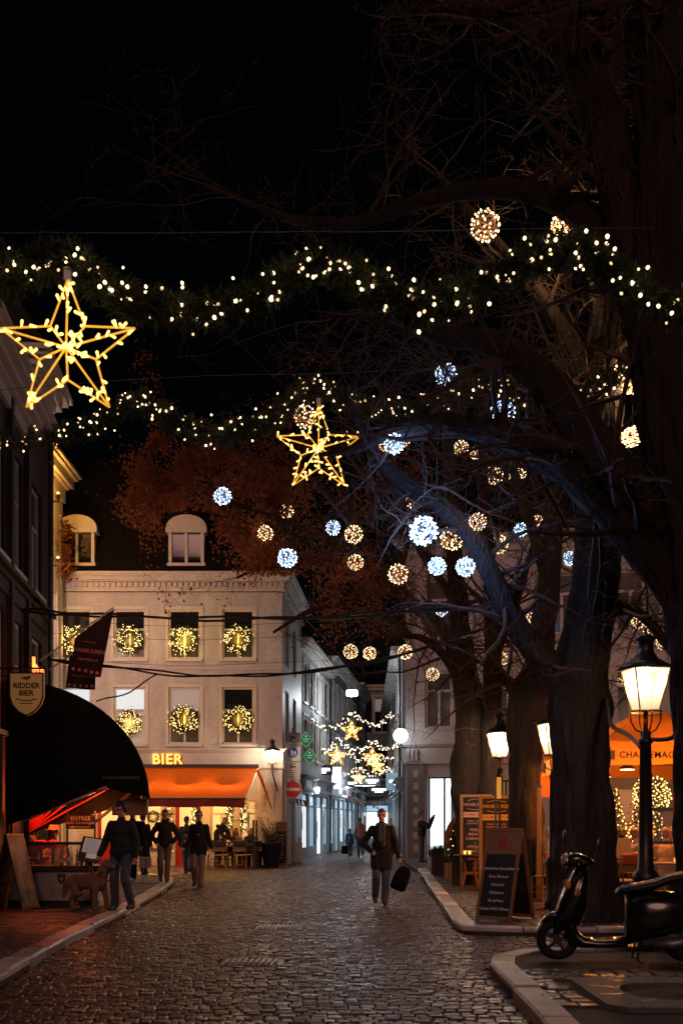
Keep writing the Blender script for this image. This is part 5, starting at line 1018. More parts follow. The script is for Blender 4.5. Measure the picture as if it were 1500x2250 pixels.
def table(loc, label, r=0.36, h=0.74, mat=m_rattan, top=m_dwood, group=None):
    t = thing('cafe_table', label, 'table', loc, 0, group); MB().lathe([(r, h - 0.035), (r + 0.01, h - 0.018), (r, h)], 24).build('table_top', top, t)
    for a in (45, 135, 225, 315):
        c, s_ = math.cos(R(a)), math.sin(R(a)); MB().tube([(c * 0.26, s_ * 0.26, 0), (c * 0.14, s_ * 0.14, 0.35), (c * 0.22, s_ * 0.22, h - 0.036)], 0.018, 7).build('leg', mat, t)
    MB().tube([(0.14 * math.cos(R(a)), 0.14 * math.sin(R(a)), 0.30) for a in range(0, 361, 30)], 0.010, 6).build('ring_brace', mat, t); return t
def candle(loc, label, e=0.8):
    t = thing('candle_glass', label, 'candle', loc, 0, 'candle glasses on the tables'); MB().lathe([(0.030, 0), (0.035, 0.005), (0.04, 0.085), (0.038, 0.085)], 12).build('glass', M('amber_glass', (0.8, 0.4, 0.1), rough=0.15, alpha=0.5, emis=(1, 0.45, 0.08), es=0.8), t); MB().ell((0, 0, 0.045), (0.014, 0.014, 0.028)).build('flame', e_candle, t)
    if e: lamp('candle_light', (0, 0, 0.13), e, (1.0, 0.5, 0.15), 0.03, t)
table(((508 - CX) / F * 38, 38.0, 0), 'round cafe table between the seated guests under the orange awning', top=m_dwood)
candle(((497 - CX) / F * 37.9, 37.9, 0.75), 'small candle glass on the cafe table under the orange awning', 2.0)
t = thing('terrace_screen', 'low grey wind screen closing the terrace beside the planter', 'screen', ((560 - CX) / F * 37.8, 37.8, 0)); MB().box(-0.02, 0.02, -0.7, 0.7, 0.05, 0.85).build('lower_panel', m_gplast, t); mb = MB(); mb.box(-0.03, 0.03, -0.74, -0.69, 0, 1.6); mb.box(-0.03, 0.03, 0.69, 0.74, 0, 1.6); mb.box(-0.03, 0.03, -0.69, 0.69, 0.851, 0.89); mb.build('frame', m_dark, t); MB().box(-0.005, 0.005, -0.69, 0.69, 0.892, 1.58).build('glass', m_clear, t)
# planter with shrub
PT = thing('potted_shrub', 'tall dark tapered planter with a loose leafy shrub at the terrace corner', 'potted plant', (P(596, 1900, 38.3).x, 38.3, 0)); MB().lathe([(0.24, 0), (0.25, 0.02), (0.37, 0.80), (0.40, 0.82), (0.40, 0.86), (0.35, 0.86), (0.34, 0.80)], 20).build('pot', m_dark, PT, smooth=True)
rg = random.Random(4); tw = MB(); lv = MB()
for k in range(26):
    d = Vector((rg.gauss(0, 0.45), rg.gauss(0, 0.35), 1)); pts = wander(rg, (rg.gauss(0, .08), rg.gauss(0, .08), 0.8), d, rg.uniform(0.6, 1.25), 6, 0.02, 0.3); tw.tube(pts, [0.012 * (1 - q / 7.5) for q in range(7)], 4)
    for q in range(46):
        i = rg.randrange(1, 6); p = pts[i].lerp(pts[i + 1], rg.random()) + Vector((rg.gauss(0, .06), rg.gauss(0, .06), rg.gauss(0, .05))); dd = Vector((rg.gauss(0, 1), rg.gauss(0, 1), rg.gauss(0, 1))).normalized() * 0.055; e = dd.cross(Vector((0, .3, 1))).normalized() * 0.016; lv.add([p, p + dd * .5 + e, p + dd, p + dd * .5 - e], [(0, 1, 2, 3)])
for k in range(500): p = Vector((rg.gauss(0, .22), rg.gauss(0, .2), 0.86 + abs(rg.gauss(0, .13)))); dd = Vector((rg.gauss(0, 1), rg.gauss(0, 1), rg.gauss(.5, .7))).normalized() * 0.07; e = dd.cross(Vector((0, .3, 1))).normalized() * 0.012; lv.add([p, p + dd * .5 + e, p + dd, p + dd * .5 - e], [(0, 1, 2, 3)])
tw.build('stems', m_twig, PT); ob = lv.build('leaves', m_green, PT); ob['kind'] = 'stuff'
CB = thing('menu_stand', 'upright wooden chalkboard menu standing behind the planter', 'menu board', (P(618, 1890, 39.0).x, 39.0, 0)); mb = MB(); mb.box(-0.2, -0.16, -0.03, 0.03, 0, 1.55); mb.box(0.16, 0.2, -0.03, 0.03, 0, 1.55); mb.box(-0.16, 0.16, -0.03, 0.03, 0.05, 0.12); mb.box(-0.16, 0.16, -0.03, 0.03, 1.22, 1.55); mb.build('frame', m_wood, CB); MB().box(-0.16, 0.16, -0.015, 0.01, 0.12, 1.22).build('chalk_panel', m_slatebd, CB)
for k in range(9): MB().box(-0.12, 0.04 + 0.07 * ((k * 7) % 3) / 3, -0.019, -0.016, 0.3 + k * 0.095, 0.318 + k * 0.095).build('chalk_line', m_chalk, CB)
# traffic sign post
SP = thing('traffic_sign_post', 'sign post with pedestrian zone, loading and red no entry signs', 'traffic sign', (P(643, 1885, 40.6).x, 40.6, 0)); sx = lambda px: (px - 643) / F * 40.6; zz = lambda py: EYE + (HY - py) / F * 40.6
MB().tube([(0, 0.03, 0), (0, 0.03, zz(1600))], 0.035, 10).build('pole', m_lead, SP)
m_sw = M('sign_white', (0.74, 0.72, 0.7), rough=0.4); m_sb = M('sign_blue', (0.02, 0.16, 0.55), rough=0.4); m_sr = M('sign_red', (0.62, 0.02, 0.015), rough=0.4); m_sg = M('sign_green', (0.02, 0.32, 0.10), rough=0.4)
MB().box(sx(626), sx(660), -0.02, 0.0, zz(1632), zz(1610)).build('camera_plate', m_gplast, SP); mb = MB(); mb.obox((0, -0.026, zz(1621)), (0.22, 0.006, 0.07), Matrix.Rotation(R(18), 3, 'Y')); mb.box(-0.1, -0.02, -0.028, -0.022, zz(1630), zz(1624)); mb.build('camera_symbol', m_ink, SP)
MB().box(sx(626), sx(660), -0.02, 0.0, zz(1673), zz(1634)).build('zone_plate', m_sw, SP); MB().lathe([(0.185, -0.003), (0.185, 0.003)], 28, (0, -0.026, zz(1654)), Matrix.Rotation(R(90), 3, 'X')).build('blue_disc', m_sb, SP); text('ZONE', 0.10, (0, -0.024, zz(1638.5)), m_ink, SP, ext=0.001)
mb = MB()
for x, s_ in ((-0.05, 1.0), (0.08, 0.68)):
    c = zz(1654) - (0 if s_ == 1 else 0.03); mb.ell((x, -0.034, c + 0.10 * s_), (0.026 * s_, 0.004, 0.026 * s_)); mb.prism([(x - .035 * s_, c + .07 * s_), (x + .035 * s_, c + .07 * s_), (x + .028 * s_, c - .03 * s_), (x - .028 * s_, c - .03 * s_)], -0.036, -0.031); mb.bar((x - .01, -.034, c - .03 * s_), (x - .045 * s_, -.034, c - .12 * s_), 0.02 * s_); mb.bar((x + .01, -.034, c - .03 * s_), (x + .045 * s_, -.034, c - .12 * s_), 0.02 * s_); mb.bar((x + .03 * s_, -.034, c + .06 * s_), (x + .065 * s_, -.034, c - .01 * s_), 0.015 * s_)
mb.build('walkers_symbol', m_sw, SP)
MB().box(sx(627), sx(659), -0.02, 0.0, zz(1714), zz(1676)).build('loading_plate', m_sw, SP); mb = MB(); mb.box(-0.09, 0.03, -0.026, -0.021, zz(1687), zz(1683)); mb.box(0.04, 0.1, -0.026, -0.021, zz(1687), zz(1684)); mb.ell((-0.05, -0.024, zz(1688)), (0.018, .003, .018)); mb.ell((0.07, -0.024, zz(1688)), (0.018, .003, .018)); mb.build('van_symbol', m_ink, SP)
for k, (py, w) in enumerate(((1679.5, .18), (1693, .12), (1698, .2), (1703, .1), (1708, .16))): MB().box(-w / 2, w / 2, -0.024, -0.021, zz(py) - 0.012, zz(py) + 0.012).build('print_line', m_ink, SP)
MB().lathe([(0.318, -0.004), (0.318, 0.004)], 36, (0, -0.012, zz(1735)), Matrix.Rotation(R(90), 3, 'X')).build('no_entry_rim', m_sw, SP); MB().lathe([(0.298, -0.003), (0.298, 0.003)], 36, (0, -0.022, zz(1735)), Matrix.Rotation(R(90), 3, 'X')).build('no_entry_disc', m_sr, SP); MB().box(-0.25, 0.25, -0.032, -0.027, zz(1735) - 0.055, zz(1735) + 0.055).build('white_bar', m_sw, SP)
for px, py, lb in ((672, 1626, 'green diamond shop sign, upper of two at the alley mouth'), (680, 1662, 'green diamond shop sign, lower of two at the alley mouth')):
    t = thing('diamond_sign', lb, 'sign', P(px, py, 42.5)); MB().prism([(0, .29), (.24, 0), (0, -.29), (-.24, 0)], 0, 0.05).build('panel', M('green_panel', (0.02, 0.20, 0.07), rough=0.4, emis=(0.05, 0.6, 0.2), es=0.12), t); mb = MB(); 
    for a, b in (((0, .29), (.24, 0)), ((.24, 0), (0, -.29)), ((0, -.29), (-.24, 0)), ((-.24, 0), (0, .29))): mb.bar((a[0], -0.01, a[1]), (b[0], -0.01, b[1]), 0.022)
    mb.build('border', M('mint', (0.5, 0.8, 0.6), rough=0.5, emis=(.4, .9, .6), es=.3), t); mb = MB(); mb.box(-.13, .13, -.014, -.004, 0, .05); mb.box(-.09, .09, -.014, -.004, -.08, -.04); mb.ell((0, -.01, .13), (.05, .005, .05)); mb.build('print', MATS['mint'], t); MB().tube([(0.02, 0.03, 0), (-0.42, 0.1, 0.05)], 0.015, 6).build('bracket', m_iron, t)
t = thing('utility_box', 'small white utility box with a rounded top at the alley corner', 'utility box', (P(657, 1880, 42.8).x, 42.8, 0)); MB().box(-0.13, 0.13, -0.1, 0.1, 0, 0.78).build('cabinet', m_white, t, bevel=0.012); MB().lathe([(0.1, -0.08), (0.1, 0.08)], 18, (0.02, 0, 0.88), Matrix.Rotation(R(90), 3, 'X')).build('round_top', m_white, t); MB().box(-0.1, 0.1, -0.108, -0.101, 0.08, 0.7).build('door', m_white, t)
t = thing('red_pennants', 'short row of red cloth flaps hanging below the no entry sign', 'pennant', P(650, 1758, 41.6))
for k in range(5): x = -0.32 + k * 0.14; MB().prism([(x, .1 - .03 * k), (x + .1, .09 - .03 * k), (x + .16, -.16 - .03 * k), (x + .1, -.14 - .03 * k)], 0, 0.01).build('flap', m_red, t)
MB().tube([(-0.5, 0, 0.14), (0.42, 0, -0.05)], 0.012, 6).build('cord', m_iron, t)
text('Pieter', 0.24, (7.92, -0.004, 2.35), M('wall_print', (0.25, 0.2, 0.18), rough=0.8), WB, rot=(R(90), R(90), 0), ext=0.001)
# ------------------------------------------------------------------ right hand terrace
def small_tree(loc, h, r, label, seed, nb, lit=e_yel, shape='cone', stem=0.1, glow=3.0, bs=0.018, pot=True):
    rg = random.Random(seed); t = thing('lit_shrub' if shape == 'ball' else 'christmas_tree', label, 'topiary' if shape == 'ball' else 'christmas tree', loc); nd = MB(); bl = MB()
    MB().tube([(0, 0, 0), (0, 0, h * 0.9)], [0.025, 0.008], 6).build('trunk', m_bark, t)
    for k in range(1500):
        if shape == 'cone': u = rg.random() ** 0.75; z = stem + (h - stem) * (1 - u); rr = r * u * math.sqrt(rg.random()) ; a = rg.uniform(0, 6.28); c = Vector((rr * math.cos(a), rr * math.sin(a), z)); d = Vector((math.cos(a), math.sin(a), 0.25))
        else: d = Vector((rg.gauss(0, 1), rg.gauss(0, 1), rg.gauss(0, 1))).normalized(); c = Vector((0, 0, h - r)) + d * r * rg.uniform(0.75, 0.95)
        d = (d + Vector((rg.gauss(0, .5), rg.gauss(0, .5), rg.gauss(0, .4)))).normalized() * 0.10; e = d.cross(Vector((rg.random() - .5, rg.random() - .5, 1))).normalized() * 0.012; nd.add([c - e, c + e, c + d], [(0, 1, 2)])
    for k in range(nb):
        if shape == 'cone': u = (k + .5) / nb; u = u ** 0.7; a = k * 2.4; z = stem + (h - stem) * (1 - u); bl.octa(((r * u + .02) * math.cos(a), (r * u + .02) * math.sin(a), z), bs)
        else: zz_ = 1 - 2 * (k + .5) / nb; a = k * 2.4; q = math.sqrt(1 - zz_ * zz_); rr_ = r * rg.uniform(.82, 1.03); bl.octa((rr_ * q * math.cos(a), rr_ * q * math.sin(a), h - r + rr_ * zz_), bs)
    ob = nd.build('needles', m_needle, t); ob['kind'] = 'stuff'; ob = bl.build('fairy_bulbs', lit, t); ob['kind'] = 'stuff'
    if pot: MB().lathe([(0.12, 0), (0.17, 0.28), (0.16, 0.28)], 12).build('pot', m_dwood, t)
    if glow: lamp('tree_glow', (0, -r - 0.15, h * 0.55), glow, (1.0, 0.62, 0.2), 0.2, t)
def box_planter(loc, w, h, label, mat, plant=True, seed=0):
    t = thing('box_planter', label, 'planter', loc); MB().box(-w / 2, w / 2, -w / 2, w / 2, 0, h).build('box', mat, t, bevel=0.01); rg = random.Random(seed); lv = MB()
    MB().box(-w / 2 + .02, w / 2 - .02, -w / 2 + .02, w / 2 - .02, h + 0.001, h + 0.012).build('soil', m_grnd, t)
    for k in range(700): p = Vector((rg.gauss(0, w * .24), rg.gauss(0, w * .24), h)); d = Vector((rg.gauss(0, .5), rg.gauss(0, .5), 1)).normalized() * rg.uniform(.12, .38); e = Vector((0.012, 0, 0)); lv.add([p - e, p + e, p + d], [(0, 1, 2)])
    ob = lv.build('foliage', m_green, t); ob['kind'] = 'stuff'
gx = lambda px, D: (px - CX) / F * D
box_planter((gx(966, 31.5), 31.5, 0.09), 0.50, 0.52, 'brown box planter with bushy green at the far kerb end', m_dwood, seed=1)
small_tree((gx(1000, 28.8), 28.8, 0.45), 1.05, 0.24, 'small christmas tree with few lights in a wooden planter near the kerb', 3, 16, glow=0.8, pot=False, bs=0.02)
box_planter((gx(998, 28.8), 28.8, 0.09), 0.42, 0.42, 'light wooden planter under the small christmas tree', m_wood, seed=2)
box_planter((gx(1006, 26.6), 26.6, 0.09), 0.34, 0.50, 'dark red planter left of the rattan table', m_dwood, seed=3)
# table with candles
table((gx(1032, 25.6), 25.6, 0.09), 'round rattan table with candles near the right kerb', r=0.36, h=0.72)
table((gx(1095, 26.4), 26.4, 0.09), 'second round table behind the pavement board', r=0.40, h=0.74, group=None)
candle((gx(1021, 25.5), 25.5, 0.815), 'candle glass at the left on the rattan table', 1.2); candle((gx(1031, 25.45), 25.45, 0.815), 'candle glass beside the first one on the rattan table', 1.2); candle((gx(1074, 26.2), 26.2, 0.835), 'yellow candle glass left of the pavement board', 1.0)
t = thing('table_vase', 'slim black vase on the rattan table with candles', 'vase', (gx(1044, 25.7), 25.7, 0.812)); MB().lathe([(0.03, 0), (0.03, 0.02), (0.018, 0.03), (0.03, 0.2), (0.05, 0.26), (0.03, 0.27)], 10).build('vase', m_dark, t); MB().lathe([(0.028, 0.271), (0.02, 0.30)], 8).build('stopper', m_dark, t)
# arched mirror back seat and side cabinet
t = thing('arched_screen', 'arched copper coloured screen with a metal rim behind the small christmas tree', 'screen', (gx(1014, 30), 30, 0.09)); arc = [(-0.44, 0.75)] + [(-0.44 * math.cos(R(a)), 0.95 + 0.66 * math.sin(R(a))) for a in range(0, 181, 12)] + [(0.44, 0.75)]
MB().prism(arc, 0, 0.03).build('panel', M('copper_panel', (0.22, 0.12, 0.05), (0.15, 0.08, 0.03), sc=3, rough=0.4, metal=0.4), t); MB().tube([(x, 0.015, z) for x, z in [(-0.45, 0)] + arc + [(0.45, 0)]], 0.02, 8).build('rim', m_lead, t); MB().box(-0.4, 0.4, -0.05, 0.05, 0.5, 0.72).build('cabinet', m_wood, t)
t = thing('waiter_station', 'wooden waiter station with a dark top left of the tall menus', 'cabinet', (gx(1048, 28.6), 28.6, 0.09)); MB().box(-0.42, 0.42, -0.25, 0.25, 0.05, 1.0).build('carcass', m_wood, t, bevel=0.01); MB().box(-0.46, 0.46, -0.29, 0.29, 1.002, 1.05).build('top', m_dark, t); MB().box(-0.38, -0.01, -0.262, -0.252, 0.1, 0.95).build('door', m_dwood, t); MB().box(0.01, 0.38, -0.262, -0.252, 0.1, 0.95).build('door', m_dwood, t)
def banner(label, loc, rz, w, h, lines, tone):
    t = thing('menu_banner', label, 'menu board', loc, rz); mb = MB(); mb.box(-w / 2 - .06, -w / 2, -.04, .04, 0, h + .06); mb.box(w / 2, w / 2 + .06, -.04, .04, 0, h + .06); mb.box(-w / 2, w / 2, -.03, .03, h, h + .06); mb.box(-w / 2, w / 2, -.03, .03, 0.25, 0.31); mb.build('frame', M('pale_wood_frame', (0.34, 0.2, 0.12), (0.26, 0.14, 0.08), sc=5, rough=0.5, stretch=(6, 6, 1)), t)
    MB().box(-w / 2, w / 2, -.012, .012, 0.312, h - .002).build('sheet', m_slatebd, t); text('VANBUUREN', 0.105, (0, -.015, h - .17), tone, t, ext=.001); mb = MB(); mb.tube([(-.2 + .04 * k, -.015, h - .08 + .035 * math.sin(math.pi * k / 10)) for k in range(11)], .006, 4); mb.tube([(-.2 + .04 * k, -.015, h - .26 - .03 * math.sin(math.pi * k / 10)) for k in range(11)], .006, 4); mb.build('scroll', tone, t)
    MB().box(-w / 2 + .01, w / 2 - .01, -.016, -.013, h - .46, h - .34).build('band', tone, t); text('KITCHEN SPECIALS', 0.078, (0, -.018, h - .40), m_ink, t, ext=.001)
    for k, (s, dz, sz) in enumerate(lines): text(s, sz, (0.0, -.015, h - dz), tone, t, ext=.001)
    for x in (-w / 2 - .03, w / 2 + .03): MB().box(x - .05, x + .05, -.25, .25, -0.0, .03).build('foot', m_dark, t)
L_ = [('Burger, steak, ribs', .54, .055), ('loaded fries & more', .60, .055), ('VISSOEP', .75, .085), ('BIERSOEP', .85, .085), ('CARPACCIO', .95, .085), ('UITSMIJTER', 1.14, .085), ('GEROOKTE', 1.24, .085), ('SCHNITZEL', 1.42, .085), ('VERS', 1.52, .085), ('VERS', 1.62, .085)]
tone1 = M('warm_print', (0.75, 0.50, 0.30), rough=0.7); tone2 = M('rose_print', (0.60, 0.33, 0.26), rough=0.7)
banner('tall framed kitchen specials menu with warm lettering beside the swollen trunk', (gx(1090, 24.0), 24.0, 0.09), R(6), 0.62, 1.95, L_, tone1)
banner('second framed kitchen specials menu standing behind the first', (gx(1046, 26.0), 26.0, 0.09), R(-20), 0.62, 2.02, L_, tone2)
t = thing('terrace_heater', 'slim black post with an amber heater plate above the menus', 'heater', (gx(1092, 22.8), 22.8, 0.09)); mb = MB(); mb.box(-.05, -.015, -.02, .02, 0, 2.35); mb.box(.03, .065, -.02, .02, 0, 1.9); mb.build('posts', m_iron, t); MB().box(-.012, .075, -.03, .0, 1.92, 2.35).build('plate', M('amber_plate', (0.5, 0.25, 0.05), rough=0.5, emis=(1, .45, .06), es=0.5), t); MB().box(-.2, .2, -.2, .2, 0, .03).build('foot', m_iron, t)
t = thing('wooden_post', 'upright ochre wooden post beside the right terrace entrance', 'post', (gx(1183, 21.4), 21.4, 0.09)); MB().box(-.045, .045, -.045, .045, 0, 2.1).build('shaft', m_wood, t, bevel=.006); MB().box(-.055, .055, -.055, .055, 2.102, 2.14).build('cap', m_dwood, t)
# big parasol with CHARLEMAGNE on the valance
UM = thing('large_parasol', 'large ochre terrace parasol lettered CHARLEMAGNE, lit from below', 'parasol', (6.15, 23.0, 0.09)); uw = 1.75; uy = 3.2; z0 = 2.72
m_umb = M('ochre_canvas', (0.62, 0.24, 0.04), (0.52, 0.19, 0.03), sc=2, rough=0.8, transl=0.45, bump=0.2, bsc=5)
mb = MB(); apex = (0, 0, 3.28); N_ = 10
vs = []
for i in range(4 * N_):
    s_, u = divmod(i, N_); u = u / N_; c = [(-uw, -uy), (uw, -uy), (uw, uy), (-uw, uy)]; a, b = c[s_], c[(s_ + 1) % 4]; x = a[0] + (b[0] - a[0]) * u; y = a[1] + (b[1] - a[1]) * u; sg = .05 * math.sin(math.pi * u); vs.append((x, y, z0 + sg)); vs.append((x * .55, y * .55, z0 + .46 + sg * .2)); vs.append((0.12 * x / uw, 0.12 * y / uw, 3.70))
n4 = 4 * N_
mb.add(vs, [(3 * i, 3 * ((i + 1) % n4), 3 * ((i + 1) % n4) + 1, 3 * i + 1) for i in range(n4)] + [(3 * i + 1, 3 * ((i + 1) % n4) + 1, 3 * ((i + 1) % n4) + 2, 3 * i + 2) for i in range(n4)]); mb.build('canopy', m_umb, UM, smooth=True)
mb = MB(); vs = []
for i in range(n4 + 1): x, y, z = mb.v[0] if False else (0, 0, 0)
for i in range(4 * N_):
    s_, u = divmod(i, N_); u = u / N_; c = [(-uw, -uy), (uw, -uy), (uw, uy), (-uw, uy)]; a, b = c[s_], c[(s_ + 1) % 4]; x = a[0] + (b[0] - a[0]) * u; y = a[1] + (b[1] - a[1]) * u; sg = .05 * math.sin(math.pi * u); vs.append((x * 1.002, y * 1.002, z0 + sg - .002)); vs.append((x * 1.004, y * 1.004, z0 + sg - .30 + .012 * math.sin(i * 1.7)))
mb.add(vs, [(2 * i, 2 * i + 1, 2 * ((i + 1) % n4) + 1, 2 * ((i + 1) % n4)) for i in range(n4)]); mb.build('valance', m_umb, UM, smooth=True)
text('CHARLEMAGNE', 0.155, (-0.74, -uy * 1.008, z0 - .10), m_ink, UM, ext=.001, bold=.004, space=1.08); MB().box(-1.52, -1.40, -uy * 1.007, -uy * 1.005, z0 - .18, z0 - .02).build('crest_print', M('grey_print3', (.2, .1, .05), rough=.8), UM)
MB().tube([(0, 0, 0), (0, 0, 3.72)], .035, 10).build('pole', m_dwood, UM)
for a in range(8): c, s_ = math.cos(R(45 * a)), math.sin(R(45 * a)); q = 1 / max(abs(c), abs(s_)); MB().tube([(0, 0, 3.5), (c * q * uw * .98, s_ * q * uy * .98, z0 - .01)], .015, 6).build('rib', m_dwood, UM)
MB().box(-.4, .4, -.4, .4, 0, .08).build('base', m_dark, UM)
for x, y in ((0.45, -2.6), (-0.95, -2.3), (0.6, -0.6), (-0.6, 1.0)):
    MB().lathe([(0.03, 2.52), (0.14, 2.44), (0.15, 2.42)], 14, (x, y, 0)).build('heater_lamp', m_dark, UM); MB().lathe([(0.13, 2.405), (0.05, 2.40)], 14, (x, y, 0)).build('heater_glow', E('heater_disc', (1.0, 0.72, 0.42), 5.0), UM); lamp('heater_light', (x, y, 2.30), 190, (1.0, 0.31, 0.045), .1, UM)
# second awning, farther left between the trunks
UM2 = thing('scalloped_awning', 'orange awning with a pale scalloped edge between two trunks', 'awning', (gx(1215, 24.5), 24.5, 0.09)); mb = MB()
mb.quad((-.5, 0, 2.72), (.9, 0, 2.72), (.9, 1.5, 3.05), (-.5, 1.5, 3.05)); mb.build('canvas', m_umb, UM2)
mb = MB()
for k in range(5): x = -.5 + k * .28; mb.prism([(x, 2.718), (x + .27, 2.718), (x + .27, 2.52), (x + .135, 2.44), (x, 2.52)], -.012, 0)
mb.build('scalloped_edge', M('pale_canvas', (.5, .42, .36), rough=.8, transl=.3), UM2); mb = MB(); mb.quad((-.5, .5, 2.60), (.9, .5, 2.60), (.9, .5, 2.0), (-.5, .5, 2.0)); mb.build('back_curtain', m_orange, UM2)
for x in (-.48, .88): MB().tube([(x, .8, 0), (x, .8, 2.9)], .03, 8).build('post', m_iron, UM2)
lamp('awning_light', (.2, .25, 2.35), 14, (1.0, .32, .06), .08, UM2); MB().ell((.2, .25, 2.5), .045).build('bulb', e_candle, UM2)
# lit trees on the terrace
small_tree((gx(1352, 23.6), 23.6, 0.09), 2.15, 0.48, 'tall lit christmas tree right of the thick trunk', 11, 130, glow=5, stem=.3, bs=.02)
small_tree((gx(1432, 23.8), 23.8, 0.09), 2.42, 0.40, 'round lit topiary behind the tall lantern post', 12, 260, shape='ball', glow=5, bs=.02)
small_tree((gx(1404, 24.4), 24.4, 0.09), 2.2, 0.40, 'slender lit christmas tree left of the lantern post', 13, 110, glow=3, stem=.3, bs=.02)
small_tree((gx(1446, 23.5), 23.5, 0.09), 1.75, 0.34, 'lit christmas tree under the round topiary', 14, 80, glow=2, stem=.3, bs=.02)
t = thing('terrace_kiosk', 'pale brick kiosk wall with a red door behind the right terrace', 'kiosk', (gx(1330, 29.5), 29.5, 0.09))
wall(t, 'wall', 4.5, 0, 3.2, [(1.75, 2.9, 0.0, 2.3), (0.35, 1.2, 0.9, 2.3)], m_gplast, depth=.12); d = MB().box(1.75, 2.9, .08, .12, 0, 2.3).build('door', m_red, t); MB().box(2.7, 2.76, .04, .078, 1.0, 1.14).build('handle', m_brass, d); MB().box(.35, 1.2, .09, .11, .9, 2.3).build('window', e_warmdim, t); MB().box(-.1, 4.6, -.15, 2.2, 3.202, 3.3).build('roof', m_dark, t); MB().box(0, 4.5, .13, 2, 0, 3.2).build('rear_walls', m_plast, t)
t = thing('red_shrub', 'red leaved shrub glowing between the lit christmas trees', 'shrub', (gx(1380, 24.9), 24.9, .09)); rg = random.Random(6); lv = MB(); tw = MB()
for k in range(22):
    pts = wander(rg, (rg.gauss(0, .05), rg.gauss(0, .05), .25), (rg.gauss(0, .35), rg.gauss(0, .3), 1), rg.uniform(1.1, 1.9), 6, 0, .3); tw.tube(pts, [.012 * (1 - q / 7.5) for q in range(7)], 4)
    for q in range(46):
        i = rg.randrange(1, 6); p = pts[i].lerp(pts[i + 1], rg.random()) + Vector((rg.gauss(0, .07), rg.gauss(0, .07), rg.gauss(0, .06))); dd = Vector((rg.gauss(0, 1), rg.gauss(0, 1), rg.gauss(0, 1))).normalized() * .07; e = dd.cross(Vector((0, .3, 1))).normalized() * .025; lv.add([p, p + dd * .5 + e, p + dd, p + dd * .5 - e], [(0, 1, 2, 3)])
tw.build('stems', m_twig, t); ob = lv.build('leaves', M('red_leaf', (.35, .03, .015), (.2, .02, .01), sc=5, rough=.6, transl=.3), t); ob['kind'] = 'stuff'; MB().lathe([(.16, 0), (.22, .3), (.2, .3)], 14).build('pot', m_dark, t)
# glass wind screen
GS = thing('wind_screen', 'glass wind screen with grey rails in front of the seated guests', 'screen', (gx(1408, 18.6), 18.6, 0.09)); mb = MB(); mb.box(-.025, .025, -.025, .025, 0, 1.78); mb.box(1.3, 1.35, -.025, .025, 0, 1.78); mb.build('posts', m_lead, GS)
for z in (1.63, 1.09, .1): MB().box(.026, 1.299, -.02, .02, z, z + .06).build('rail', m_lead, GS)
MB().box(.026, 1.299, -.004, .004, .161, 1.089).build('pane', m_clear, GS); MB().box(.026, 1.299, -.004, .004, 1.151, 1.629).build('pane', m_clear, GS)
rt0 = thing('terrace_table', 'wooden terrace table with a yellow candle behind the wind screen', 'table', (gx(1478, 19.8), 19.8, .09)); MB().box(-.45, .45, -.35, .35, .71, .75).build('table_top', m_wood, rt0, bevel=.005)
for x in (-.38, .38):
    for y in (-.28, .28): MB().box(x - .025, x + .025, y - .025, y + .025, 0, .709).build('leg', m_iron, rt0)
candle((gx(1484, 19.7), 19.7, .842), 'yellow candle glass on the table behind the wind screen', 1.0)
rc0 = thing('terrace_chair', 'rattan chair with an orange blanket right behind the thick trunk', 'chair', (gx(1362, 19.6), 19.6, .09), R(205), 'rattan chairs on the right terrace'); chair_mesh(rc0, m_rattan, m_rugr)
for px, D, rz, lb in ((1392, 19.2, 170, 'rattan chair with an orange blanket left of the wind screen post'), (1475, 20.6, 10, 'rattan chair behind the wind screen table'), (1442, 19.9, 90, 'rattan chair at the left side of the screened table'), (1200, 21.0, 200, 'red lit rattan chair between the wooden post and the thick trunk')): dup(rc0, (gx(px, D), D, .09), R(rz), lb)
t = thing('menu_card', 'upright ochre menu card on the terrace table near the trunk', 'menu card', (gx(1370, 20.4), 20.4, .09)); MB().box(-.13, .13, -.006, .006, .80, 1.16).build('card', M('ochre_card', (.55, .33, .14), rough=.7), t); MB().box(-.15, .15, -.04, .04, .76, .80).build('holder', m_dwood, t); MB().box(-.3, .3, -.3, .3, .72, .759).build('table_top', m_wood, t); MB().tube([(0, 0, 0), (0, 0, .72)], .03, 8).build('stem', m_iron, t)

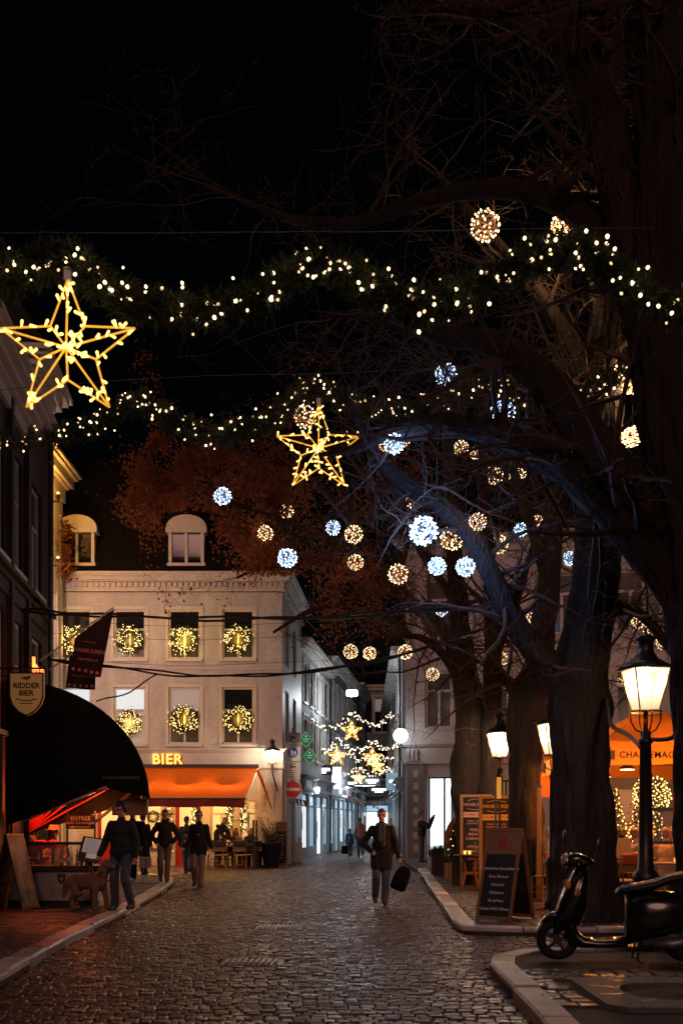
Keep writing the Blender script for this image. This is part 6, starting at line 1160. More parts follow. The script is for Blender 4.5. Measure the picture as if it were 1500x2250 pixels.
# ------------------------------------------------------------------ scooter
SCT = thing('scooter', 'dark parked motor scooter facing left at the right edge', 'scooter', (G(1227, 2131).x, 12.0, .09), R(-6))
m_body = M('scooter_paint', (0.010, 0.011, 0.012), rough=0.22, spec=0.6, coat=0.6); m_rub = M('tyre_rubber', (.010, .010, .010), rough=.8, bump=.2); m_chr = M('chrome', (.55, .53, .5), rough=.15, metal=1.0); m_seat = M('seat_vinyl', (.012, .011, .011), rough=.45, bump=.2, bsc=80)
def wheel(x, r, w, nm):
    rot = Matrix.Rotation(R(90), 3, 'X'); ty = MB(); ty.lathe([(r * .62, -w * .42), (r * .80, -w * .5), (r * .95, -w * .38), (r, 0), (r * .95, w * .38), (r * .80, w * .5), (r * .62, w * .42)], 32, (x, 0, r), rot); wl = bpy.data.objects.new(nm, None); COL.objects.link(wl); wl.parent = SCT; ty = MB(); pr = [(r * .62, -w * .42), (r * .80, -w * .5), (r * .95, -w * .38), (r, 0), (r * .95, w * .38), (r * .80, w * .5), (r * .62, w * .42), (r * .62, -w * .42)]
    n = 32; vs = []
    for q, z in pr:
        for k in range(n): a = 2 * math.pi * k / n; vs.append(Vector((x, 0, r)) + rot @ Vector((q * math.cos(a), q * math.sin(a), z)))
    ty.add(vs, [(i * n + k, i * n + (k + 1) % n, (i + 1) * n + (k + 1) % n, (i + 1) * n + k) for i in range(len(pr) - 1) for k in range(n)]); ty.build('tyre', m_rub, wl, smooth=True)
    rm = MB()
    for z in (-w * .3, w * .3): rm.tube([Vector((x + r * .60 * math.cos(R(a)), z, r + r * .60 * math.sin(R(a)))) for a in range(0, 361, 12)], .012, 6)
    for k in range(5): a = R(72 * k + 10); rm.bar((x, 0, r), (x + r * .6 * math.cos(a), 0, r + r * .6 * math.sin(a)), .035, .03)
    rm.lathe([(.05, -w * .45), (.05, w * .45)], 14, (x, 0, r), rot); rm.build('rim', m_iron, wl, smooth=False)
wheel(0.0, .222, .10, 'front_wheel'); wheel(1.30, .222, .11, 'rear_wheel')
def loft(secs, n=14, pw=2.6):
    """secs: (x, z, half_height along the section normal, half_width, tilt); superellipse sections in the plane normal to the path"""
    mb = MB(); vs = []
    for x, z, hh, hw, tl in secs:
        for k in range(n):
            a = 2 * math.pi * k / n; c, s_ = math.cos(a), math.sin(a); cu = math.copysign(abs(c) ** (2 / pw), c); su = math.copysign(abs(s_) ** (2 / pw), s_)
            u = su * hh; vs.append((x + u * math.sin(tl), cu * hw, z + u * math.cos(tl)))
    m = len(secs); mb.add(vs, [(i * n + k, i * n + (k + 1) % n, (i + 1) * n + (k + 1) % n, (i + 1) * n + k) for i in range(m - 1) for k in range(n)] + [tuple(range(n - 1, -1, -1)), tuple((m - 1) * n + k for k in range(n))]); return mb
# front fender, fork, legshield, headset
loft([(-.235, .30, .012, .045, .6), (-.17, .405, .03, .065, .4), (-.06, .475, .04, .075, .15), (.06, .48, .045, .075, -.1), (.15, .43, .05, .07, -.5), (.20, .34, .035, .06, -1.0)]).build('front_fender', m_body, SCT, smooth=True)
mb = MB(); mb.tube([(0, .075, .222), (.06, .07, .42), (.12, .03, .56)], .022, 8); mb.tube([(0, .075, .222), (0, -.03, .222)], .018, 8); mb.tube([(.12, 0, .5), (.24, 0, .98)], .03, 8); mb.build('fork', m_lead, SCT)
loft([(.10, .33, .17, .09, 1.15), (.135, .50, .19, .17, 1.2), (.165, .68, .165, .20, 1.25), (.20, .83, .13, .19, 1.25), (.23, .94, .09, .13, 1.2), (.245, 1.0, .06, .07, 1.2)]).build('leg_shield', m_body, SCT, smooth=True)
mb = MB(); mb.tube([(.30, y, .97) if False else (x, y, z) for x, y, z in [(.13, .20, .50), (.19, .222, .70), (.25, .20, .88), (.29, .10, .985)]], .012, 8); mb.tube([(.13, -.20, .50), (.19, -.222, .70), (.25, -.20, .88), (.29, -.10, .985)], .012, 8); mb.build('shield_trim', m_chr, SCT, smooth=True)
loft([(.06, 1.045, .02, .03, 1.0), (.085, 1.05, .075, .075, .5), (.14, 1.06, .085, .09, .2), (.22, 1.06, .075, .10, 0), (.32, 1.045, .05, .08, -.1), (.38, 1.03, .02, .04, -.1)]).build('headset', m_body, SCT, smooth=True)
hl = MB(); hl.ell((.085, 0, 1.05), (.05, .078, .078), u=18, v=12); hl.build('headlight', M('headlight_glass', (.5, .5, .48), rough=.05, spec=.8, alpha=.75), SCT, smooth=True); MB().tube([(.095, .082 * math.cos(R(a)), 1.05 + .082 * math.sin(R(a))) for a in range(0, 361, 15)], .008, 6).build('headlight_rim', m_chr, SCT)
mb = MB(); mb.tube([(.24, -.33, 1.04), (.24, .33, 1.04)], .015, 8); mb.build('handlebar', m_chr, SCT)
for s_ in (-1, 1):
    MB().tube([(.245, s_ * .22, 1.04), (.27, s_ * .35, 1.035)], .021, 10).build('grip', m_rub, SCT); MB().tube([(.20, s_ * .2, 1.03), (.19, s_ * .34, 1.02)], .008, 6).build('brake_lever', m_chr, SCT)
    top = Vector((.10 if s_ > 0 else .40, s_ * .30, 1.26 if s_ > 0 else 1.18)); MB().tube([(.22, s_ * .2, 1.06), (.20 if s_ > 0 else .34, s_ * .28, 1.12), top], .006, 6).build('mirror_stem', m_chr, SCT); MB().ell(top + Vector((0, 0, .045)), (.022, .06, .065)).build('mirror', m_iron, SCT, smooth=True)
loft([(.10, .34, .10, .06, .5), (.16, .25, .10, .13, .3), (.26, .195, .065, .17, .1), (.40, .185, .05, .18, 0), (.56, .19, .055, .18, 0), (.70, .20, .06, .16, -.3)]).build('floorboard', m_body, SCT, smooth=True)
loft([(.70, .42, .26, .10, 0.0), (.76, .45, .27, .17, 0), (.90, .48, .26, .215, 0), (1.10, .50, .24, .225, 0), (1.30, .53, .19, .20, 0), (1.46, .58, .12, .14, 0), (1.56, .62, .04, .06, 0)], n=18).build('rear_body', m_body, SCT, smooth=True)
loft([(.60, .715, .02, .08, .1), (.64, .735, .05, .13, .1), (.80, .765, .055, .15, .1), (.98, .80, .06, .155, .15), (1.12, .855, .06, .15, .25), (1.30, .895, .055, .145, .1), (1.42, .90, .045, .12, 0), (1.47, .895, .015, .08, 0)], n=16).build('seat', m_seat, SCT, smooth=True)
loft([(1.44, .66, .03, .05, 0), (1.54, .70, .045, .055, 0), (1.58, .70, .02, .03, 0)]).build('tail_light', M('red_lens', (.4, .02, .02), rough=.2), SCT, smooth=True)
MB().lathe([(.032, -.006), (.032, .006)], 20, (.185, -.222, .72), Matrix.Rotation(R(90), 3, 'X')).build('reflector', M('amber_reflector', (.75, .34, .08), rough=.3), SCT)
mb = MB(); mb.tube([(.82, -.12, .18), (.80, -.18, .02), (.86, -.20, .0)], .014, 7); mb.tube([(.82, .12, .18), (.80, .18, .02), (.86, .20, .0)], .014, 7); mb.build('kickstand', m_iron, SCT); MB().tube([(.95, -.16, .2), (1.15, -.19, .2), (1.45, -.19, .26)], [.03, .055, .045], 12).build('exhaust', m_lead, SCT, smooth=True)
mb = MB(); mb.tube([(.16, .05, 1.0), (.08, .09, .9), (.10, .06, .72)], .006, 6); mb.tube([(.16, -.05, 1.0), (.06, -.1, .88), (.09, -.07, .70)], .006, 6); mb.build('cables', m_rub, SCT)
for s_ in (-1, 1): MB().ell((.10, s_ * .16, .80), (.03, .02, .045)).build('turn_signal', MATS['amber_reflector'], SCT, smooth=True)
MB().obox((1.05, 0, .22), (.42, .2, .16)).build('engine', m_iron, SCT, bevel=.03); mb = MB(); mb.tube([(1.45, y, z) for y, z in ((-.16, .84), (-.12, .92), (.12, .92), (.16, .84))], .011, 7); mb.build('grab_rail', m_chr, SCT)
# ------------------------------------------------------------------ people
def cloth(name, c, c2=None): return M(name, c, c2 or tuple(q * 0.7 for q in c), sc=6, rough=0.9, bump=0.2, bsc=30)
m_skin = M('skin', (0.50, 0.28, 0.20), (0.44, 0.235, 0.165), sc=9, rough=0.5); m_eye = M('eye_dark', (0.02, 0.015, 0.012), rough=0.2); m_lip = M('lip', (0.36, 0.13, 0.11), rough=0.5)
J0 = dict(pel=(0, 0, .95), wst=(0, 0, 1.10), chs=(0, .01, 1.32), nek=(0, .015, 1.50), hed=(0, -.01, 1.665), Ls=(-.168, .01, 1.415), Rs=(.168, .01, 1.415), Le=(-.225, .03, 1.13), Re=(.225, .03, 1.13), Lw=(-.235, -.05, .89), Rw=(.235, -.05, .89),
          Lh=(-.095, 0, .93), Rh=(.095, 0, .93), Lk=(-.10, -.015, .51), Rk=(.10, -.015, .51), La=(-.10, .02, .085), Ra=(.10, .02, .085))
def rem(o, vox, disp=0.0, sm=2):
    r = o.modifiers.new('surface', 'REMESH'); r.mode = 'VOXEL'; r.voxel_size = vox; r.use_smooth_shade = True
    s_ = o.modifiers.new('soften', 'SMOOTH'); s_.iterations = sm; s_.factor = 0.5
    if disp:
        tx = bpy.data.textures.get('folds') or bpy.data.textures.new('folds', 'CLOUDS'); tx.noise_scale = 0.10; tx.noise_depth = 2
        d = o.modifiers.new('folds', 'DISPLACE'); d.texture = tx; d.strength = disp; d.mid_level = 0.5
    return o
def person(label, loc, rz, h, top, leg, shoe=m_dark, hair=None, pose=None, vox=.010, coat=0.0, hood=False, long_hair=False, bald=False, scarf=None, name='person', bulk=1.0, head_turn=(0, 0, 0), hat=None, group=None, belt=True):
    J = {k: Vector(v) for k, v in J0.items()}
    for k, v in (pose or {}).items():
        if not k.endswith('curl'): J[k] = Vector(v)
    S = h / 1.80; t = thing(name, label, 'person', loc, rz, group); t.scale = (S, S, S)
    HR = Matrix.Rotation(R(head_turn[2]), 3, 'Z') @ Matrix.Rotation(R(head_turn[0]), 3, 'X') @ Matrix.Rotation(R(head_turn[1]), 3, 'Y'); H_ = J['hed']; hp = lambda x, y, z: H_ + HR @ Vector((x, y, z))
    b = MB()
    b.ell(hp(0, .012, .03), (.074, .092, .088), HR, 16, 12); b.ell(hp(0, -.022, -.045), (.058, .066, .068), HR, 14, 10); b.ell(hp(0, -.060, -.092), (.026, .022, .022), HR); b.capsule(J['nek'] + Vector((0, 0, -.05)), hp(0, .02, -.05), .056, .052)
    b.capsule(hp(0, -.088, .022), hp(0, -.104, -.022), .009, .016, 8); b.ell(hp(-.076, .012, -.01), (.012, .022, .032), HR); b.ell(hp(.076, .012, -.01), (.012, .022, .032), HR); b.capsule(hp(-.045, -.075, .035), hp(.045, -.075, .035), .016, .016, 8)
    b.capsule(J['chs'], J['pel'], .115, .12); b.capsule(J['Ls'], J['Rs'], .06, .06)
    for s_ in 'LR':
        sg = -1 if s_ == 'L' else 1
        b.capsule(J[s_ + 's'], J[s_ + 'e'], .048, .04); b.capsule(J[s_ + 'e'], J[s_ + 'w'], .040, .028); b.capsule(J[s_ + 'h'], J[s_ + 'k'], .082, .055); b.capsule(J[s_ + 'k'], J[s_ + 'a'], .055, .036)
        w, e = J[s_ + 'w'], J[s_ + 'e']; d = (w - e).normalized(); sd = d.cross(Vector((0, 1, 0))); sd = sd.normalized() if sd.length > .1 else Vector((1, 0, 0)); nr = sd.cross(d).normalized()
        if nr.y > 0: nr = -nr
        fwd = (pose or {}).get(s_ + 'curl', 0.5); b.capsule(w, w + d * .075, .026, .034, 8)
        for q, ln in enumerate((.062, .072, .068, .052)):
            p0 = w + d * .088 + sd * (.030 - .020 * q); p1 = p0 + (d + nr * fwd * .6).normalized() * ln * .55; p2 = p1 + (d * (1 - fwd) + nr * fwd * 1.3).normalized() * ln * .55; b.capsule(p0, p1, .0105, .0098, 6); b.capsule(p1, p2, .0098, .0085, 6)
        p0 = w + d * .035 + sd * .028; p1 = p0 + (d * .6 + sd * .5 + nr * .5).normalized() * .045; b.capsule(p0, p1, .0125, .011, 6); b.capsule(p1, p1 + (d + nr * .4).normalized() * .032, .011, .009, 6)
    bd = rem(b.build('body', m_skin, t), min(vox, .010), 0, 1)
    f = MB(); f.ell(hp(-.031, -.082, .012), (.013, .007, .008), HR); f.ell(hp(.031, -.082, .012), (.013, .007, .008), HR); f.build('eyes', m_eye, t); f = MB(); f.ell(hp(0, -.086, -.058), (.024, .006, .007), HR); f.build('mouth', m_lip, t)
    if hair is not None and not bald:
        q = MB(); q.ell(hp(0, .026, .055), (.083, .094, .078), HR, 16, 12); q.ell(hp(0, .055, .0), (.075, .062, .085), HR, 14, 10); q.ell(hp(0, -.045, .102), (.06, .045, .026), HR); q.ell(hp(-.066, .02, .03), (.02, .05, .05), HR); q.ell(hp(.066, .02, .03), (.02, .05, .05), HR)
        if long_hair: q.capsule(hp(0, .06, .0), J['chs'] + Vector((0, .12, .02)), .085, .06); q.capsule(hp(-.06, .03, -.02), J['chs'] + Vector((-.09, .05, .08)), .035, .03); q.capsule(hp(.06, .03, -.02), J['chs'] + Vector((.09, .05, .08)), .035, .03)
        rem(q.build('hair', hair, t), .009, .02, 1)
    if hat is not None:
        q = MB(); q.lathe([(.19, .075), (.195, .082), (.10, .09), (.095, .15), (.07, .175), (.0, .165)], 20, H_, HR); q.build('hat', hat, t, smooth=True)
    # jacket
    k = bulk; q = MB(); ch, ws, pe = J['chs'], J['wst'], J['pel']
    for c, r in ((ch + Vector((0, 0, .05)), (.165 * k, .112 * k, .13)), (ch, (.172 * k, .126 * k, .17)), (ws + Vector((0, 0, .02)), (.170 * k, .126 * k, .20)), (pe + Vector((0, 0, .02)), (.172 * k, .126 * k, .17))): q.ell(c, r, None, 16, 11)
    q.capsule(J['Ls'] * .8 + ch * .2 + Vector((0, 0, .02)), J['Rs'] * .8 + ch * .2 + Vector((0, 0, .02)), .066 * k, .066 * k); q.capsule(J['nek'] + Vector((0, .0, -.06)), J['nek'] + Vector((0, .0, .005)), .085, .072)
    for s_ in 'LR': q.capsule(J[s_ + 's'], J[s_ + 'e'], .070 * k, .060 * k); q.capsule(J[s_ + 'e'], J[s_ + 'w'], .060 * k, .048 * k)
    if coat:
        for s_ in 'LR': m_ = J[s_ + 'h'].lerp(J[s_ + 'k'], coat); q.capsule(J[s_ + 'h'] + Vector((0, 0, .02)), m_, .112 * k, .108 * k, 12); 
        m1 = J['Lh'].lerp(J['Lk'], coat); m2 = J['Rh'].lerp(J['Rk'], coat); q.capsule(m1, m2, .10 * k, .10 * k); q.capsule(pe, (m1 + m2) / 2, .12 * k, .11 * k)
    if hood: q.ell(J['nek'] + Vector((0, .07, .02)), (.11, .085, .075)); 
    rem(q.build('jacket', top, t), vox * 1.15, .030 if top in (c_dkg, c_pink) else .014, 2)
    # trousers and shoes
    q = MB(); q.ell(J['pel'], (.160, .118, .12), None, 14, 9)
    for s_ in 'LR': q.capsule(J[s_ + 'h'], J[s_ + 'k'], .100, .078); q.capsule(J[s_ + 'k'], J[s_ + 'a'] + Vector((0, 0, .01)), .078, .066)
    rem(q.build('trousers', leg, t), vox * 1.15, .022, 2)
    for s_ in 'LR':
        a = J[s_ + 'a']; toe = (pose or {}).get(s_ + 'toe', (0, -.17, -.045)); q = MB(); q.capsule(a + Vector((0, .03, -.03)), a + Vector(toe) * .75, .048, .044); q.capsule(a + Vector(toe) * .6, a + Vector(toe), .044, .034); q.capsule(a + Vector((0, .01, .03)), a + Vector((0, .02, -.02)), .05, .05); rem(q.build('shoe', shoe, t), .010, 0, 1)
    if scarf is not None:
        q = MB(); q.tube([J['nek'] + Vector((.085 * math.cos(R(a)), .085 * math.sin(R(a)), -.005)) for a in range(0, 361, 20)], .034, 8); q.capsule(J['nek'] + Vector((-.04, -.10, -.02)), ch + Vector((-.03, -.15, -.12)), .035, .04); q.capsule(J['nek'] + Vector((.03, -.10, -.02)), ch + Vector((.03, -.155, -.2)), .035, .04); rem(q.build('scarf', scarf, t), .012, .015, 1)
    return t
c_blk = cloth('black_wool', (.010, .010, .011)); c_navy = cloth('navy_fleece', (.016, .015, .019)); c_jean = cloth('blue_denim', (.035, .05, .085), (.07, .09, .13)); c_gjean = cloth('grey_denim', (.05, .05, .06), (.09, .09, .10)); c_beige = cloth('beige_chino', (.26, .20, .15)); c_mauve = cloth('pale_trousers', (.24, .18, .17)); c_dkg = cloth('dark_puffer', (.022, .021, .024)); c_pink = cloth('rose_puffer', (.38, .17, .12)); c_cream = cloth('cream_coat', (.62, .52, .40)); c_or = cloth('ochre_coat', (.55, .28, .10)); c_gry = cloth('grey_wool', (.07, .07, .075)); c_blue = cloth('blue_nylon', (.02, .07, .22))
h_br = M('brown_hair', (.10, .05, .025), (.05, .025, .012), sc=20, rough=.6); h_dk = M('dark_hair', (.018, .013, .010), (.035, .025, .018), sc=20, rough=.55); h_gr = M('grey_hair', (.50, .47, .44), (.36, .33, .31), sc=20, rough=.6); h_bl = M('blond_hair', (.55, .38, .17), (.42, .27, .11), sc=20, rough=.6); h_sand = M('sandy_hair', (.22, .11, .05), (.14, .07, .03), sc=20, rough=.6); s_wh = cloth('white_trainers', (.55, .5, .45))
walkL = dict(Lk=(-.10, -.10, .53), La=(-.115, .10, .16), Ltoe=(0, -.15, -.09), Rk=(.075, -.06, .51), Ra=(.06, -.10, .085), Rtoe=(0, -.17, -.045), Lh=(-.09, 0, .93), Rh=(.09, 0, .93))
# man in the middle of the street
pm = G(838, 1990); MAN = person('man in a black coat and scarf striding up the street carrying a backpack', (pm.x, pm.y, .0), 0, 1.80, c_blk, c_gjean, shoe=cloth('brown_boots', (.06, .025, .015)), hair=h_sand, scarf=c_gry, coat=.5, vox=.009, pose=dict(walkL, Le=(-.34, .08, 1.15), Lw=(-.19, -.12, 1.00), Re=(.26, .04, 1.14), Rw=(.31, -.06, .89), Lcurl=.9, Rcurl=.95), head_turn=(8, 0, -6), bulk=1.06)
bp = thing('backpack', 'dark slim backpack hanging from the hand of the man in the street', 'backpack', (pm.x + .36, pm.y - .07, .25)); q = MB(); rb = Matrix.Rotation(R(22), 3, 'Y'); sil = [(-.12, -.23), (.12, -.23), (.145, -.19), (.15, -.06), (.135, .12), (.09, .21), (.05, .235), (-.05, .235), (-.09, .21), (-.135, .12), (-.15, -.06), (-.145, -.19)]
q.prism(sil, -.075, .075); q.v = [tuple(Vector((0, 0, .25)) + rb @ Vector(v)) for v in q.v]; q.build('bag', m_black, bp, bevel=.03)
MB().obox(Vector((0, 0, .25)) + rb @ Vector((0, -.085, -.06)), (.22, .04, .22), rb).build('front_pocket', m_black, bp, bevel=.015); MB().tube([(.02, 0, .46), (-.01, 0, .565), (.03, 0, .58), (.06, 0, .565), (.10, 0, .45)], .010, 6).build('handle', m_rub, bp); MB().tube([(-.06, -.06, .05), (-.14, -.05, -.02), (-.15, -.05, -.10)], .007, 5).build('strap', m_rub, bp)
# man with headphones and his dog
pd = G(266, 2014); DM = person('man in a dark sweater, jeans and headphones walking a dog', (pd.x, pd.y, .09), R(-12), 1.79, c_navy, c_jean, shoe=m_dark, hair=h_dk, vox=.009, pose=dict(Lk=(-.10, -.05, .51), La=(-.12, .0, .085), Rk=(.12, -.12, .53), Ra=(.16, .06, .10), Le=(-.28, .02, 1.14), Lw=(-.33, -.10, .93), Re=(.25, .05, 1.14), Rw=(.25, -.02, .90), Lcurl=.95), head_turn=(16, 0, -25), bulk=1.14)
hp_ = MB(); hh = Vector(J0['hed']); RT = Matrix.Rotation(R(-25), 3, 'Z') @ Matrix.Rotation(R(16), 3, 'X')
hp_.tube([hh + RT @ Vector((.098 * math.cos(R(a)), .01, .02 + .115 * math.sin(R(a)))) for a in range(0, 181, 15)], .014, 8); hp_.ell(hh + RT @ Vector((-.095, .01, -.005)), (.026, .042, .05)); hp_.ell(hh + RT @ Vector((.095, .01, -.005)), (.026, .042, .05))
HPH = thing('headphones', 'black over ear headphones on the dog walker', 'headphones', DM.location, R(-12)); HPH.scale = DM.scale; hp_.build('band_and_cups', m_rub, HPH, smooth=True)
DOG = thing('dog', 'curly tan dog on a leash beside the man with headphones', 'dog', (P(190, 1990, 18.8).x, 18.8, .09), R(-28)); b = MB()      # faces +x
b.ell((.22, 0, .47), (.20, .125, .155)); b.ell((.02, 0, .47), (.24, .115, .135)); b.ell((-.22, 0, .46), (.15, .115, .135)); b.capsule((.30, 0, .52), (.40, 0, .70), .10, .082); b.ell((.43, 0, .76), (.095, .085, .085)); b.capsule((.46, 0, .75), (.57, 0, .72), .055, .042); b.ell((.60, 0, .73), (.022, .024, .02)); b.capsule((.40, .08, .78), (.38, .115, .66), .03, .036); b.capsule((.40, -.08, .78), (.38, -.115, .66), .03, .036)
for y, dx in ((.085, .07), (-.085, -.02)):
    b.capsule((.27, y, .42), (.27 + dx, y, .24), .07, .048); b.capsule((.27 + dx, y, .24), (.27 + dx * 1.3, y, .05), .046, .038); b.capsule((.27 + dx * 1.3, y, .035), (.33 + dx * 1.3, y, .03), .036, .03)
for y, dx in ((.085, -.03), (-.085, .05)):
    b.capsule((-.24, y, .44), (-.17 + dx, y, .28), .095, .06); b.capsule((-.17 + dx, y, .28), (-.30 + dx, y, .19), .055, .042); b.capsule((-.30 + dx, y, .19), (-.27 + dx, y, .04), .042, .036); b.capsule((-.27 + dx, y, .033), (-.21 + dx, y, .03), .034, .03)
m_fur = M('tan_curls', (.30, .17, .10), (.16, .085, .05), sc=22, rough=.95, bump=1.0, bsc=60)
b.capsule((-.35, 0, .50), (-.46, .02, .40), .045, .05); b.capsule((-.46, .02, .40), (-.50, .03, .22), .05, .035)
d = rem(b.build('body', m_fur, DOG), .010, 0, 1); tx = bpy.data.textures.new('curls', 'CLOUDS'); tx.noise_scale = .028; dm_ = d.modifiers.new('curls', 'DISPLACE'); dm_.texture = tx; dm_.strength = .035
MB().tube([(.34 + .085 * math.cos(R(a)) * .6, .105 * math.sin(R(a)), .60 - .085 * math.cos(R(a)) * .55) for a in range(0, 361, 20)], .014, 6).build('collar', m_dark, DOG)
q = MB(); q.ell((.475, .055, .785), .012); q.ell((.475, -.055, .785), .012); q.ell((.617, 0, .735), (.014, .018, .014)); q.build('eyes_and_nose', m_eye, DOG)
hw = Vector((DM.location.x - .33, DM.location.y - .03, .98)); cl = Vector((DOG.location.x + .30, DOG.location.y - .15, .72)); t = thing('leash', 'thin dark leash from the hand of the man down to the dog', 'leash', cl); MB().tube([cl, cl.lerp(hw, .5) + Vector((0, 0, -.05)), hw], .007, 6).build('strap', m_dark, t, w=True); MB().tube([cl, cl + Vector((.01, 0, .05))], .011, 6).build('clip', m_lead, t, w=True)
# people behind on the left
p = G(291, 1946); person('man in black with white trainers, half hidden behind the dog walker', (p.x, p.y, .09), R(-8), 1.80, c_blk, c_blk, shoe=s_wh, hair=h_dk, vox=.013, pose=walkL, coat=.12)
p = G(306, 1932); person('person in dark clothes with a carrier bag behind the man in black', (p.x + .1, p.y, .09), R(160), 1.70, c_blk, c_blk, hair=h_dk, vox=.014, pose=dict(walkL, Rw=(.30, -.10, .92)), coat=.3)
t = thing('carrier_bag', 'white paper carrier bag, pink light in its colour, with a round printed logo', 'bag', P(319, 1907, 28.0)); MB().box(-.15, .15, -.05, .05, .0, .26).build('bag', M('pink_lit_paper', (.62, .48, .44), rough=.7), t, bevel=.006); mb = MB(); mb.tube([(-.07, 0, .26), (-.06, 0, .36), (.06, 0, .36), (.07, 0, .26)], .006, 6); mb.build('handle', m_dark, t); mb = MB(); mb.tube([(.045 * math.cos(R(a)), -.053, .11 + .05 * math.sin(R(a))) for a in range(0, 361, 20)], .006, 4); mb.box(-.07, .07, -.054, -.051, .185, .20); mb.build('print', M('brown_print', (.2, .12, .1)), t)  # bag is white; the pink light on it is put into its colour
p = G(362, 1948); person('man in a dark puffer jacket and beige trousers, hands in his pockets', (p.x, p.y, .09), R(4), 1.76, c_dkg, c_beige, hair=h_dk, vox=.012, hood=True, pose=dict(walkL, Le=(-.33, .06, 1.16), Lw=(-.20, -.08, .98), Re=(.33, .06, 1.16), Rw=(.20, -.08, .98)), bulk=1.12, head_turn=(12, 0, 0))
p = G(437, 1952); person('man in a dark coat and pale trousers walking on the cobbles', (p.x, p.y, 0), R(-6), 1.82, c_blk, c_mauve, hair=h_br, vox=.012, pose=dict(walkL, Lw=(-.33, -.10, .95), Rw=(.31, -.08, .93)), coat=.25, head_turn=(0, 0, 25))
p = G(410, 1921); person('dark figure walking away toward the cafe, behind the man in the coat', (p.x, p.y, 0), R(170), 1.72, c_dkg, c_jean, hair=h_br, vox=.015, pose=walkL, coat=.1)
# terrace guests under the orange awning
sit = dict(pel=(0, 0, .52), wst=(0, .0, .67), chs=(0, -.02, .90), nek=(0, -.03, 1.08), hed=(0, -.06, 1.245), Ls=(-.185, -.02, 1.015), Rs=(.185, -.02, 1.015), Le=(-.25, -.12, .76), Re=(.25, -.12, .76), Lw=(-.15, -.34, .80), Rw=(.15, -.34, .80), Lh=(-.09, -.02, .50), Rh=(.09, -.02, .50), Lk=(-.11, -.44, .50), Rk=(.11, -.44, .50), La=(-.11, -.42, .085), Ra=(.11, -.42, .085))
lean = dict(chs=(.08, -.10, 1.28), nek=(.11, -.14, 1.45), hed=(.14, -.22, 1.58), Ls=(-.10, -.08, 1.40), Rs=(.27, -.10, 1.39), Le=(-.12, -.26, 1.14), Lw=(-.05, -.44, .95), Re=(.34, -.20, 1.12), Rw=(.30, -.42, .92))
person('grey haired man in a dark jacket leaning over the cafe table', (gx(478, 38.2), 38.2, 0), R(60), 1.80, c_blk, c_blk, hair=h_gr, vox=.014, pose=lean)
for px, D, rz, tp, hr, lh, lb in ((500, 38.55, 175, c_blk, h_dk, True, 'woman in black seated with her back turned at the cafe table'), (517, 38.75, 10, c_or, h_br, True, 'woman in an ochre coat seated facing the street'), (545, 38.5, 60, c_gry, h_gr, False, 'grey haired guest in a grey coat seated beside the screen'), (552, 38.9, -20, c_navy, h_br, False, 'guest in a dark sweater seated at the back by the screen')):
    person(lb, (gx(px, D), D, 0), R(rz), 1.76, tp, c_blk, hair=hr, vox=.015, pose=sit, long_hair=lh)
# alley walkers
for px, py, rz, h, tp, lg, hr, lh, co, lb in ((791, 1885, 180, 1.74, c_pink, c_jean, h_br, False, 0, 'person in a hooded rose jacket walking away into the alley'), (768, 1884, 165, 1.25, c_blue, c_gry, h_dk, False, .2, 'child in a blue coat beside the person in the rose jacket'), (857, 1884, 185, 1.72, c_cream, c_blk, h_bl, True, .3, 'blond woman in a cream coat walking into the alley'), (884, 1880, 170, 1.30, c_blk, c_blk, h_dk, False, .2, 'small dark figure beside the bright alley door')):
    p = G(px, py); person(lb, (p.x, p.y, 0), R(rz), h, tp, lg, hair=hr, vox=.016, pose=walkL, long_hair=lh, coat=co, hood='hooded' in lb)
t = thing('shoulder_bag', 'dark shoulder bag hanging beside the child in the alley', 'bag', P(757, 1868, 47.5)); MB().obox((0, 0, 0), (.26, .14, .34)).build('bag', m_black, t, bevel=.04); MB().tube([(-.1, 0, .15), (0, 0, .45), (.1, 0, .15)], .012, 6).build('strap', m_rub, t)
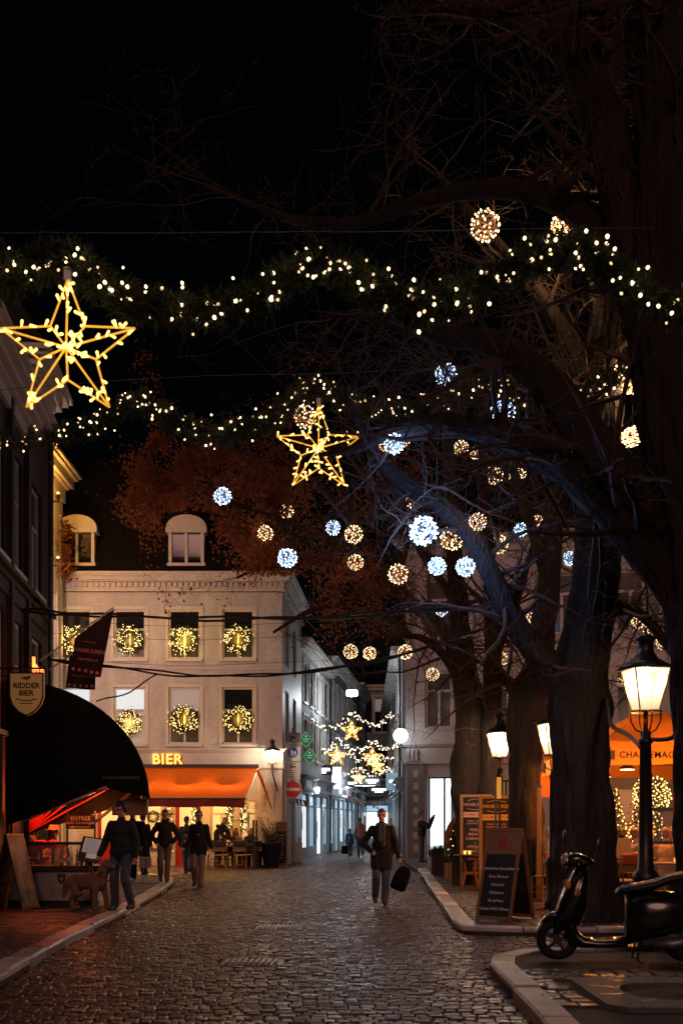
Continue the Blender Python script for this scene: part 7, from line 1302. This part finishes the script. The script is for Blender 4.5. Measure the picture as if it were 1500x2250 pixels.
# photographer in profile, facing right, phone raised
p = G(926, 1901); person('man in a dark jacket raising a phone to photograph the lights', (p.x, p.y, .09), R(80), 1.84, c_dkg, c_gry, hair=h_br, vox=.012, bulk=1.15, scarf=s_wh, pose=dict(Le=(-.20, -.24, 1.24), Lw=(-.06, -.38, 1.56), Re=(.20, -.26, 1.26), Rw=(.06, -.40, 1.57), Lcurl=.9, Rcurl=.9), head_turn=(-12, 0, 0))
t = thing('phone', 'phone held up by the man at the corner pillar', 'phone', (p.x + .46, p.y, 1.70)); MB().obox((0, 0, .04), (.012, .08, .15)).build('case', m_iron, t, bevel=.004); MB().obox((-.008, 0, .04), (.002, .07, .135)).build('screen', e_cooldim, t)
# guests on the right terrace and at the bar counter
for px, D, rz, tp, hr, lb in ((1425, 21.8, 20, c_gry, h_br, 'guest in a grey jumper facing the street behind the lantern post'), (1482, 21.9, -10, c_pink, h_bl, 'guest in rose at the back of the screened table'), (1366, 21.2, 200, c_navy, h_dk, 'dark dressed guest just right of the thick trunk'), (1394, 20.6, 95, c_beige, h_sand, 'sandy haired man in a pale coat seated in profile by the lit tree'), (1462, 20.4, 160, c_or, h_sand, 'guest in an orange lit coat bending over the screened table'), (1502, 20.6, -70, c_or, h_sand, 'guest with a raised arm at the right picture edge'), (1205, 21.6, 120, c_or, h_bl, 'seated guest half hidden behind the wooden post')):
    person(lb, (gx(px, D), D, .09), R(rz), 1.78, tp, c_blk, hair=hr, vox=.012, pose=dict(sit, Lw=(-.1, -.22, 1.25), Le=(-.28, -.2, 1.0)) if 'raised' in lb else sit)
person('guest with a straw hat seated behind the bar counter', (gx(118, 20.9), 20.9, .12), R(20), 1.74, c_or, c_blk, hair=h_br, vox=.012, pose=sit, hat=M('straw', (.5, .3, .12), (.4, .22, .08), sc=30, rough=.8))
person('guest in a dark coat at the back of the bar counter', (gx(78, 21.1), 21.1, .12), R(-20), 1.70, c_blk, c_blk, hair=h_br, vox=.013, pose=sit)
dup(ch0, (gx(236, 19.7), 19.7, .09), R(100), 'red lit chair standing beside the bar counter behind the dog')
# ------------------------------------------------------------------ lettering to meshes
bpy.context.view_layer.update()
_dg = bpy.context.evaluated_depsgraph_get(); _done = []
for o in [q for q in COL.objects if q.type == 'FONT']:
    _done.append((o, bpy.data.meshes.new_from_object(o.evaluated_get(_dg))))
for o, me in _done:
    n = bpy.data.objects.new('lettering', me); COL.objects.link(n); n.parent = o.parent; n.location = o.location; n.rotation_euler = o.rotation_euler; n.scale = o.scale
    bpy.data.objects.remove(o); n.name = 'lettering'
